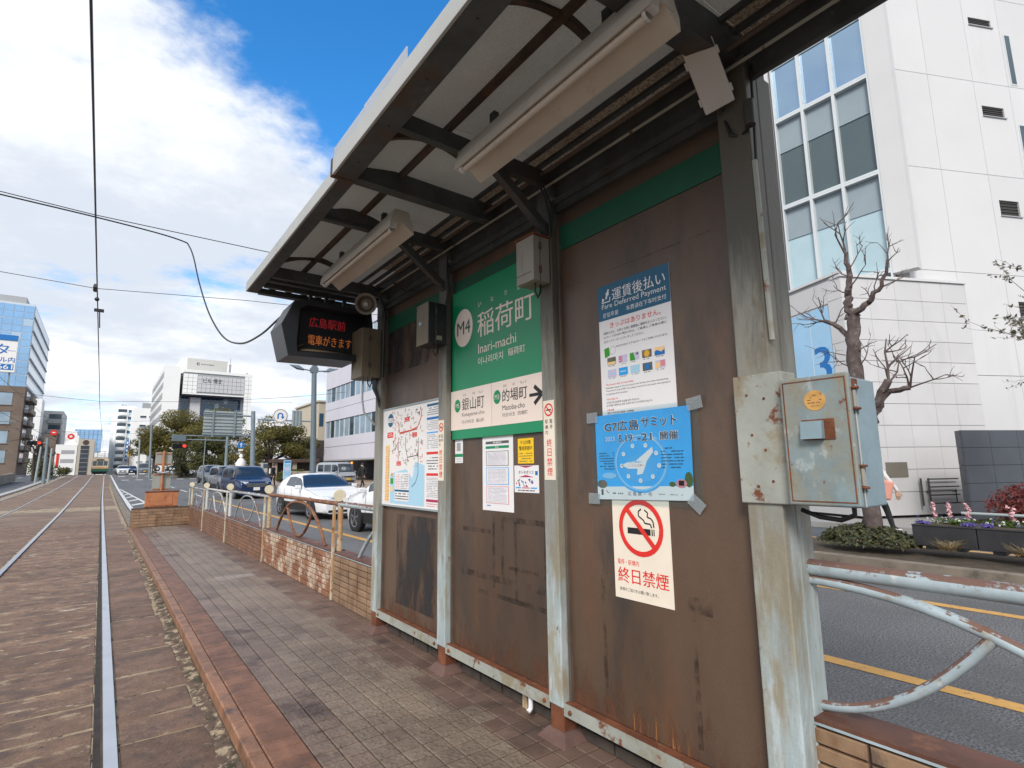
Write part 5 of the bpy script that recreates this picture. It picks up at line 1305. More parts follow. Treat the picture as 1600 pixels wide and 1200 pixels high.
b = MB(); b.tube([(1.2, 19.03, 1.50), (1.36, 19.0, 1.42), (1.45, 18.98, 1.40), (1.56, 19.0, 1.42), (1.74, 19.03, 1.52)], .03, 'chrome', 8); b.build('lamp_arm', sg, True)

# ================================================================== WHITE BUILDING ON THE RIGHT
P0 = Vector((17.061, 5.558, 0)); DD = Vector((math.sin(R_(116)), math.cos(R_(116)), 0)); NN = Vector((DD.y, -DD.x, 0))   # NN points at the street
CC = Vector((0, 0, 1.45))
def F(s_, z, k, out=0.0):
    p = P0 + DD * s_ + Vector((0, 0, z)); p = CC + (p - CC) * k
    return p + NN * out
def fbox(mb, s0, s1, z0, z1, k, o0, o1, m):
    vs = []
    for o in (o0, o1):
        vs += [F(s0, z0, k, o), F(s1, z0, k, o), F(s1, z1, k, o), F(s0, z1, k, o)]
    mb.add(vs, [(0, 1, 2, 3), (7, 6, 5, 4), (0, 4, 5, 1), (1, 5, 6, 2), (2, 6, 7, 3), (3, 7, 4, 0)], m)
KT, KP = 0.975, 0.956
wb = thing('white_building', 'tall white panelled building with a stack of large windows right of the shelter', 'building', tuple(F(4, 0, KT)))
b = MB()
c0 = F(1.49, 0, KT, -.06); cx_ = 17.53
plan = [(cx_ + .35, 22.0), (cx_ + .35, 4.72), (c0.x + .05, c0.y), *[tuple((F(14, 0, KT, -.06))[:2])], tuple((F(14, 0, KT, -9))[:2]), (cx_ + 10, 22.0)]
b.prism(plan, (0, 0, -.2), (1, 0, 0), (0, 1, 0), (0, 0, 1), 24, 'joint_grey'); b.build('core', wb)
VENTS = [(5.25, 6.18, 15.78, 16.06), (5.24, 6.13, 12.45, 12.81), (5.32, 6.10, 9.02, 9.54), (5.43, 6.2, 5.75, 6.22), (5.25, 6.18, 19.0, 19.4)]
cols = (1.49, 3.25, 5.05, 6.5, 8.4, 10.5, 13.9); rows_ = (0.1, 3.9, 7.05, 10.37, 13.65, 16.95, 20.3, 23.6)
for i in range(len(cols) - 1):
    for j in range(len(rows_) - 1):
        s0, s1, z0, z1 = cols[i] + .006, cols[i + 1] - .006, rows_[j] + .008, rows_[j + 1] - .008
        if j == 0 and i >= 2: z0 = 2.9
        b = MB(); v = [q for q in VENTS if s0 < q[0] < s1 and z0 < q[2] < z1]
        if v and v[0][1] < s1:
            a = v[0]
            fbox(b, s0, a[0], z0, z1, KT, -.06, 0, 'wall_white'); fbox(b, a[1], s1, z0, z1, KT, -.06, 0, 'wall_white'); fbox(b, a[0], a[1], z0, a[2], KT, -.06, 0, 'wall_white'); fbox(b, a[0], a[1], a[3], z1, KT, -.06, 0, 'wall_white')
            b.build('wall_panel', wb)
            b = MB(); fbox(b, a[0] + .01, a[1] - .01, a[2], a[3], KT, -.058, -.05, 'vent_dark')
            for q in range(5):
                zq = a[2] + (a[3] - a[2]) * (q + .5) / 5; fbox(b, a[0] + .01, a[1] - .01, zq - .012, zq + .012, KT, -.049, -.03, 'steel_dark')
            fbox(b, a[0] - .02, a[1] + .04, a[2] - .03, a[2] - .002, KT, .001, .04, 'far_grey')
            b.build('vent', wb)
        else:
            fbox(b, s0, s1, z0, z1, KT, -.06, 0, 'wall_white'); b.build('wall_panel', wb)
for z0, z1 in ((13.73, 15.62), (10.5, 12.3), (7.2, 9.0), (17.0, 18.8)):
    b = MB(); fbox(b, 6.62, 6.9, z0, z1, KT, .002, .012, 'window_frame'); w_ = b.build('slit_window', wb); b = MB(); fbox(b, 6.66, 6.86, z0 + .05, z1 - .04, KT, .0125, .016, 'window_dark'); b.build('pane', w_)
# window bay facing the street
YW = (5.02, 6.02, 6.96, 7.88); ZW = (4.2, 6.86, 9.90, 13.05, 16.25, 19.4)
b = MB(); b.box(cx_, cx_ + .34, 4.42, 5.015, 6.75, 23.6, 'wall_white'); b.box(cx_, cx_ + .34, 7.96, 22.0, 0, 23.6, 'wall_white'); b.box(cx_, cx_ + .34, 5.0155, 7.9595, 19.45, 23.6, 'wall_white'); b.build('wall_return', wb)
for j in range(len(ZW) - 1):
    for i in range(3):
        y0, y1, z0, z1 = YW[i], YW[i + 1], ZW[j], ZW[j + 1]
        b = MB(); f = .045
        b.box(cx_ + .0, cx_ + .24, y0, y0 + f, z0, z1, 'window_frame'); b.box(cx_ + .0, cx_ + .24, y1 - f, y1 - .001, z0, z1, 'window_frame')
        b.box(cx_ + .0, cx_ + .24, y0 + f, y1 - f, z0 + .002, z0 + .07, 'window_frame'); b.box(cx_ + .0, cx_ + .24, y0 + f, y1 - f, z1 - .07, z1 - .002, 'window_frame')
        zt = z0 + (z1 - z0) * .64
        b.box(cx_ + .13, cx_ + .20, y0 + f, y1 - f, zt - .02, zt + .02, 'blind_grey')
        w_ = b.build('window', wb)
        top = j >= 3
        pbox('transom', w_, cx_ + .16, cx_ + .164, y0 + f, y1 - f, zt + .02, z1 - .07, 'blind_grey' if not top else 'window_pale')
        gm = 'pane_mirror' if top else ('pane_clear' if j == 2 else 'frost_blue')
        pbox('pane', w_, cx_ + .16, cx_ + .164, y0 + f, y1 - f, z0 + .07, zt - .02, gm)
        if j >= 2:
            b = MB(); nb = 6
            for q in range(nb):
                ya = y0 + f + (y1 - y0 - 2 * f) * q / nb; b.box(cx_ + .19, cx_ + .192, ya + .004, ya + (.012 if j == 2 else (y1 - y0) / nb * .72), z0 + .08, zt, 'window_frame' if j == 2 else 'blind_grey')
            b.build('blind', w_)
b = MB(); b.obox((cx_ + .225, 7.3, 11.4), ((0, 1, .55), (0, -.55, 1), (1, 0, 0)), (.42, .03, .02), 'lamp_tube'); b.build('ceiling_lamp', wb)
b = MB(); b.box(cx_ + .26, cx_ + .34, 5.016, 7.959, 4.0, 19.45, 'wall_charcoal'); b.build('room_back', wb)
# stone-clad podium with tiles
def podpanels():
    sc = (-.86, .05, .95, 1.85, 2.6, 3.46); n = 10
    for j in range(n):
        z0 = .62 + j * .604; z1 = z0 + .604
        for i in range(5):
            e = 0.0 if i < 4 else .06 * (9 - j) / 9
            b = MB(); fbox(b, sc[i] + .004, sc[i + 1] - .004 + e, z0 + .007, z1 - .007, KP, -.03, 0, 'wall_tilewhite'); b.build('cladding_tile', wb)
    b = MB(); fbox(b, -.86, 3.52, .0, .612, KP, -.20, -.01, 'wall_tilewhite'); fbox(b, -.86, 3.52, .60, 6.66, KP, -.30, -.031, 'joint_grey'); b.build('podium_wall', wb)
    b = MB(); fbox(b, -.90, 3.50, 6.665, 6.74, KP, -.35, .05, 'wall_white'); b.build('coping', wb)
podpanels()
PC = F(-.86, 0, KP); LD = Vector((.37, .93, 0)).normalized(); LN = Vector((-LD.y, LD.x, 0))
def lbox(mb, t0, t1, z0, z1, o0, o1, m):
    vs = []
    for o in (o0, o1):
        for t, z in ((t0, z0), (t1, z0), (t1, z1), (t0, z1)): vs.append(PC + LD * t + LN * o + Vector((0, 0, z)))
    mb.add(vs, [(3, 2, 1, 0), (4, 5, 6, 7), (1, 5, 4, 0), (2, 6, 5, 1), (3, 7, 6, 2), (0, 4, 7, 3)], m)
b = MB(); lbox(b, 0, 6.5, 0, 6.47, -.3, -.02, 'joint_grey'); b.build('podium_wall', wb)
for j in range(10):
    z0 = .35 + j * .604
    for t0, t1 in ((0.0, .46), (2.2, 3.2), (3.2, 4.2), (4.2, 5.2), (5.2, 6.2)):
        b = MB(); lbox(b, t0 + .004, t1 - .004, z0 + .007, z0 + .597, -.02, 0, 'wall_tilewhite'); b.build('cladding_tile', wb)
b = MB(); lbox(b, -.02, 6.6, 6.47, 6.54, -.3, .05, 'wall_white'); b.build('coping', wb)
b = MB(); lbox(b, .46, 2.2, 5.75, 6.38, -.02, 0, 'wall_tilewhite'); b.build('cladding_tile', wb)
b = MB(); lbox(b, .48, 2.18, .35, 5.70, -.019, -.008, 'banner_blue'); bn = b.build('banner', wb)
pb = Print(PC + LD * 2.18 + LN * -.008 + Vector((0, 0, 0)), -LD, (0, 0, 1), .003)
pb.text('3', 1.10, 3.55, 1.05, 'ink_blue', .50, .03); pb.ring(1.02, 3.60, .07, .14, 'ink_blue', 1.5, 20, 1.1); pb.rect(1.02, .5, 1.035, 5.6, 'banner_pale' if 'banner_pale' in MATS else 'paper_white'); pb.build('banner_print', bn)
# plate, bracket rack on the wall
b = MB(); fbox(b, -.07, .62, 1.02, 1.42, KP, .002, .02, 'plate_taupe'); b.build('wall_plate', wb)
rk_ = thing('wall_rack', 'dark metal rack of horizontal bars fixed to the white building', 'rack', tuple(F(1.9, .3, KP, .2)))
for z in (.30, .52, .74, .95):
    b = MB(); b.cyl(F(1.15, z, KP, .10), F(2.14, z, KP, .10), .018, 'steel_dark', 8); b.build('bar', rk_, True)
for s_ in (.90, 1.15):
    b = MB(); vs = F(s_, .25, KP, .10); b.cyl(F(s_, .24, KP, .10), F(s_, .98, KP, .10), .024, 'steel_dark', 8); b.build('upright', rk_, True)
b = MB(); b.cyl(F(1.98, .30, KP, .13), F(1.98, .66, KP, .13), .015, 'steel_dark', 8); b.build('upright', rk_, True)
for s_ in (1.15, 2.05):
    b = MB(); b.cyl(F(s_, .6, KP, .0), F(s_, .6, KP, .10), .012, 'steel_dark', 8); b.build('bracket', rk_, True)
# dark recess right of the podium
b = MB(); fbox(b, 4.0, 13, .2, 2.85, KT, -.5, -.08, 'plate_taupe'); b.build('recess', wb)
# charcoal garden wall
gw = thing('garden_wall', 'charcoal tiled garden wall in front of the white building', 'wall', (15.5, 3.5, .13))
A0 = Vector((15.5, 3.54, 0)); A1 = Vector((15.9, 3.745, 0)); D2 = DD
def gpan(a, bb, z0, z1, m, nx):
    d = (bb - a); w = Vector((-d.y, d.x, 0)).normalized()
    o = MB(); n = w * .03
    o.add([a + Vector((0, 0, z0)), bb + Vector((0, 0, z0)), bb + Vector((0, 0, z1)), a + Vector((0, 0, z1)), a + n + Vector((0, 0, z0)), bb + n + Vector((0, 0, z0)), bb + n + Vector((0, 0, z1)), a + n + Vector((0, 0, z1))],
          [(0, 1, 2, 3), (7, 6, 5, 4), (0, 4, 5, 1), (1, 5, 6, 2), (2, 6, 7, 3), (3, 7, 4, 0)], m)
    o.build('wall_tile', gw, bevel=.003)
for j in range(5):
    for i in range(8):
        a = A0 + D2 * (i * .8 + .004); bb = A0 + D2 * ((i + 1) * .8 - .004); gpan(a, bb, .13 + j * .4 + .004, .13 + (j + 1) * .4 - .004, 'wall_charcoal_light', 0)
    gpan(A1, A0 + (A1 - A0) * .02, .13 + j * .4 + .004, .13 + (j + 1) * .4 - .004, 'wall_charcoal', 0)
b = MB(); nrm = Vector((-D2.y, D2.x, 0))
pl = [A0 + nrm * .02 + D2 * .02, A1 + D2 * .03, A1 + D2 * 6.4, A0 + D2 * 6.4 + nrm * .02]
b.prism([(q.x, q.y) for q in pl], (0, 0, .05), (1, 0, 0), (0, 1, 0), (0, 0, 1), 2.07, 'grout_dark'); b.build('core', gw)

# ================================================================== PLANTING STRIP
def leaves(mb, n, centre, rad, size, mats, rnd, flat=0.0, shell=0.35, zmin=None):
    cx, cy, cz = centre; rx, ry, rz = rad
    k = 0
    while k < n:
        v = Vector((rnd.gauss(0, 1), rnd.gauss(0, 1), rnd.gauss(0, 1)))
        if v.length < 1e-6: continue
        v.normalize(); r = rnd.uniform(shell, 1.0) ** 0.6
        p = Vector((cx + v.x * rx * r, cy + v.y * ry * r, cz + v.z * rz * r))
        if zmin is not None and p.z < zmin: continue
        nn = (v + Vector((rnd.gauss(0, .6), rnd.gauss(0, .6), rnd.gauss(0, .6) + flat))).normalized()
        a = nn.cross(Vector((rnd.gauss(0, 1), rnd.gauss(0, 1), rnd.gauss(0, 1)))).normalized(); c = nn.cross(a)
        s = size * rnd.uniform(.6, 1.3)
        mb.add([p - a * s, p - c * s * .45 + nn * s * .12, p + a * s, p + c * s * .45 + nn * s * .12], [(0, 1, 2, 3)], rnd.choice(mats))
        k += 1
ri = random.Random(9)
iv = thing('ivy_mound', 'low mound of ivy around the foot of the bare pruned tree', 'ivy', (10.3, 3.75, .1))
b = MB(); leaves(b, 2600, (10.32, 3.78, .06), (.55, .78, .36), .045, ['leaf_ivy', 'leaf_ivy', 'leaf_dark'], ri, .5, .5, .1); b.build('foliage', iv)
def limb(mb, pts, r0, r1, m='bark', n=7, wob=.02, rnd=ri):
    P = []
    for a, c in zip(pts, pts[1:]):
        a = Vector(a); c = Vector(c)
        for k in range(4):
            q = a.lerp(c, k / 4); P.append(q + Vector((rnd.gauss(0, 1), rnd.gauss(0, 1), rnd.gauss(0, .5))) * wob)
    P.append(Vector(pts[-1])); P[0] = Vector(pts[0])
    mb.tube(P, [r0 + (r1 - r0) * i / (len(P) - 1) for i in range(len(P))], m, n)
    return P
def twigs(mb, p, d, r, ln, depth, rnd, m='twig'):
    d = Vector(d).normalized(); q = Vector(p); P = [q]
    for k in range(3):
        d = (d + Vector((rnd.gauss(0, .22), rnd.gauss(0, .22), rnd.gauss(0, .12) + .08))).normalized(); q = q + d * ln / 3; P.append(q)
    mb.tube(P, [r * (1 - .2 * i) for i in range(4)], m, 5)
    if depth:
        for k in range(rnd.choice((2, 2, 3))):
            twigs(mb, P[rnd.choice((1, 2, 3))], d + Vector((rnd.gauss(0, .7), rnd.gauss(0, .7), rnd.gauss(0, .45))), r * .6, ln * rnd.uniform(.5, .75), depth - 1, rnd, m)
bt = thing('bare_tree', 'bare pruned street tree in front of the white building', 'tree', (10.3, 3.67, .1))
T = lambda y, z, x=10.3: (x, y, z)
b = MB(); limb(b, [T(3.67, .1), T(3.66, 1.5), T(3.66, 2.6), T(3.66, 3.06), T(3.65, 3.58), T(3.60, 3.95)], .135, .10, n=10, wob=.012)
for z in (3.2, 3.45, 2.6, 3.75): b.lathe([(.0, .05), (.03, .04), (.05, .0)], (10.26, 3.66 - ri.uniform(-.1, .1), z), (-.8, ri.uniform(-.6, .6), .3), 'bark', 8)
b.build('trunk', bt, True)
b = MB(); limb(b, [T(3.60, 3.92), T(3.66, 4.17), T(3.64, 4.46), T(3.58, 4.78), T(3.60, 5.16)], .085, .03); b.build('limb', bt, True)
b = MB(); limb(b, [T(3.60, 3.95), T(3.52, 4.04, 10.25), T(3.30, 4.17, 10.2), T(3.09, 4.34, 10.15), T(2.94, 4.75, 10.1)], .07, .022); b.build('limb', bt, True)
b = MB(); limb(b, [T(3.66, 3.5), T(3.75, 3.62, 10.35), T(3.90, 3.89, 10.4), T(4.14, 4.03, 10.45)], .055, .035); b.build('limb', bt, True)
b = MB(); limb(b, [T(3.62, 1.9), T(3.45, 2.2, 10.2), T(3.35, 2.40, 10.2), T(3.15, 2.76, 10.15)], .09, .06); b.build('limb', bt, True)
b = MB(); limb(b, [T(3.40, 2.28, 10.2), T(3.2, 2.58, 10.2), T(2.87, 2.60, 10.15)], .055, .04); b.build('limb', bt, True)
b = MB(); limb(b, [T(3.60, 3.82), T(3.70, 3.98), T(3.66, 4.1)], .05, .03); b.build('limb', bt, True)
rt = random.Random(31)
def tw(y, z, dy, dz, r=.014, ln=.45, dp=2, x=10.25):
    q = MB(); twigs(q, (x, y, z), (rt.uniform(-.3, .3), dy, dz), r, ln, dp, rt); q.build('twig', bt)
tw(3.60, 5.16, -.1, 1, .02, .5); tw(3.60, 5.1, .7, .9, .02, .6); tw(3.58, 4.8, -.5, .6); tw(3.6, 4.7, .6, .4); tw(3.64, 4.4, .7, .25); tw(3.58, 4.5, -.6, .5)
tw(2.94, 4.72, -.1, 1, .015, .4, 2, 10.1); tw(2.96, 4.7, -.8, .5, .013, .35, 1, 10.1); tw(3.1, 4.33, -.9, .3, .013, .35, 2, 10.15); tw(3.2, 4.25, .2, .9, .012, .4, 1, 10.2); tw(3.3, 4.2, .5, .8, .012, .4, 1)
tw(4.14, 4.03, .8, .3, .018, .5, 2, 10.45); tw(4.12, 4.0, .1, 1, .016, .5, 2, 10.45); tw(3.95, 3.92, -.3, 1, .014, .4, 1, 10.4); tw(4.14, 4.03, .9, .05, .014, .45, 2, 10.45)
tw(3.15, 2.76, -.1, 1, .024, .7, 2, 10.15); tw(3.15, 2.76, .5, .8, .018, .4, 2, 10.15); tw(3.13, 2.74, -.5, .9, .018, .6, 2, 10.15)
tw(2.87, 2.60, -.5, .6, .02, .55, 2, 10.15); tw(2.88, 2.60, -.1, 1, .018, .5, 2, 10.15); tw(2.88, 2.6, -.9, .25, .016, .5, 2, 10.15)
tw(3.56, 3.1, -.7, .5, .012, .35, 2); tw(3.75, 3.1, .8, .5, .012, .4, 2); tw(3.56, 3.35, -.6, .8, .012, .3, 1); tw(3.78, 3.3, .9, .2, .010, .4, 1); tw(3.8, 3.2, .7, -.1, .010, .35, 1)
# flower boxes
def planter(y0, y1, label, pinks, seed):
    r = random.Random(seed)
    t = thing('flower_box', label, 'flower box', (10.5, (y0 + y1) / 2, .1), 0, 'charcoal flower boxes on the median strip')
    b = MB(); b.box(10.28, 10.80, y0, y1, .145, .445, 'planter'); b.build('box', t, bevel=.008)
    pbox('rim', t, 10.27, 10.81, y0 - .003, y1 + .003, .4455, .465, 'planter', .004); pbox('soil', t, 10.31, 10.77, y0 + .03, y1 - .03, .4655, .470, 'soil')
    for y in (y0 + .22, y1 - .22): pbox('foot', t, 10.29, 10.60, y - .07, y + .07, .10, .144, 'box_black')
    b = MB()
    for k in range(int((y1 - y0) * 9)):
        y = r.uniform(y0 + .06, y1 - .06); x = r.uniform(10.34, 10.72); leaves(b, 34, (x, y, .50), (.07, .07, .07), .028, ['leaf_lime', 'leaf_green', 'leaf_lime'], r, .6, .2, .47)
    b.build('foliage', t)
    b = MB()
    for k in range(int((y1 - y0) * 30)):
        y = r.uniform(y0 + .03, y1 - .03); x = r.uniform(10.32, 10.7); z = r.uniform(.50, .585); leaves(b, 5, (x, y, z), (.018, .018, .012), .016, ['petal_white'] if r.random() < .6 else ['petal_violet'], r, .4, .1)
    for y in pinks:
        for q in range(5): leaves(b, 12, (10.45 + r.uniform(-.03, .03), y + r.uniform(-.035, .035), .60 + .045 * q), (.035, .035, .03), .024, ['petal_pink'], r, .2, .1)
    for y in (y1 - .12, y0 + .1): leaves(b, 60, (10.36, y, .495), (.06, .11, .035), .026, ['petal_violet'], r, .4, .1, .47)
    b.build('blossom', t)
planter(2.335, 3.12, 'left charcoal flower box with white, violet and a few pink flowers', (2.86, 2.66, 2.45), 1)
planter(1.50, 2.325, 'right charcoal flower box cut off by the edge of the photo', (1.95, 1.72), 2)
gt = MB(); r = random.Random(4)
def tuft(y, x, label):
    t = thing('dry_grass', label, 'dry grass', (x, y, .13), 0, 'tufts of dry grass at the flower boxes'); g = MB()
    for k in range(170):
        a = r.uniform(0, 6.28); l = r.uniform(.10, .24); tip = Vector((x + math.cos(a) * l * .8, y + math.sin(a) * l * 1.3, .13 + l * r.uniform(.25, .9))); p = Vector((x + r.gauss(0, .035), y + r.gauss(0, .05), .12)); w = Vector((-math.sin(a), math.cos(a), 0)) * .006
        g.add([p - w, p + w, tip + w * .3, tip - w * .3], [(0, 1, 2, 3)], 'grass_dry')
    g.build('blades', t)
tuft(2.66, 10.16, 'dry grass tuft under the left flower box'); tuft(1.78, 10.16, 'dry grass tuft under the right flower box')
rs = thing('red_shrub', 'dark red leafed shrub in front of the charcoal wall', 'shrub', (15.0, 2.55, .13))
b = MB(); leaves(b, 2600, (15.0, 2.35, .50), (.55, .85, .50), .05, ['leaf_red'], ri, .1, .25, .13); b.build('foliage', rs)
b = MB()
for k in range(14): twigs(b, (15.0 + ri.uniform(-.1, .1), 2.5 + ri.uniform(-.2, .2), .12), (ri.gauss(0, .5), ri.gauss(0, .6), .8), .014, .6, 1, ri)
b.build('stem', rs)
hr = thing('pipe_rail', 'low pale pipe rail in front of the red shrub', 'rail', (14.35, 2.2, .13))
b = MB(); b.tube([(14.35, 3.45, .36), (14.35, 1.0, .36)], .03, 'galv_light', 10); b.build('rail', hr, True)
for y in (3.35, 2.2, 1.2): b = MB(); b.cyl((14.35, y, .12), (14.35, y, .35), .025, 'galv_light', 8); b.build('post', hr, True)
yb = thing('yellow_plant', 'small yellow green plants below the pale pipe rail', 'plant', (14.6, 3.0, .13))
b = MB(); leaves(b, 260, (14.55, 2.95, .16), (.15, .40, .12), .04, ['leaf_lime', 'leaf_brown'], ri, .4, .1, .12); b.build('foliage', yb)
wt = thing('sparse_tree', 'thin tree with sparse pale leaves at the right edge of the photo', 'tree', (13.2, .2, .1))
b = MB(); limb(b, [(13.2, .2, .1), (13.2, .25, 1.6), (13.15, .5, 2.9), (13.1, 1.0, 3.4)], .06, .03); b.build('trunk', wt, True)
b = MB(); lf = MB(); rw = random.Random(77)
for p, d in (((13.1, .9, 3.3), (0, 1, .1)), ((13.1, 1.0, 3.4), (0, .8, .7)), ((13.15, .6, 3.0), (.1, 1, .15)), ((13.1, .9, 3.35), (-.2, .9, .4)), ((13.1, .7, 3.1), (0, .9, .5))):
    for q in range(2):
        n0 = len(b.v); twigs(b, p, d, .012, 1.15, 2, rw)
        for v in b.v[n0::3]:
            if rw.random() < .6: leaves(lf, 2, v, (.05, .05, .05), .045, ['leaf_pale', 'leaf_pale', 'leaf_brown'], rw, 0, .1)
b.build('branch', wt); lf.build('foliage', wt)
# ================================================================== STREET: vehicles and people
def interp(tab, t):
    if t <= tab[0][0]: return tab[0][1]
    for (a, va), (b_, vb) in zip(tab, tab[1:]):
        if t <= b_:
            q = (t - a) / (b_ - a); q = q * q * (3 - 2 * q) * .5 + q * .5; return va + (vb - va) * q
    return tab[-1][1]
def car(name, label, cat, loc, rz, L_, Wd, spec, paint, group=None, plate='plate_white', detail=True):
    """front faces local -Y; origin on the ground below the middle of the car"""
    t = thing(name, label, cat, loc, rz, group)
    hw = Wd / 2; NS = 44
    top, belt, hwid, sill = spec['top'], spec['belt'], spec['hw'], spec.get('sill', .20)
    ring = []; ts = [i / NS for i in range(NS + 1)]
    def sect(q):
        y = -L_ / 2 + L_ * q; zt = interp(top, q); zb = min(interp(belt, q), zt - .012); w = hw * interp(hwid, q)
        wr = w * (1 - spec.get('tumble', .22) * min(1, max(0, (zt - zb) / .5)))
        zs = sill + interp(spec.get('lift', [(0, 0), (1, 0)]), q)
        half = [(0, zs), (w * .86, zs), (w * .955, zs + .05), (w * .985, zs + (zb - zs) * .35), (w, zs + (zb - zs) * .66), (w * .985, zb - .03), (w * .955, zb)]
        g = zt - zb
        half += [(w * .955 + (wr - w * .955) * .5, zb + g * .46), (wr + .005, zb + g * .84), (wr * .90, zb + g * .955), (wr * .55, zt - .004), (0, zt)]
        return y, half
    V_ = []
    for q in ts:
        y, h = sect(q)
        V_.append([(x, y, z) for x, z in h] + [(-x, y, z) for x, z in reversed(h[1:-1])])
    n = len(V_[0]); b = MB(); vs = [p for r in V_ for p in r]; fs = []
    for i in range(NS):
        for j in range(n): fs.append((i * n + j, (i + 1) * n + j, (i + 1) * n + (j + 1) % n, i * n + (j + 1) % n))
    fs.append(tuple(range(n))); fs.append(tuple(reversed([NS * n + j for j in range(n)])))
    b.add(vs, fs, paint); b.build('body', t, True, local=True)
    def patch(nm, q0, q1, js, m, outw=.006):
        g = MB(); K = 12; rows = []
        for k in range(K + 1):
            y, h = sect(q0 + (q1 - q0) * k / K); rows.append((y, h))
        for sgn in (1, -1):
            vs = []; w = len(js)
            for y, h in rows:
                for j in js:
                    x, z = h[j[0]] if isinstance(j, tuple) and j[1] == 0 else (h[j[0]][0] + (h[j[0] + 1][0] - h[j[0]][0]) * j[1], h[j[0]][1] + (h[j[0] + 1][1] - h[j[0]][1]) * j[1])
                    vs.append((sgn * (x + (outw if x > .02 else 0)), y, z + outw * .6))
            f = [(a * w + c, (a + 1) * w + c, (a + 1) * w + c + 1, a * w + c + 1) for a in range(K) for c in range(w - 1)]
            if sgn < 0: f = [tuple(reversed(x)) for x in f]
            g.add(vs, f, m)
            if nm != 'windscreen' and nm != 'rear_window':
                g.build(nm, t, True, local=True); g = MB()
        if g.v: g.build(nm, t, True, local=True)
    ws = spec['ws']; patch('windscreen', ws[0], ws[1], [(8, .2), (9, 0), (10, 0), (10, 1.0)], 'car_glass', .010)
    for a, c in spec['sides']: patch('side_window', a, c, [(6, .22), (7, 0), (7, .75)], 'car_glass', .010)
    if 'rw' in spec: patch('rear_window', spec['rw'][0], spec['rw'][1], [(8, .3), (9, 0), (10, 0), (10, 1.0)], 'car_glass', .010)
    if detail:
        for q in (ws[0] + .06, (spec['sides'][0][1] + spec['sides'][1][0]) / 2, spec['sides'][1][1]): patch('door_seam', q, q + .0035, [(2, 0), (3, 0), (4, 0), (5, 0), (6, 0)], 'car_black', .004)
        patch('sill_trim', .22, .76, [(1, .4), (2, 0), (3, .12)], 'car_black', .006)
    yf = -L_ / 2
    def nose(x, z):                                                 # y of the front skin is the end face; set details just proud of it
        return yf - .004
    zf = interp(top, 0.0)
    for sx in (1, -1):
        y, h = sect(.022); w = hw * interp(hwid, .022)
        hl = spec['lamp']
        g = MB(); x0, x1 = sx * w * hl[0], sx * w * hl[1]
        g.add([(x0, yf - .012, hl[2] + .01), (x1, yf + .05, hl[2] + .03), (x1 * 1.012, yf + .20, hl[3] + .03), (x0, yf - .006, hl[3])], [(0, 1, 2, 3) if sx > 0 else (3, 2, 1, 0)], 'headlamp')
        g.add([(x0 * 1.15, yf - .016, hl[2] + .03), (x0 * 1.15 + sx * .09, yf + .005, hl[2] + .035), (x0 * 1.15 + sx * .09, yf + .01, hl[3] - .02), (x0 * 1.15, yf - .012, hl[3] - .02)], [(0, 1, 2, 3) if sx > 0 else (3, 2, 1, 0)], 'chrome')
        g.build('headlight', t, local=True)
        g = MB(); ym = yf + L_ * (ws[0] + .055); xm = sx * (hw + .09); zm = interp(belt, ws[0] + .06) + .08
        g.obox((xm, ym, zm), ((1, .1 * sx, 0), (0, 1, 0), (0, 0, 1)), (.095, .05, .062), paint); g.build('wing_mirror', t, bevel=.03, seg=3, local=True)
    gr = spec['grille']
    g = MB(); g.box(-gr[0], gr[0], yf - .014, yf - .002, gr[1], gr[2], 'car_black')
    for k in range(4): z = gr[1] + (gr[2] - gr[1]) * (k + .5) / 4; g.box(-gr[0] * .96, gr[0] * .96, yf - .020, yf - .0145, z - .008, z + .008, spec.get('bars', 'car_black'))
    g.build('grille', t, local=True)
    g = MB(); g.box(-hw * .70, hw * .70, yf - .013, yf - .001, spec['intake'][0], spec['intake'][1], 'car_black'); g.build('air_intake', t, local=True)
    g = MB(); g.box(-.165, .165, yf - .030, yf - .0205, spec['plate'], spec['plate'] + .165, plate); g.build('number_plate', t, bevel=.004, local=True)
    R = spec['wheel']
    for f in (spec['axles']):
        for sx in (1, -1):
            y = yf + L_ * f; c = Vector((sx * (hw - .10), y, R)); a = Vector((sx, 0, 0))
            g = MB(); g.lathe([(R + .035, .0), (R + .045, .095), (R + .02, .108), (R * .99, .106)], c, a, 'car_black', 26); g.lathe([(0, .098), (R * 1.02, .098)], c, a, 'car_black', 26); g.build('wheel_arch', t, True, local=True)
            g = MB(); g.lathe([(R * .66, .100), (R * .70, .118), (R * .9, .122), (R, .108), (R, -.06), (0, -.06)], c, a, 'tyre', 26); ty = g.build('wheel', t, True, local=True)
            g = MB(); g.lathe([(R * .68, .118), (R * .62, .112), (R * .60, .085)], c, a, 'rim', 22); g.lathe([(0, .112), (R * .13, .110), (R * .15, .10)], c, a, 'rim', 12)
            for k in range(5):
                an = k * 2 * math.pi / 5 + .3; u_ = Vector((0, math.cos(an), math.sin(an)))
                g.obox(c + a * .102 + u_ * R * .36, (u_, a, u_.cross(a)), (R * .28, .010, R * .075), 'rim')
            g.build('rim', ty, local=True)
    return t
SED = dict(top=[(0, .66), (.03, .74), (.26, .93), (.33, 1.0), (.50, 1.40), (.62, 1.455), (.76, 1.42), (.93, 1.08), (1, .92)], belt=[(0, .62), (.25, .88), (.4, .93), (.8, 1.0), (1, .90)], hw=[(0, .78), (.04, .90), (.14, .985), (.5, 1.0), (.85, .98), (1, .82)],
           ws=(.315, .505), sides=((.385, .555), (.565, .72)), rw=(.78, .92), lamp=(.52, .97, .62, .72), grille=(.38, .42, .66), intake=(.24, .31), plate=.43, wheel=.325, axles=(.185, .79), tumble=.30)
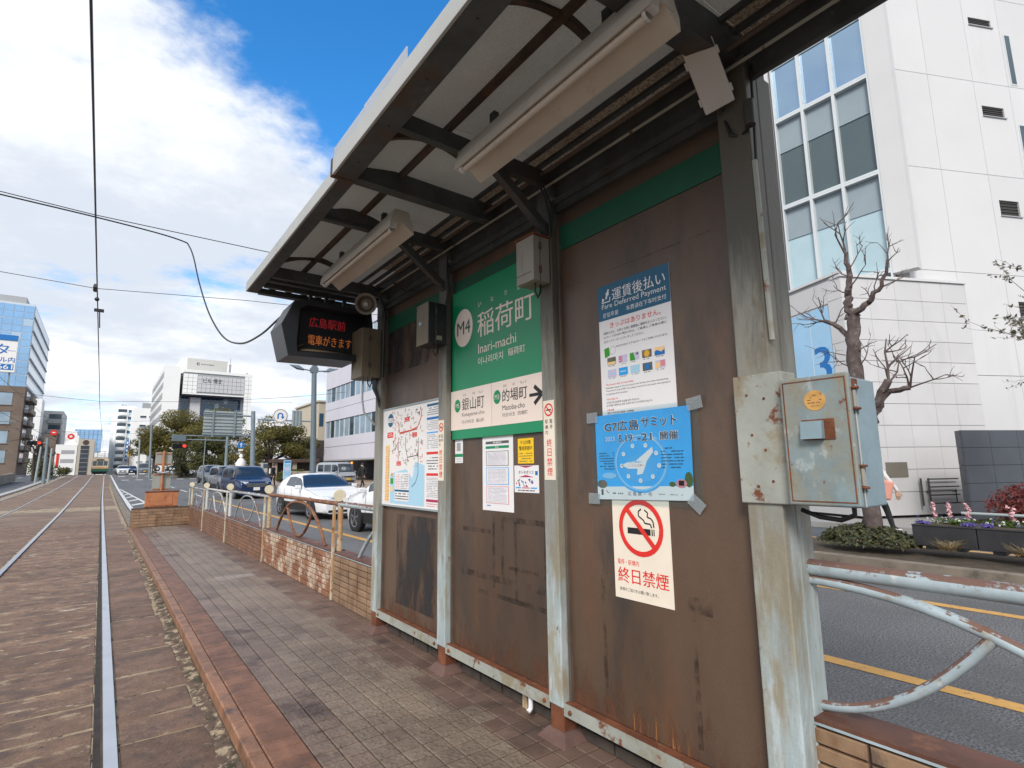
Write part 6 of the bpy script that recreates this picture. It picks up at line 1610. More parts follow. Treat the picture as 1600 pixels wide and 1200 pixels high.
VAN = dict(top=[(0, .80), (.03, .92), (.16, 1.06), (.20, 1.12), (.37, 1.72), (.46, 1.80), (.8, 1.80), (.95, 1.72), (1, 1.2)], belt=[(0, .76), (.18, 1.0), (.4, 1.06), (1, 1.08)], hw=[(0, .84), (.05, .94), (.14, .99), (.5, 1.0), (.9, .98), (1, .90)],
           ws=(.19, .375), sides=((.27, .45), (.46, .66), (.67, .86)), lamp=(.55, .97, .74, .90), grille=(.52, .62, .84), intake=(.28, .40), plate=.45, wheel=.33, axles=(.185, .77), tumble=.16, bars='chrome')
KEI = dict(top=[(0, .85), (.02, .95), (.05, 1.02), (.16, 1.72), (.22, 1.86), (.9, 1.88), (.98, 1.80), (1, 1.3)], belt=[(0, .82), (.1, 1.02), (.4, 1.05), (1, 1.06)], hw=[(0, .92), (.04, .97), (.5, 1.0), (1, .96)],
           ws=(.055, .165), sides=((.13, .36), (.40, .66), (.70, .92)), lamp=(.60, .97, .66, .84), grille=(.42, .70, .78), intake=(.34, .46), plate=.47, wheel=.28, axles=(.14, .80), tumble=.10)
HAT = dict(top=[(0, .72), (.03, .86), (.22, 1.0), (.27, 1.06), (.44, 1.48), (.55, 1.56), (.8, 1.55), (.95, 1.30), (1, .95)], belt=[(0, .70), (.25, .95), (.4, 1.0), (.9, 1.08), (1, .92)], hw=[(0, .84), (.05, .94), (.15, 1.0), (.9, 1.0), (1, .86)],
           ws=(.26, .45), sides=((.34, .54), (.55, .74)), rw=(.88, .96), lamp=(.55, .97, .72, .86), grille=(.45, .5, .72), intake=(.28, .4), plate=.45, wheel=.34, axles=(.19, .79), tumble=.2)
car('white_car', 'white saloon car waiting in the near lane behind the railing', 'car', (6.20, 19.4, zr(19)), R_(4), 4.6, 1.80, SED, 'car_white')
car('white_car', 'white hatchback partly hidden by the shelter with its wheel in view', 'car', (6.25, 12.35, zr(12)), R_(183), 4.4, 1.80, HAT, 'car_white')
car('minivan', 'dark blue minivan with a bright grille behind the white saloon car', 'car', (6.72, 34.6, zr(34)), R_(3), 4.8, 1.80, VAN, 'car_navy')
car('minivan', 'silver grey estate car half hidden behind the dark blue minivan', 'car', (7.25, 43.5, zr(43)), R_(3), 4.7, 1.78, VAN, 'car_silver')
car('minivan', 'blurred silver grey minivan farthest back at the crossing', 'car', (8.65, 60.5, zr(60)), R_(4), 4.6, 1.78, VAN, 'car_silver')
car('kei_van', 'silver small van with yellow plate parked before the lilac building', 'van', (14.75, 42.5, zr(42) + .12), R_(15), 3.4, 1.48, KEI, 'car_grey', None, 'plate_yellow')
car('small_van', 'dark fronted small van coming over the bridge crest', 'van', (5.6, 108, zr(108)), 0, 3.6, 1.7, KEI, 'car_silver', None, 'plate_yellow')
car('hatchback', 'dark car behind the small van on the bridge crest', 'car', (4.3, 121, zr(119)), 0, 4.2, 1.7, HAT, 'car_navy')
car('hatchback', 'pale blue car nearest to the tram on the bridge crest', 'car', (2.9, 116, zr(116)), 0, 4.2, 1.7, HAT, 'car_white')
# ---- people
def person(name, label, loc, rz, joints, radii, edges, mats_by, extras=None, height=1.7):
    t = thing(name, label, 'person', loc, rz)
    me = bpy.data.meshes.new('body'); me.from_pydata(joints, edges, [])
    o = bpy.data.objects.new('body', me); COL.objects.link(o)
    o.modifiers.new('skin', 'SKIN'); sv = me.skin_vertices
    if not sv: 
        bm = bmesh.new(); bm.from_mesh(me); bm.verts.layers.skin.verify(); bm.to_mesh(me); bm.free()
    for i, r in enumerate(radii): me.skin_vertices[0].data[i].radius = (r, r) if not isinstance(r, tuple) else r; me.skin_vertices[0].data[i].use_root = (i == 0)
    ss = o.modifiers.new('sub', 'SUBSURF'); ss.levels = 2; ss.render_levels = 2
    dg = bpy.context.evaluated_depsgraph_get(); dg.update()
    m2 = bpy.data.meshes.new_from_object(o.evaluated_get(dg))
    bpy.data.objects.remove(o)
    for k in ('skin', 'cloth_top_' + name, 'cloth_leg_' + name, 'shoe_' + name): pass
    names = mats_by['names']
    for k in names: m2.materials.append(MATS[k])
    for p in m2.polygons: p.material_index = mats_by['fn'](p.center); p.use_smooth = True
    q = link('body', m2, t)
    if extras: extras(t)
    return t
def walker(stride, arm, lean=.03):
    s = stride
    J = [(0, 0, .95), (0, -.01, 1.12), (0, -lean, 1.36), (0, -lean, 1.50), (0, -lean - .03, 1.60), (0, -lean - .04, 1.71),
         (.09, 0, .93), (.10, -s * .5, .52), (.10, -s * .75, .10), (.10, -s * .75 - .15, .045),
         (-.09, 0, .93), (-.10, s * .22, .52), (-.10, s * .85, .16), (-.10, s * .85 - .12, .06),
         (.19, -lean, 1.42), (.24, arm * .4 - lean, 1.14), (.22, arm * .2 - .12, .92), (.22, arm * .2 - .16, .83),
         (-.19, -lean, 1.42), (-.24, -arm * .4 - lean, 1.14), (-.22, -arm * .6 - .10, .93), (-.22, -arm * .6 - .14, .84)]
    R = [.135, .125, .15, .06, .085, .075, .10, .068, .048, .038, .10, .068, .048, .038, .065, .048, .036, .032, .065, .048, .036, .032]
    E_ = [(0, 1), (1, 2), (2, 3), (3, 4), (4, 5), (0, 6), (6, 7), (7, 8), (8, 9), (0, 10), (10, 11), (11, 12), (12, 13), (2, 14), (14, 15), (15, 16), (16, 17), (2, 18), (18, 19), (19, 20), (20, 21)]
    return J, R, E_
def head_bits(t, lean=.03, cap='hair', mask=False):
    c = Vector((0, -lean - .04, 1.665))
    g = MB(); g.lathe([(0, .125), (.05, .115), (.09, .07), (.103, .0), (.095, -.05), (.0, -.05)], c + Vector((0, .022, .0)), (0, .15, 1), cap, 16); g.build('hair', t, True, local=True)
    g = MB()
    for sx in (1, -1):
        g.lathe([(0, .012), (.012, .006), (.012, -.006)], c + Vector((sx * .035, -.088, -.005)), (0, -1, 0), 'hair', 8)
        g.lathe([(0, .012), (.02, .0), (.0, -.01)], c + Vector((sx * .092, .01, -.02)), (sx, 0, 0), 'skin', 8)
    g.prism([(-.012, -.05), (.012, -.05), (0, -.005)], c + Vector((0, -.118, 0)), (1, 0, 0), (0, 0, 1), (0, 1, 0), .03, 'skin')
    g.obox(c + Vector((0, -.085, -.075)), ((1, 0, 0), (0, 1, 0), (0, 0, 1)), (.05 if mask else .022, .02, .03 if mask else .004), 'cloth_white' if mask else 'signal_dark' if 'signal_dark' in MATS else 'skin')
    g.build('face', t, local=True)
def hands(t, pts):
    for p in pts:
        g = MB(); p = Vector(p)
        g.obox(p + Vector((0, 0, -.045)), ((1, 0, 0), (0, 1, 0), (0, 0, 1)), (.018, .04, .045), 'skin')
        for k in range(4): l = (.065, .078, .072, .055)[k]; y = p.y - .03 + k * .02; g.tube([(p.x, y, p.z - .085), (p.x + .004, y, p.z - .085 - l * .6), (p.x + .014, y + .01, p.z - .085 - l)], .009, 'skin', 6)
        g.tube([(p.x, p.y - .04, p.z - .03), (p.x + .012, p.y - .068, p.z - .065), (p.x + .016, p.y - .062, p.z - .09)], .010, 'skin', 6); g.build('hand', t, True, local=True)
def clothes(top, leg, shoe, cuff=.87):
    names = ['skin', top, leg, shoe]
    def fn(c):
        if c.z > 1.50: return 0
        if c.z < .09: return 3
        if abs(c.x) > .165 and .75 < c.z: return 1 if c.z > cuff else 0
        return 1 if c.z > .92 else 2
    return dict(names=names, fn=fn)
J, R, E_ = walker(.38, .3)
def ex1(t):
    head_bits(t, .03, 'hair', True); hands(t, [(J[17][0], J[17][1], J[17][2]), (J[21][0], J[21][1], J[21][2])])
person('person', 'person in dark clothes striding past the parked small van', (15.25, 38.2, zr(38) + .13), R_(-60), J, R, E_, clothes('cloth_black', 'cloth_black', 'cloth_black'), ex1)
J2, R2, E2 = walker(.18, .15)
def ex2(t):
    head_bits(t, .03, 'hair'); hands(t, [J2[17], J2[21]])
    g = MB(); g.obox((-.02, .17, 1.2), ((1, 0, 0), (0, 1, 0), (0, 0, 1)), (.14, .07, .2), 'cloth_white'); g.build('backpack', t, bevel=.04, seg=3, local=True)
person('person', 'person in black with a pale bag standing near the park edge', (10.55, 44.5, zr(44) + .13), R_(40), J2, R2, E2, clothes('cloth_black', 'cloth_black', 'cloth_black'), ex2)
J3, R3, E3 = walker(.36, .34)
def ex3(t):
    head_bits(t, .03, 'hair'); hands(t, [J3[17], J3[21]])
    g = MB(); g.obox((-.25, -.12, .88), ((1, 0, 0), (0, 1, .25), (0, -.25, 1)), (.07, .13, .19), 'cloth_pink'); g.build('bag', t, bevel=.04, seg=3, local=True)
person('person', 'pedestrian in black trousers and white shoes half hidden by the cabinet', (12.7, 4.42, .005), R_(30), J3, R3, E3, clothes('cloth_white', 'cloth_black', 'cloth_white', .7), ex3)
# ---- tram
tr = thing('tram', 'cream, orange and green tram coming over the bridge crest', 'tram', (-.28, 118, .97))
def tb(nm, *a, bevel=0.0):
    g = MB(); g.box(*a); return g.build(nm, tr, bevel=bevel, local=True)
tb('body', -1.18, 1.18, .05, 12, 1.0, 2.75, 'tram_cream', bevel=.12)
tb('waist_band', -1.20, 1.20, .0, 12.0, 1.02, 1.42, 'tram_orange', bevel=.06); tb('skirt', -1.19, 1.19, .02, 12, .42, 1.01, 'tram_green', bevel=.06)
tb('roof', -1.05, 1.05, .15, 11.9, 2.72, 2.98, 'tram_cream', bevel=.12); tb('underframe', -1.0, 1.0, .15, 11.8, .12, .42, 'car_black')
for x0, x1 in ((-1.02, -.48), (-.40, .40), (.48, 1.02)):
    w_ = tb('window', x0, x1, .035, .06, 1.58, 2.38, 'window_dark', bevel=.02)
tb('destination_sign', -.55, .55, .02, .05, 2.45, 2.68, 'box_black')
for x in (-.75, .75):
    g = MB(); g.lathe([(0, .03), (.09, .025), (.11, 0)], (x, -.005, 1.22), (0, -1, 0), 'headlamp', 14); g.build('headlight', tr, True, local=True)
g = MB(); g.lathe([(0, .03), (.10, .025), (.12, 0)], (0, .05, 2.9), (0, -1, 0), 'headlamp', 14); g.build('headlight', tr, True, local=True)
tb('bumper', -1.0, 1.0, -.10, .04, .5, .62, 'car_black', bevel=.03)
for k in range(7):
    for sx in (-1, 1): tb('side_window', sx * 1.185 - .012, sx * 1.185 + .012, .8 + k * 1.55, 2.1 + k * 1.55, 1.6, 2.4, 'window_dark')
g = MB()
for sx in (-.55, .55): g.tube([(sx, 4.0, 2.98), (sx, 5.3, 3.5), (sx * .9, 4.0, 4.15)], .03, 'steel_dark', 6)
g.tube([(-.8, 4.0, 4.17), (.8, 4.0, 4.17)], .035, 'steel_dark', 6); g.tube([(-.55, 5.3, 3.5), (.55, 5.3, 3.5)], .025, 'steel_dark', 6); g.build('pantograph', tr, local=True)
for y in (2.6, 9.4):
    for sx in (-.66, .66): g = MB(); g.cyl((sx - .06, y, .33), (sx + .06, y, .33), .33, 'steel_dark', 16); g.build('wheel', tr, local=True)
# ================================================================== OVERHEAD WIRES
def wire(name, label, pts, r, m='wire_dark', sag=0.0, group=None, n=24, cat='wire'):
    P = [Vector(p) for p in pts]
    if len(P) == 2 and sag: P = [P[0].lerp(P[1], i / n) - Vector((0, 0, sag * 4 * (i / n) * (1 - i / n))) for i in range(n + 1)]
    if len(P) > 8 and name == 'feeder_cable':
        Q = []
        for i in range(len(P) - 1):
            p0, p1, p2, p3 = P[max(i - 1, 0)], P[i], P[i + 1], P[min(i + 2, len(P) - 1)]
            for k in range(6):
                s_ = k / 6; Q.append(.5 * ((2 * p1) + (p2 - p0) * s_ + (2 * p0 - 5 * p1 + 4 * p2 - p3) * s_ * s_ + (3 * p1 - p0 - 3 * p2 + p3) * s_ ** 3))
        P = Q + [P[-1]]
    b = MB(); b.tube(P, r, m, 6); o = b.build(name, None, True); return tag(o, label, cat, group or 'overhead wires and cables')
wire('contact_wire', 'tram contact wire running along the nearer track overhead', [(-.39, y, 5.33 + .0015 * abs(y % 30 - 15)) for y in range(-30, 31, 4)] + [(-.39 + xs(y), y, 5.31 + zr(y) * .9) for y in range(34, 150, 6)], .012)
wire('contact_wire', 'second tram contact wire over the farther track', [(-3.55, y, 5.4 + zr(max(y, 30)) * .9) for y in range(-30, 150, 6)], .008)
wire('span_wire', 'span wire crossing above the track in front of the roof, carrying a cable', [(-14, 10.3, 6.1), (-.42, 10.1, 5.40), (2.04, 9.8, 5.28), (10.2, 9.2, 5.6)], .007)
wire('feeder_cable', 'thick black cable slung from the span wire down to the display', [(-14, 10.25, 6.06), (-6, 10.2, 5.66), (-2.5, 10.15, 5.47), (-1.48, 10.14, 5.42), (-.42, 10.08, 5.36), (.4, 10.05, 5.30), (.78, 10.03, 5.24), (.86, 10.02, 5.18), (.93, 9.9, 4.95), (1.0, 9.5, 4.4), (1.08, 8.8, 3.75), (1.14, 7.8, 3.2), (1.18, 6.8, 2.92), (1.22, 6.0, 2.86), (1.27, 5.5, 2.92), (1.30, 5.3, 2.96)], .011, 'cable_black')
wire('span_wire', 'second span wire crossing a little farther along the track', [(-14, 13.4, 5.62), (-.38, 12.96, 5.02), (2.2, 12.2, 5.04), (10.4, 11.5, 5.3)], .006)
for y, z, lb in ((36, 5.2, 'span wire above the street beyond the display'), (56, 5.6, 'span wire in front of the far signals'), (82, 6.0, 'farthest thin span wire over the crossing')):
    wire('span_wire', lb, [(-9, y, z + .55), (-.35, y, z), (9.5, y, z + .55)], .010)
wire('power_line', 'thin power line passing behind the street lamp', [(9.0, 60, 8.4), (30, 52, 11.5)], .02, sag=.5)
wire('power_line', 'thin power line slanting past the brown building', [(-13.5, 75, 11.0), (-5.0, 96, 5.6)], .02, sag=.2)
hg = thing('wire_hanger', 'cluster of insulators and clamps where the second span wire meets the contact wire', 'insulator', (-.39, 12.97, 5.0))
b = MB(); b.tube([(-.39, 12.9, 5.05), (-.39, 13.0, 4.98)], .035, 'steel_dark', 8); b.obox((-.39, 13.3, 5.12), ((1, 0, 0), (0, 1, 0), (0, 0, 1)), (.03, .2, .03), 'steel_dark'); b.build('clamp', hg)
b = MB(); b.lathe([(.0, .09), (.03, .08), (.045, .05), (.03, .04), (.045, .0), (.03, -.02), (.04, -.05), (0, -.07)], (-.385, 14.4, 5.18), (0, 1, .2), 'box_black', 10); b.obox((-.34, 15.0, 5.08), ((1, 0, 0), (0, 1, 0), (0, 0, 1)), (.09, .04, .03), 'box_black'); b.build('insulator', hg, True)
b = MB(); b.tube([(-.33, 15.0, 5.06), (-.30, 15.1, 4.7)], .012, 'box_black', 6); b.build('tail', hg)
# ================================================================== STREET FURNITURE
lp = thing('street_lamp', 'tall grey twin armed street lamp with pointed lanterns', 'street lamp', (10.3, 34, .1))
b = MB(); b.cyl((10.42, 34, zr(34)), (10.20, 34, 7.45), .19, 'lamp_grey', 14, .15); b.build('pole', lp, True)
b = MB(); b.prism([(-.19, 7.45), (.19, 7.45), (.24, 7.72), (0, 8.08), (-.24, 7.72)], (10.19, 33.85, 0), (1, 0, 0), (0, 0, 1), (0, 1, 0), .3, 'lamp_grey'); b.build('finial', lp, bevel=.02)
for s in (-1, 1):
    b = MB(); b.tube([(10.2 + s * .2, 34, 7.58), (10.2 + s * .75, 34, 7.64)], .04, 'lamp_grey', 8); b.build('arm', lp, True)
    b = MB(); b.add([(10.2 + s * .6, 33.8, 7.58), (10.2 + s * .6, 34.2, 7.58), (10.2 + s * 1.0, 34.25, 7.62), (10.2 + s * 1.55, 34, 7.84), (10.2 + s * 1.0, 33.75, 7.62), (10.2 + s * .95, 34, 7.86)], [(0, 1, 2, 4), (2, 3, 4), (0, 5, 1), (1, 5, 2), (2, 5, 3), (3, 5, 4), (4, 5, 0)], 'lamp_grey'); b.build('lantern', lp)
gp = thing('sign_gantry', 'grey pole carrying a large slatted road sign seen from behind', 'sign gantry', (9.2, 45, 0))
b = MB(); b.cyl((9.25, 45, 0), (9.0, 45, 5.95), .20, 'galv', 14, .15); b.build('pole', gp, True)
for z in (5.55, 4.05): b = MB(); b.tube([(9.0, 45, z), (5.65, 45, z + .05)], .06, 'galv', 8); b.build('arm', gp, True)
sb = MB(); sb.box(5.70, 8.30, 45.07, 45.10, 3.95, 5.85, 'galv_light'); pn = sb.build('sign_panel', gp)
for k in range(8): pbox('slat', gp, 5.68, 8.32, 45.0, 45.068, 4.0 + k * .245, 4.11 + k * .245, 'galv_light', .006)
for x in (6.3, 7.75): pbox('rib', gp, x - .06, x + .06, 44.93, 44.998, 3.9, 5.9, 'galv')
rd = thing('round_sign', 'blue round sign with a white arrow on a short arm of the gantry pole', 'road sign', (8.3, 46, 3.3))
b = MB(); b.lathe([(0, .015), (.24, .015), (.25, 0), (.24, -.015), (0, -.015)], (8.28, 44.9, 3.32), (0, -1, 0), 'ink_blue', 24); b.build('disc', rd)
b = MB(); b.tube([(8.4, 44.96, 3.34), (9.1, 44.98, 3.36)], .02, 'galv', 6); b.build('arm', rd)
pp = Print((8.28, 44.883, 3.32), (1, 0, 0), (0, 0, 1), .002); pp.rect(-.03, -.15, .03, .06, 'ink_white'); pp.poly([(-.10, .05), (.10, .05), (0, .17)], 'ink_white'); pp.build('arrow', rd)
pbox('supplementary_plate', rd, 8.1, 8.42, 44.88, 44.9, 2.9, 3.02, 'paper_cream')
ut = thing('u_turn_sign', 'white round sign with a blue u-turn arrow above the road', 'road sign', (9.25, 38, 4.9))
b = MB(); b.tube([(7.9, 38, 4.72), (11.4, 37.9, 4.72)], .05, 'galv', 8); b.build('arm', ut, True)
b = MB(); b.lathe([(0, .02), (.47, .02), (.49, 0), (.47, -.02), (0, -.02)], (9.27, 37.9, 5.02), (0, -1, 0), 'ink_white', 30); b.build('disc', ut)
pp = Print((9.27, 37.878, 5.02), (1, 0, 0), (0, 0, 1), .003); pp.ring(0, 0, .40, .46, 'ink_lightgrey', 1, 30); pp.ring(0, .02, .10, .19, 'ink_blue', 1, 20, 1, 0, 180); pp.rect(-.19, -.22, -.10, .03, 'ink_blue'); pp.rect(.10, -.05, .19, .03, 'ink_blue'); pp.poly([(.02, -.05), (.27, -.05), (.145, -.23)], 'ink_blue'); pp.build('arrow', ut)
pbox('supplementary_plate', ut, 9.0, 9.54, 37.9, 37.92, 4.35, 4.5, 'ink_white')
b = MB(); b.box(10.02, 10.66, 37.86, 37.9, 4.36, 5.42, 'galv_light'); q = b.build('sign_panel', ut)
for x in (10.15, 10.36, 10.57): pbox('rib', ut, x - .03, x + .03, 37.82, 37.858, 4.36, 5.42, 'galv')
def signal(name, label, x, y, z, pole_x, arms, grp='traffic lights at the crossing'):
    t = thing(name, label, 'traffic light', (x, y, z), 0, grp)
    b = MB(); b.cyl((pole_x + .06, y, zr(y) - .1), (pole_x, y, arms[-1] + .5), .16, 'galv', 12, .11); b.build('pole', t, True)
    for za in arms: b = MB(); b.tube([(pole_x, y, za), (x - .6 if x < pole_x else x + .6, y, za + .05)], .05, 'galv', 8); b.build('arm', t, True)
    b = MB(); b.box(x - .56, x + .56, y - .1, y + .1, z - .2, z + .2, 'box_black'); b.build('signal_box', t, bevel=.06)
    for k, dx in enumerate((-.36, 0, .36)):
        b = MB(); b.lathe([(0, .03), (.13, .02), (.15, 0)], (x + dx, y - .1, z), (0, -1, 0), 'signal_red' if k == 2 else 'car_black', 16); b.build('lens', t)
        b = MB(); b.lathe([(.165, .0), (.165, .16), (.16, .16), (.16, 0)], (x + dx, y - .1, z + .01), (0, -1, 0), 'car_black', 14); b.build('visor', t)
    return t
s1 = signal('traffic_light', 'red traffic light on the arm in front of the dark evergreen trees', 5.25, 55, 3.62, 8.95, (4.15, 4.5))
pbox('direction_plate', s1, 4.63, 5.7, 54.85, 54.9, 4.02, 4.58, 'lamp_grey', .02)
signal('traffic_light', 'red traffic light left of the tracks by the bare trees', -5.45, 70, 4.36, -4.5, (4.36,))
def pole(label, x, y, h, r=.11, m='galv', lean=0.0, arm=None):
    t = thing('utility_pole', label, 'pole', (x, y, zr(y)), 0, 'grey poles along the street')
    b = MB(); b.cyl((x, y, zr(y) - .1), (x + lean, y, zr(y) + h), r, m, 10, r * .7); b.build('pole', t, True)
    if arm:
        for z, l in arm: b = MB(); b.tube([(x + lean, y, zr(y) + z), (x + lean + l, y, zr(y) + z + .1)], .04, m, 6); b.build('arm', t)
    return t
pole('tall grey pole left of the evergreen trees by the far crossing', 4.75, 80, 6.6, .15, 'galv', -.25, ((6.2, -1.4),))
pole('shorter grey pole beside the tall one near the bridge crest', 3.75, 84, 4.9, .12, 'galv_light', -.15)
pole('slim grey pole rising behind the cars at the park', 7.6, 58, 4.4, .06, 'galv')
pole('grey pole right of the red light on the left side of the street', -4.45, 76, 3.6, .12, 'galv_light')
pole('leaning grey pole beside the bare trees on the left side', -5.35, 74, 3.7, .12, 'galv_light', .15)
pole('pole with a long arm before the brown building', -8.6, 60, 6.0, .12, 'galv', 0, ((5.4, 2.6), (4.6, -3)))
pole('thin pole at the foot of the white balcony tower', 5.0, 160, 8.5, .15, 'brick_brown')
# ================================================================== PARK ON THE RIGHT
def blobtree(name, label, x, y, h, rw, n, mats, seed, trunk=.35, group=None, ls=.15, z0=None, tm='bark_dark', fz=.30):
    r = random.Random(seed); t = thing(name, label, 'tree', (x, y, zr(y)), 0, group); g = zr(y) if z0 is None else z0
    b = MB(); limb(b, [(x, y, g - .2), (x + r.uniform(-.2, .2), y, g + h * .3), (x + r.uniform(-.5, .5), y, g + h * .62)], trunk, trunk * .45, tm, 9, .04, r); b.build('trunk', t, True)
    lm = MB(); cl = []
    for k in range(15):
        a = r.uniform(0, 6.28); q = r.uniform(.15, .92) ** .7
        cx_, cy_ = x + math.cos(a) * rw * q * .85, y + math.sin(a) * rw * q * .75
        cz_ = g + h * (fz + (1 - fz) * r.uniform(.12, .80) * (1 - .35 * q * q)); rr = rw * r.uniform(.27, .46)
        cl.append(((cx_, cy_, cz_), (rr, rr, rr * .62)))
    cl.append(((x, y, g + h * .80), (rw * .55, rw * .5, h * .18)))
    for c, _ in cl[:8]: limb(lm, [(x, y, g + h * .28), ((x + c[0]) / 2 + r.uniform(-.2, .2), (y + c[1]) / 2, (g + h * .3 + c[2]) / 2), c], trunk * .4, .05, tm, 6, .05, r)
    lm.build('limb', t, True)
    f = MB(); tot = sum(q[1][0] ** 2 for q in cl)
    for c, rad in cl: leaves(f, int(n * rad[0] ** 2 / tot), c, rad, ls, mats, r, .35, .45)
    f.build('crown', t); return t
GT = 'evergreen trees in the park'
blobtree('evergreen_tree', 'broad olive evergreen tree below the big building with the dark windows', 9.0, 92, 10.0, 4.9, 13000, ['leaf_camphor', 'leaf_camphor', 'leaf_green'], 1, .45, GT)
blobtree('evergreen_tree', 'tall rounded evergreen tree behind the slatted road sign', 13.4, 88, 10.2, 4.6, 12500, ['leaf_camphor', 'leaf_green'], 2, .45, GT)
blobtree('evergreen_tree', 'lower dark evergreen tree at the left end of the park trees', 6.3, 96, 7.4, 3.3, 8500, ['leaf_green', 'leaf_dark', 'leaf_camphor'], 3, .4, GT)
blobtree('evergreen_tree', 'dark evergreen tree filling the gap behind the red traffic light', 10.8, 78, 5.6, 3.4, 8000, ['leaf_dark', 'leaf_green'], 4, .35, GT, fz=.12)
blobtree('evergreen_tree', 'evergreen tree with forked trunk right of the gantry pole', 13.9, 60, 7.2, 2.8, 9500, ['leaf_camphor', 'leaf_green'], 5, .28, GT, .115)
blobtree('evergreen_tree', 'evergreen tree partly hidden by the street lamp', 16.7, 62, 6.8, 2.5, 8000, ['leaf_camphor', 'leaf_dark', 'leaf_green'], 6, .28, GT, .115)
blobtree('evergreen_tree', 'small yellowish evergreen tree between the gantry pole and the big tree', 13.4, 70, 5.0, 2.0, 2600, ['leaf_camphor'], 7, .25, GT, .12, fz=.15)
blobtree('evergreen_tree', 'dark undergrowth evergreen behind the parked cars', 8.2, 82, 4.0, 2.4, 2600, ['leaf_dark'], 8, .25, GT, .14, fz=.05)
ps = thing('park_shelter', 'low park shelter with a flat brown roof behind the trees', 'shelter', (15.6, 58, .2))
b = MB(); b.box(13.6, 18.2, 57.5, 61, 2.15, 2.5, 'roof_brown'); b.build('roof', ps, bevel=.03)
for x in (13.9, 15.8, 17.8): pbox('pillar', ps, x - .2, x + .2, 57.8, 58.2, .2, 2.149, 'stone_beige')
pbox('back_wall', ps, 13.8, 18.0, 60.2, 60.5, .2, 2.149, 'wall_darkbrown')
gr = thing('hedge', 'clipped rounded green hedge in front of the park shelter', 'hedge', (14.6, 54.5, .2))
b = MB(); leaves(b, 2600, (14.9, 54.2, .75), (1.9, .8, .75), .09, ['leaf_lime', 'leaf_green', 'leaf_brown'], ri, .4, .6, .2); b.build('foliage', gr)
pw = thing('park_wall', 'curved pale stone wall round the park planting', 'wall', (15.5, 52, .2))
for k in range(9):
    x = 13.4 + k * .62; y = 52.6 - .12 * (k - 3) ** 2 * .25; b = MB(); b.box(x, x + .605, y, y + .35, zr(y) + .1, zr(y) + 1.15 + .03 * (k % 2), 'stone_beige'); b.build('stone_block', pw, bevel=.03)
b = MB(); pbox('end_pier', pw, 17.0, 17.9, 50.2, 50.7, .2, 2.0, 'stone_beige', .03)
st = thing('information_board', 'pale blue information board standing at the park edge', 'sign board', (11.1, 42.5, .1))
pbox('panel', st, 10.8, 11.34, 42.45, 42.52, .72, 2.12, 'ink_lightblue', .02); pbox('foot', st, 10.86, 11.28, 42.42, 42.56, zr(42) + .1, .719, 'stone_beige', .01)
pp = Print((0, 42.449, 0), (1, 0, 0), (0, 0, 1), .003); pp.rect(10.84, 1.95, 11.30, 2.07, 'ink_blue'); pp.fuzz(10.86, 1.0, 11.28, 1.9, 9, 'ink_blue', rp, .5); pp.rect(10.9, 1.35, 11.24, 1.62, 'ink_lilac', 2); pp.build('print', st)
mo = thing('white_monument', 'white stone monument among the park trees', 'monument', (12.0, 64, .3))
b = MB(); b.lathe([(0, 2.9), (.18, 2.8), (.22, 2.55), (.12, 2.45), (.30, 2.3), (.55, 1.9), (.5, 1.2), (.6, 1.15), (.6, 0), (0, 0)], (11.9, 64, .3), (0, 0, 1), 'far_white', 14); b.build('figure', mo, True)
fw = thing('low_wall', 'low pale wall along the pavement at the far crossing', 'wall', (8, 84, .6))
pbox('wall', fw, 5.0, 11.0, 84, 84.4, .3, 1.05, 'stone_beige')
# ================================================================== LEFT SIDE
lw = thing('bridge_wall', 'low concrete wall along the left pavement', 'wall', (-6.5, 65, .2))
for k in range(10): b = MB(); b.box(-7.6, -7.25, 48 + k * 3.02, 51 + k * 3.02, zr(50 + k * 3) + .1, zr(50 + k * 3) + .95, 'concrete_wall'); b.build('wall_section', lw, bevel=.02)
def bush(label, x, y, r3, n, mats, seed, cat='bush'):
    t = thing('bush', label, cat, (x, y, zr(y)), 0, 'bushes behind the low left wall'); r = random.Random(seed)
    b = MB()
    for k in range(5): leaves(b, n // 5, (x + r.uniform(-.5, .5) * r3[0], y + r.uniform(-.5, .5) * r3[1], zr(y) + r3[2] * r.uniform(.6, 1.2)), (r3[0] * .7, r3[1] * .7, r3[2] * .8), .13, mats, r, .3, .4, zr(y) + .1)
    b.build('foliage', t)
    b = MB()
    for k in range(5): limb(b, [(x + r.uniform(-.2, .2), y, zr(y)), (x + r.uniform(-.8, .8), y + r.uniform(-.5, .5), zr(y) + r3[2])], .05, .02, 'bark_dark', 5, .04, r)
    b.build('stem', t)
bush('large olive brown bush at the left edge of the photo', -8.6, 66, (1.6, 1.5, 1.9), 3400, ['leaf_brown', 'leaf_brown', 'leaf_green'], 1)
bush('dark green bush behind the grey poles on the left', -5.6, 86, (1.5, 1.5, 1.5), 2000, ['leaf_dark', 'leaf_green'], 2)
bush('small dark bush at the foot of the white sign building', -4.6, 108, (1.0, 1.0, .7), 900, ['leaf_dark', 'leaf_green'], 3)
def baretree(label, x, y, h, seed):
    t = thing('bare_tree', label, 'tree', (x, y, zr(y)), 0, 'bare trees on the left side'); r = random.Random(seed)
    b = MB(); limb(b, [(x, y, zr(y)), (x + r.uniform(-.2, .2), y, zr(y) + h * .5), (x + r.uniform(-.4, .4), y, zr(y) + h * .72)], .16, .08, 'bark_dark', 8, .05, r); b.build('trunk', t, True)
    b = MB()
    for k in range(7):
        a = r.uniform(0, 6.28); z = zr(y) + h * r.uniform(.38, .7); twigs(b, (x, y, z), (math.cos(a), math.sin(a) * .5, .8), .07, h * .36, 2, r, 'bark_dark')
    b.build('limb', t)
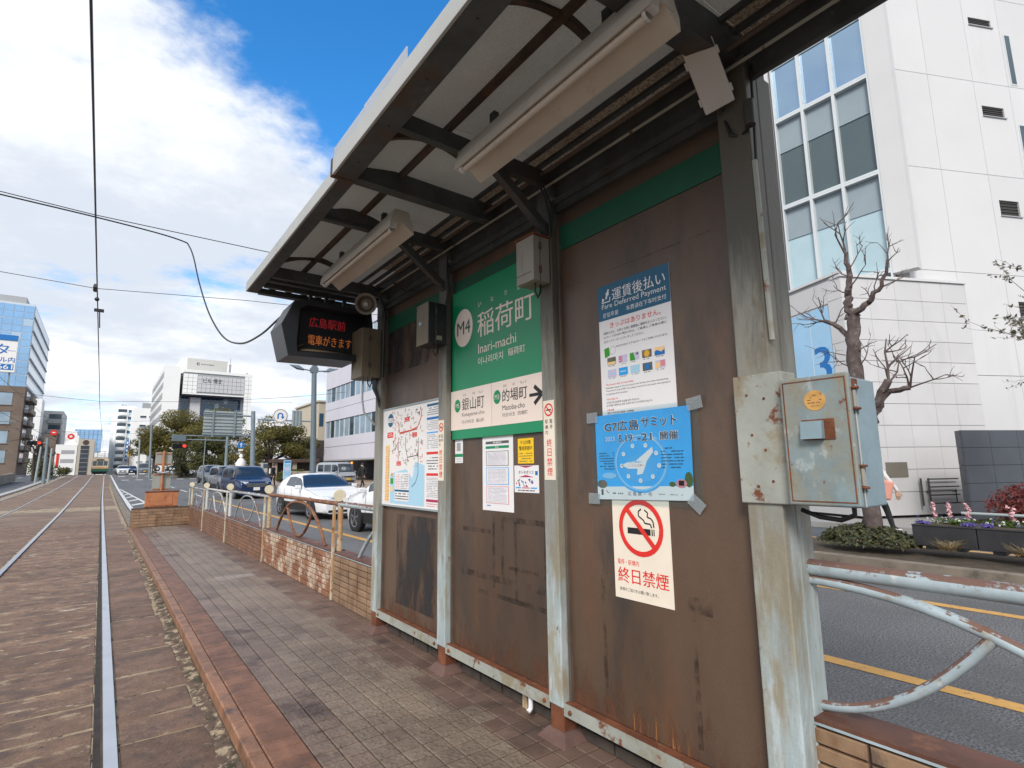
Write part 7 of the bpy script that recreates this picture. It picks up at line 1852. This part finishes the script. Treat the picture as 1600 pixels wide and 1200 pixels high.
baretree('dark bare tree with knotted limbs beside the left red light', -6.0, 80, 5.2, 3)
baretree('slimmer dark bare tree between the grey poles', -5.0, 84, 4.6, 8)
# ================================================================== BUILDINGS FAR OFF
def block(name, label, x0, x1, y0, y1, z1, m, z0=0.0, group=None):
    t = thing(name, label, 'building', ((x0 + x1) / 2, y0, z0), 0, group)
    pbox('wall', t, x0, x1, y0, y1, z0 - .5, z1, m); return t
def win(t, x0, x1, y, z0, z1, m='window_dark', frame=None, d=.12):
    """window in a wall that faces the viewer (-Y): recessed look from a projecting frame"""
    w = pbox('window', t, x0, x1, y - .03, y + .02, z0, z1, m)
    if frame:
        b = MB()
        b.box(x0 - .08, x1 + .08, y - d, y - .001, z1, z1 + .08, frame); b.box(x0 - .08, x1 + .08, y - d, y - .001, z0 - .08, z0, frame); b.build('frame', w)
    return w
# glass tower
gtw = block('glass_tower', 'tall blue glass office tower at the left edge', -30, -14.2, 150, 190, 37.2, 'tower_band')
for j in range(12):
    for i in range(8):
        x1 = -14.25 - i * 1.6; z0 = .8 + j * 3.0
        if x1 < -24: continue
        if z0 < 8: continue
        pbox('pane', gtw, x1 - 1.52, x1, 149.94, 149.99, z0 + .1, z0 + 1.45, 'tower_glass'); pbox('pane', gtw, x1 - 1.52, x1, 149.94, 149.99, z0 + 1.55, z0 + 2.95, 'tower_glass_pale' if (i + j) % 5 == 0 else 'tower_glass')
    pbox('window_band', gtw, -14.19, -14.12, 150.3, 189.7, .8 + j * 3.0 + 1.2, .8 + j * 3.0 + 2.8, 'tower_glass_pale'); pbox('ledge', gtw, -14.19, -13.95, 150, 190, .8 + j * 3.0 + .6, .8 + j * 3.0 + .75, 'far_grey')
pbox('plant_room', gtw, -26, -16.5, 158, 180, 37.2, 40.5, 'far_grey')
bb = block('brown_building', 'brown tiled building carrying a billboard at the left edge', -24, -10.35, 110, 126, 14.6, 'brick_brown')
for j in range(4):
    for x in (-15.3, -13.2): win(bb, x, x + 1.5, 110, 3 + j * 2.9, 4.9 + j * 2.9, 'window_pale', 'brick_brown')
for j in range(6):
    z = 3.0 + j * 1.9
    b = MB(); b.box(-10.349, -9.5, 111, 118, z, z + .12, 'brick_brown'); b.box(-9.55, -9.45, 111, 118, z + .121, z + .8, 'box_olive'); b.build('balcony', bb); pbox('window', bb, -10.345, -10.30, 112, 117, z + .3, z + 1.6, 'window_blue'); pbox('outdoor_unit', bb, -10.3, -9.8, 111.2, 112.2, z + .13, z + .75, 'far_grey')
bl = thing('billboard', 'white and blue billboard with Japanese lettering on the brown building', 'billboard', (-14, 109.8, 14.6))
pbox('board', bl, -20, -11.8, 109.6, 109.9, 16.6, 22.4, 'ink_white', .05)
pbox('blue_band', bl, -20, -11.85, 109.5, 109.595, 21.5, 22.35, 'ink_blue')
pp = Print((0, 109.59, 0), (1, 0, 0), (0, 0, 1), .02)
pp.text('タ', -12.75, 19.2, 1.7, 'ink_blue', 1.6, .01, 'r'); pp.text('ビル内', -11.95, 18.1, .85, 'ink_blue', 2.5, .01, 'r'); pp.rect(-15.5, 16.95, -12.0, 17.85, 'ink_blue'); pp.text('661', -12.1, 17.05, .72, 'ink_white', 1.7, .01, 'r', 2); pp.rect(-12.9, 19.9, -12.0, 19.95, 'ink_blue'); pp.build('lettering', bl)
for x in (-18, -15, -12.4): pbox('support', bl, x - .1, x + .1, 110, 110.3, 14.6, 17, 'galv')
ws_ = block('white_slab', 'slim white slab building right of the brown building', -13.6, -11.2, 150, 156, 17.0, 'far_white')
mb_ = block('mid_building', 'pale apartment block with balconies behind the left trees', -13.0, -8.0, 160, 175, 15.4, 'far_offwhite')
for j in range(5):
    b = MB(); b.box(-10.6, -8.2, 159.2, 159.99, 3 + j * 2.4, 3.9 + j * 2.4, 'far_grey'); b.build('balcony', mb_); win(mb_, -10.5, -8.3, 160, 4.0 + j * 2.4, 5.1 + j * 2.4, 'window_dark')
gb = block('grey_building', 'grey brown building with a red round sign on its roof', -10.2, -8.3, 150, 160, 9.6, 'brick_brown')
sg2 = thing('roof_sign', 'red round emblem sign on the roof of the grey brown building', 'sign', (-8.6, 149.5, 7))
b = MB(); b.lathe([(0, .1), (.6, .1), (.6, -.1), (0, -.1)], (-8.75, 149.7, 9.9), (0, -1, 0), 'ink_red', 20); b.build('disc', sg2)
pbox('emblem', sg2, -9.0, -8.5, 149.55, 149.59, 9.8, 10.0, 'ink_white')
wh = block('white_sign_building', 'white building with a red emblem on its rooftop box', -8.2, -4.6, 150, 170, 7.4, 'far_white')
pbox('rooftop_box', wh, -6.9, -4.9, 151, 157, 7.4, 10.4, 'far_white'); b = MB(); b.lathe([(0, .05), (.6, .05), (.6, 0)], (-5.9, 150.98, 9.2), (0, -1, 0), 'ink_red', 18); b.lathe([(0, .08), (.25, .08), (.25, .05)], (-5.9, 150.98, 9.2), (0, -1, 0), 'ink_white', 12); b.build('emblem', wh)
pbox('red_banner', wh, -7.9, -7.5, 149.9, 149.99, 2.5, 5.5, 'ink_red')
for j in range(3): win(wh, -7.2, -5.0, 150, 1.6 + j * 1.9, 2.4 + j * 1.9, 'far_grey')
bg_ = block('beige_building', 'beige building with a tall dark glazed front left of the tram', -4.5, -1.7, 150, 165, 8.6, 'far_beige')
pbox('glazed_front', bg_, -4.0, -2.6, 149.9, 149.99, .8, 7.2, 'wall_charcoal')
for j in range(6): pbox('mullion', bg_, -4.0, -2.6, 149.86, 149.895, 1.6 + j * .95, 1.68 + j * .95, 'far_grey')
b = MB(); b.lathe([(0, .05), (.55, .05), (.55, 0)], (-3.2, 149.99, 7.9), (0, -1, 0), 'roof_brown', 16); b.build('emblem', bg_)
pbox('side_wing', bg_, -5.2, -4.501, 150.5, 165, 0, 9.4, 'far_white')
bgl = block('blue_glass_building', 'blue glass building far off behind the tram', -9.5, -1.0, 270, 300, 18.2, 'tower_glass')
for j in range(9): pbox('floor_band', bgl, -9.5, -1.0, 269.9, 269.99, 2 + j * 1.8, 2.25 + j * 1.8, 'tower_glass_pale')
for i in range(7): pbox('mullion', bgl, -9.4 + i * 1.38, -9.3 + i * 1.38, 269.85, 269.895, 0, 18, 'tower_mullion')
fwh = block('low_white_building', 'low white building right behind the tram', -3.2, 1.4, 240, 255, 8.2, 'far_white')
for j in range(3): win(fwh, -2.8, 1.2, 240, 2 + j * 2, 2.8 + j * 2, 'far_grey')
# white balcony tower and its neighbour
wt_ = block('balcony_tower', 'white stepped tower with curved balconies right of the tram', 3.5, 9.9, 285, 306, 29.6, 'far_white')
pbox('stair_shaft', wt_, 1.8, 3.49, 288, 306, 0, 26.9, 'far_white')
for j in range(9):
    z = 1.7 + j * 3.0
    b = MB(); n = 10
    for i in range(n):
        a, c = R_(180 + 180 * i / n), R_(180 + 180 * (i + 1) / n); cx_ = 5.1 + .07 * j; rx_ = 1.75
        p1 = (cx_ + rx_ * math.cos(a), 284.9 + 1.4 * math.sin(a)); p2 = (cx_ + rx_ * math.cos(c), 284.9 + 1.4 * math.sin(c))
        b.quad((*p1, z), (*p2, z), (*p2, z + 1.1), (*p1, z + 1.1), 'far_white'); b.add([(cx_, 285, z), (*p1, z), (*p2, z)], [(0, 2, 1)], 'far_white')
    b.build('balcony', wt_); win(wt_, 3.7, 6.8, 285, z + 1.2, z + 2.5, 'window_dark'); win(wt_, 7.3, 9.4, 285, z + 1.1, z + 2.3, 'window_blue' if j > 4 else 'window_pale')
    pbox('spandrel', wt_, 7.3, 9.4, 284.9, 284.99, z + .4, z + 1.0, 'ink_lightblue' if j > 4 else 'far_white')
pbox('blue_sign', wt_, 7.5, 8.3, 284.1, 284.4, 6.2, 15.0, 'ink_blue')
pp = Print((0, 284.09, 0), (1, 0, 0), (0, 0, 1), .02)
for i in range(5): pp.rect(7.65, 6.7 + i * 1.65, 8.15, 7.6 + i * 1.65, 'ink_white')
pp.build('lettering', wt_)
pbox('side_sign', wt_, 9.91, 10.5, 284.7, 285.0, 2, 11.5, 'wall_cream')
for j in range(3): pbox('rooftop_tank', wt_, 4.8 + j * 1.05, 5.5 + j * 1.05, 292, 295, 29.6, 31.1 - .3 * j, 'far_grey')
w2 = block('white_office', 'white office block with fire stairs left of the evergreen trees', 8.4, 19.8, 270, 300, 27.6, 'far_white')
pbox('upper_floor', w2, 15.2, 19.8, 273, 300, 27.6, 33.0, 'far_white'); win(w2, 15.7, 19.4, 273, 29.3, 31.5, 'window_dark'); pbox('rail', w2, 11.4, 15.1, 270.1, 270.3, 27.6, 29.8, 'far_grey')
for j in range(6):
    z = 4 + j * 3.75
    for x in (11.0, 14.1, 17.3): win(w2, x, x + 2.1, 270, z + .8, z + 1.7, 'window_dark' if j > 2 else 'far_grey', 'far_white')
b = MB()
for z in (11.8, 15.3, 18.8): b.box(10.5, 15, 267.8, 269.99, z, z + .25, 'far_grey')
b.bar((10.6, 268, 12), (14.8, 268, 15.5), .5, .25, 'far_grey'); b.bar((14.8, 268, 15.5), (10.6, 268, 19), .5, .25, 'far_grey'); b.build('fire_stair', w2)
for j in range(4): pbox('shop_sign', w2, 7.9, 8.39, 268.7, 269.8, 2.3 + j * 2.55, 4.2 + j * 2.55, ('ink_peach', 'brick_brown', 'paper_yellow', 'roof_brown')[j])
# broadcaster with the overhanging upper storeys
br = block('broadcast_building', 'large pale tiled building with an overhanging top and dark blue glazing', 13.6, 29.4, 154, 176, 20.0, 'far_greytile')
def ptile(x0, x1, z0, z1, nx, nz, m, y=149.9):
    for i in range(nx):
        for j in range(nz):
            a, c = x0 + (x1 - x0) * i / nx + .03, x0 + (x1 - x0) * (i + 1) / nx - .03; e, f = z0 + (z1 - z0) * j / nz + .03, z0 + (z1 - z0) * (j + 1) / nz - .03
            pbox('cladding_panel', br, a, c, y, y + .2, e, f, m)
pbox('overhang', br, 14.0, 29.4, 150.12, 170, 19.9, 25.3, 'far_grey')
ptile(17.0, 27.6, 20.6, 24.6, 11, 4, 'far_greytile'); ptile(14.0, 17.0, 20.2, 24.9, 3, 5, 'far_white'); ptile(27.6, 29.4, 10.0, 25.3, 2, 14, 'far_white')
b = MB(); b.box(14.0, 27.59, 149.88, 150.11, 19.9, 20.18, 'far_white'); b.box(14.0, 29.4, 149.88, 150.11, 25.31, 26.0, 'far_white'); b.build('cornice', br)
pbox('left_wing', br, 10.1, 13.4, 150, 190, 0, 26.6, 'far_white')
for j in range(9): pbox('wing_window', br, 10.05, 10.099, 151, 188, 3 + j * 2.6, 4.4 + j * 2.6, 'far_grey'); 
pbox('rooftop_block', br, 15.2, 24.3, 156, 168, 26.0, 29.9, 'far_offwhite'); pbox('rooftop_side', br, 13.9, 15.19, 157, 168, 26.0, 29.9, 'far_white'); pbox('rooftop_mast', br, 24.4, 24.9, 154, 154.5, 25.9, 28.8, 'far_grey'); b = MB(); b.cyl((24.6, 154, 28.8), (24.6, 154, 30.4), .06, 'far_grey', 6); b.build('antenna', br); pbox('rooftop_mast', br, 28.2, 28.7, 152, 152.5, 25.3, 26.6, 'far_grey')
pp = Print((0, 149.89, 0), (1, 0, 0), (0, 0, 1), .05); pp.text('ビル 博丈', 18.2, 22.9, 1.2, 'ink_grey', 4.2, .01); pp.build('lettering', br)
pp = Print((0, 155.98, 0), (1, 0, 0), (0, 0, 1), .05); pp.ring(17.6, 28.6, .2, .36, 'ink_grey', 1, 20, 1, 30, 330); pp.text('suntopia', 18.2, 28.35, .42, 'ink_grey', 3.0, .01); pp.build('roof_lettering', br)
for i in range(9):
    for j in range(7):
        x = 18.6 + i * 1.0; z = 9.4 + j * 1.5; pbox('pane', br, x + .05, x + .95, 153.9, 153.99, z + .05, z + 1.45, 'window_blue' if (i * 3 + j) % 7 else 'window_pale')
for i in range(2):
    for j in range(7): x = 14.2 + i * .8; z = 9.4 + j * 1.5; pbox('pane', br, x + .04, x + .76, 153.9, 153.99, z + .05, z + 1.45, 'window_blue')
pbox('soffit', br, 14.0, 27.5, 150.2, 153.8, 19.6, 19.89, 'wall_charcoal')
pbox('pier', br, 16.0, 18.2, 152, 153.9, 0, 19.4, 'far_greytile')
# lilac office with ribbon windows, dark annex
lo = thing('lilac_building', 'lilac white building with ribbon windows and a dark garage below', 'building', (20, 50, .1))
def lb(nm, x0, x1, y0, y1, z0, z1, m, bevel=0): return pbox(nm, lo, x0, x1, y0, y1, z0, z1, m, bevel)
YA, YB = 24.0, 61.6
for (z0, z1) in ((2.44, 4.85), (6.74, 8.85), (10.45, 14.0), (15.6, 19.0)):
    n = 9
    for i in range(n): y0 = YA + (YB - YA) * i / n; y1 = YA + (YB - YA) * (i + 1) / n; zm = z0 + (z1 - z0) * .58; lb('wall_panel', 20, 20.3, y0 + .01, y1 - .01, z0, zm - .02, 'wall_lilac'); lb('wall_panel', 20, 20.3, y0 + .01, y1 - .01, zm + .02, z1, 'wall_lilac')
lb('core', 20.31, 34, YA, YB - .02, 2.5, 19, 'wall_charcoal')
for (z0, z1) in ((4.85, 6.74), (8.85, 10.45), (14.0, 15.6)):
    for i in range(26):
        y0 = YA + (YB - YA) * i / 26; w_ = lb('window', 20.12, 20.16, y0 + .05, y0 + (YB - YA) / 26 - .05, z0 + .02, z1 - .02, 'window_pale' if (i * 7 + int(z0)) % 4 else 'window_dark')
        b = MB(); b.box(20.05, 20.2, y0 - .04, y0 + .04, z0 + .02, z1 - .02, 'window_frame'); b.build('mullion', lo)
b = MB(); b.prism([(20.0, 2.3), (34, 2.3), (34, 19), (20.0, 19)], (0, YB, 0), (1, 0, 0), (0, 0, 1), (0, 1, 0), .2, 'wall_lilac'); b.build('end_wall', lo)
lb('soffit', 20.0, 34, YA, YB, 2.30, 2.435, 'far_grey'); lb('garage_back', 25, 25.3, YA, YB, .1, 2.3, 'wall_charcoal')
for y in (30, 38, 47.5, 56): lb('column', 20.6, 21.3, y, y + .7, .1, 2.3, 'far_offwhite')
lb('name_plate', 19.93, 19.99, 44.6, 46.6, 2.62, 2.9, 'far_grey'); lb('garage_sign', 20.3, 20.4, 43.6, 44.3, .6, 2.3, 'ink_lightblue')
al = thing('warning_light', 'small amber warning light at the garage entrance', 'lamp', (19.6, 52, 2.0))
b = MB(); b.cyl((19.6, 52, .1), (19.6, 52, 1.95), .05, 'galv', 8); b.build('post', al); b = MB(); b.lathe([(0, .16), (.08, .14), (.1, 0)], (19.6, 52, 1.95), (0, 0, 1), 'signal_amber', 12); b.build('lamp', al, True)
an = thing('dark_annex', 'dark brown annex with a cream upper storey left of the lilac building', 'building', (21.5, 68, .2))
pbox('wall', an, 20.4, 30, 66, 76, 0, 4.9, 'wall_darkbrown'); pbox('upper_wall', an, 20.6, 30, 66.2, 76, 4.9, 9.6, 'wall_cream'); win(an, 20.7, 21.2, 66.2, 6.6, 8.2, 'window_blue'); pbox('roof_edge', an, 20.4, 30, 66, 76, 9.6, 9.8, 'wall_cream'); pbox('entrance', an, 20.9, 22.6, 65.9, 65.99, .2, 2.4, 'box_black')
rc = thing('red_machine', 'red and yellow cart roof glimpsed beside the shelter', 'cart', (17.8, 37, .2))
b = MB(); b.prism([(-1.2, 0), (1.2, 0), (.9, .28), (-.6, .28)], (17.9, 36.6, 1.35), (1, 0, 0), (0, 0, 1), (0, 1, 0), 1.4, 'ink_red'); b.build('roof', rc); pbox('body', rc, 17.1, 18.7, 36.7, 37.9, .45, 1.345, 'tram_orange', .03)
for y in (36.9, 37.7):
    for x in (17.3, 18.5): b = MB(); b.cyl((x - .06, y, .36), (x + .06, y, .36), .22, 'tyre', 14); b.build('wheel', rc)
# distant city: many small blocks closing the end of the street and the horizon
cr = random.Random(12)
for k, (x, y, w, h, lbl) in enumerate(((-60, 260, 22, 18, 'pale block far left of the glass tower'), (-34, 230, 12, 12, 'pale block far behind the left trees'), (16, 260, 10, 14, 'pale block far behind the evergreen trees'), (34, 200, 14, 14, 'grey block far right of the broadcast building'), (52, 180, 16, 12, 'beige block beyond the lilac building'), (-20, 300, 10, 16, 'grey block far behind the white sign building'))):
    t = block('distant_building', lbl, x, x + w, y, y + 15, h, cr.choice(('far_white', 'far_offwhite', 'far_beige', 'far_grey')))
    for j in range(int(h / 3) - 1):
        for i in range(int(w / 2.4)): win(t, x + .6 + i * 2.4, x + 2.1 + i * 2.4, y, 2 + j * 3, 3.5 + j * 3, 'window_dark')
# near left side of the street, out of frame but plausible beside the pavement
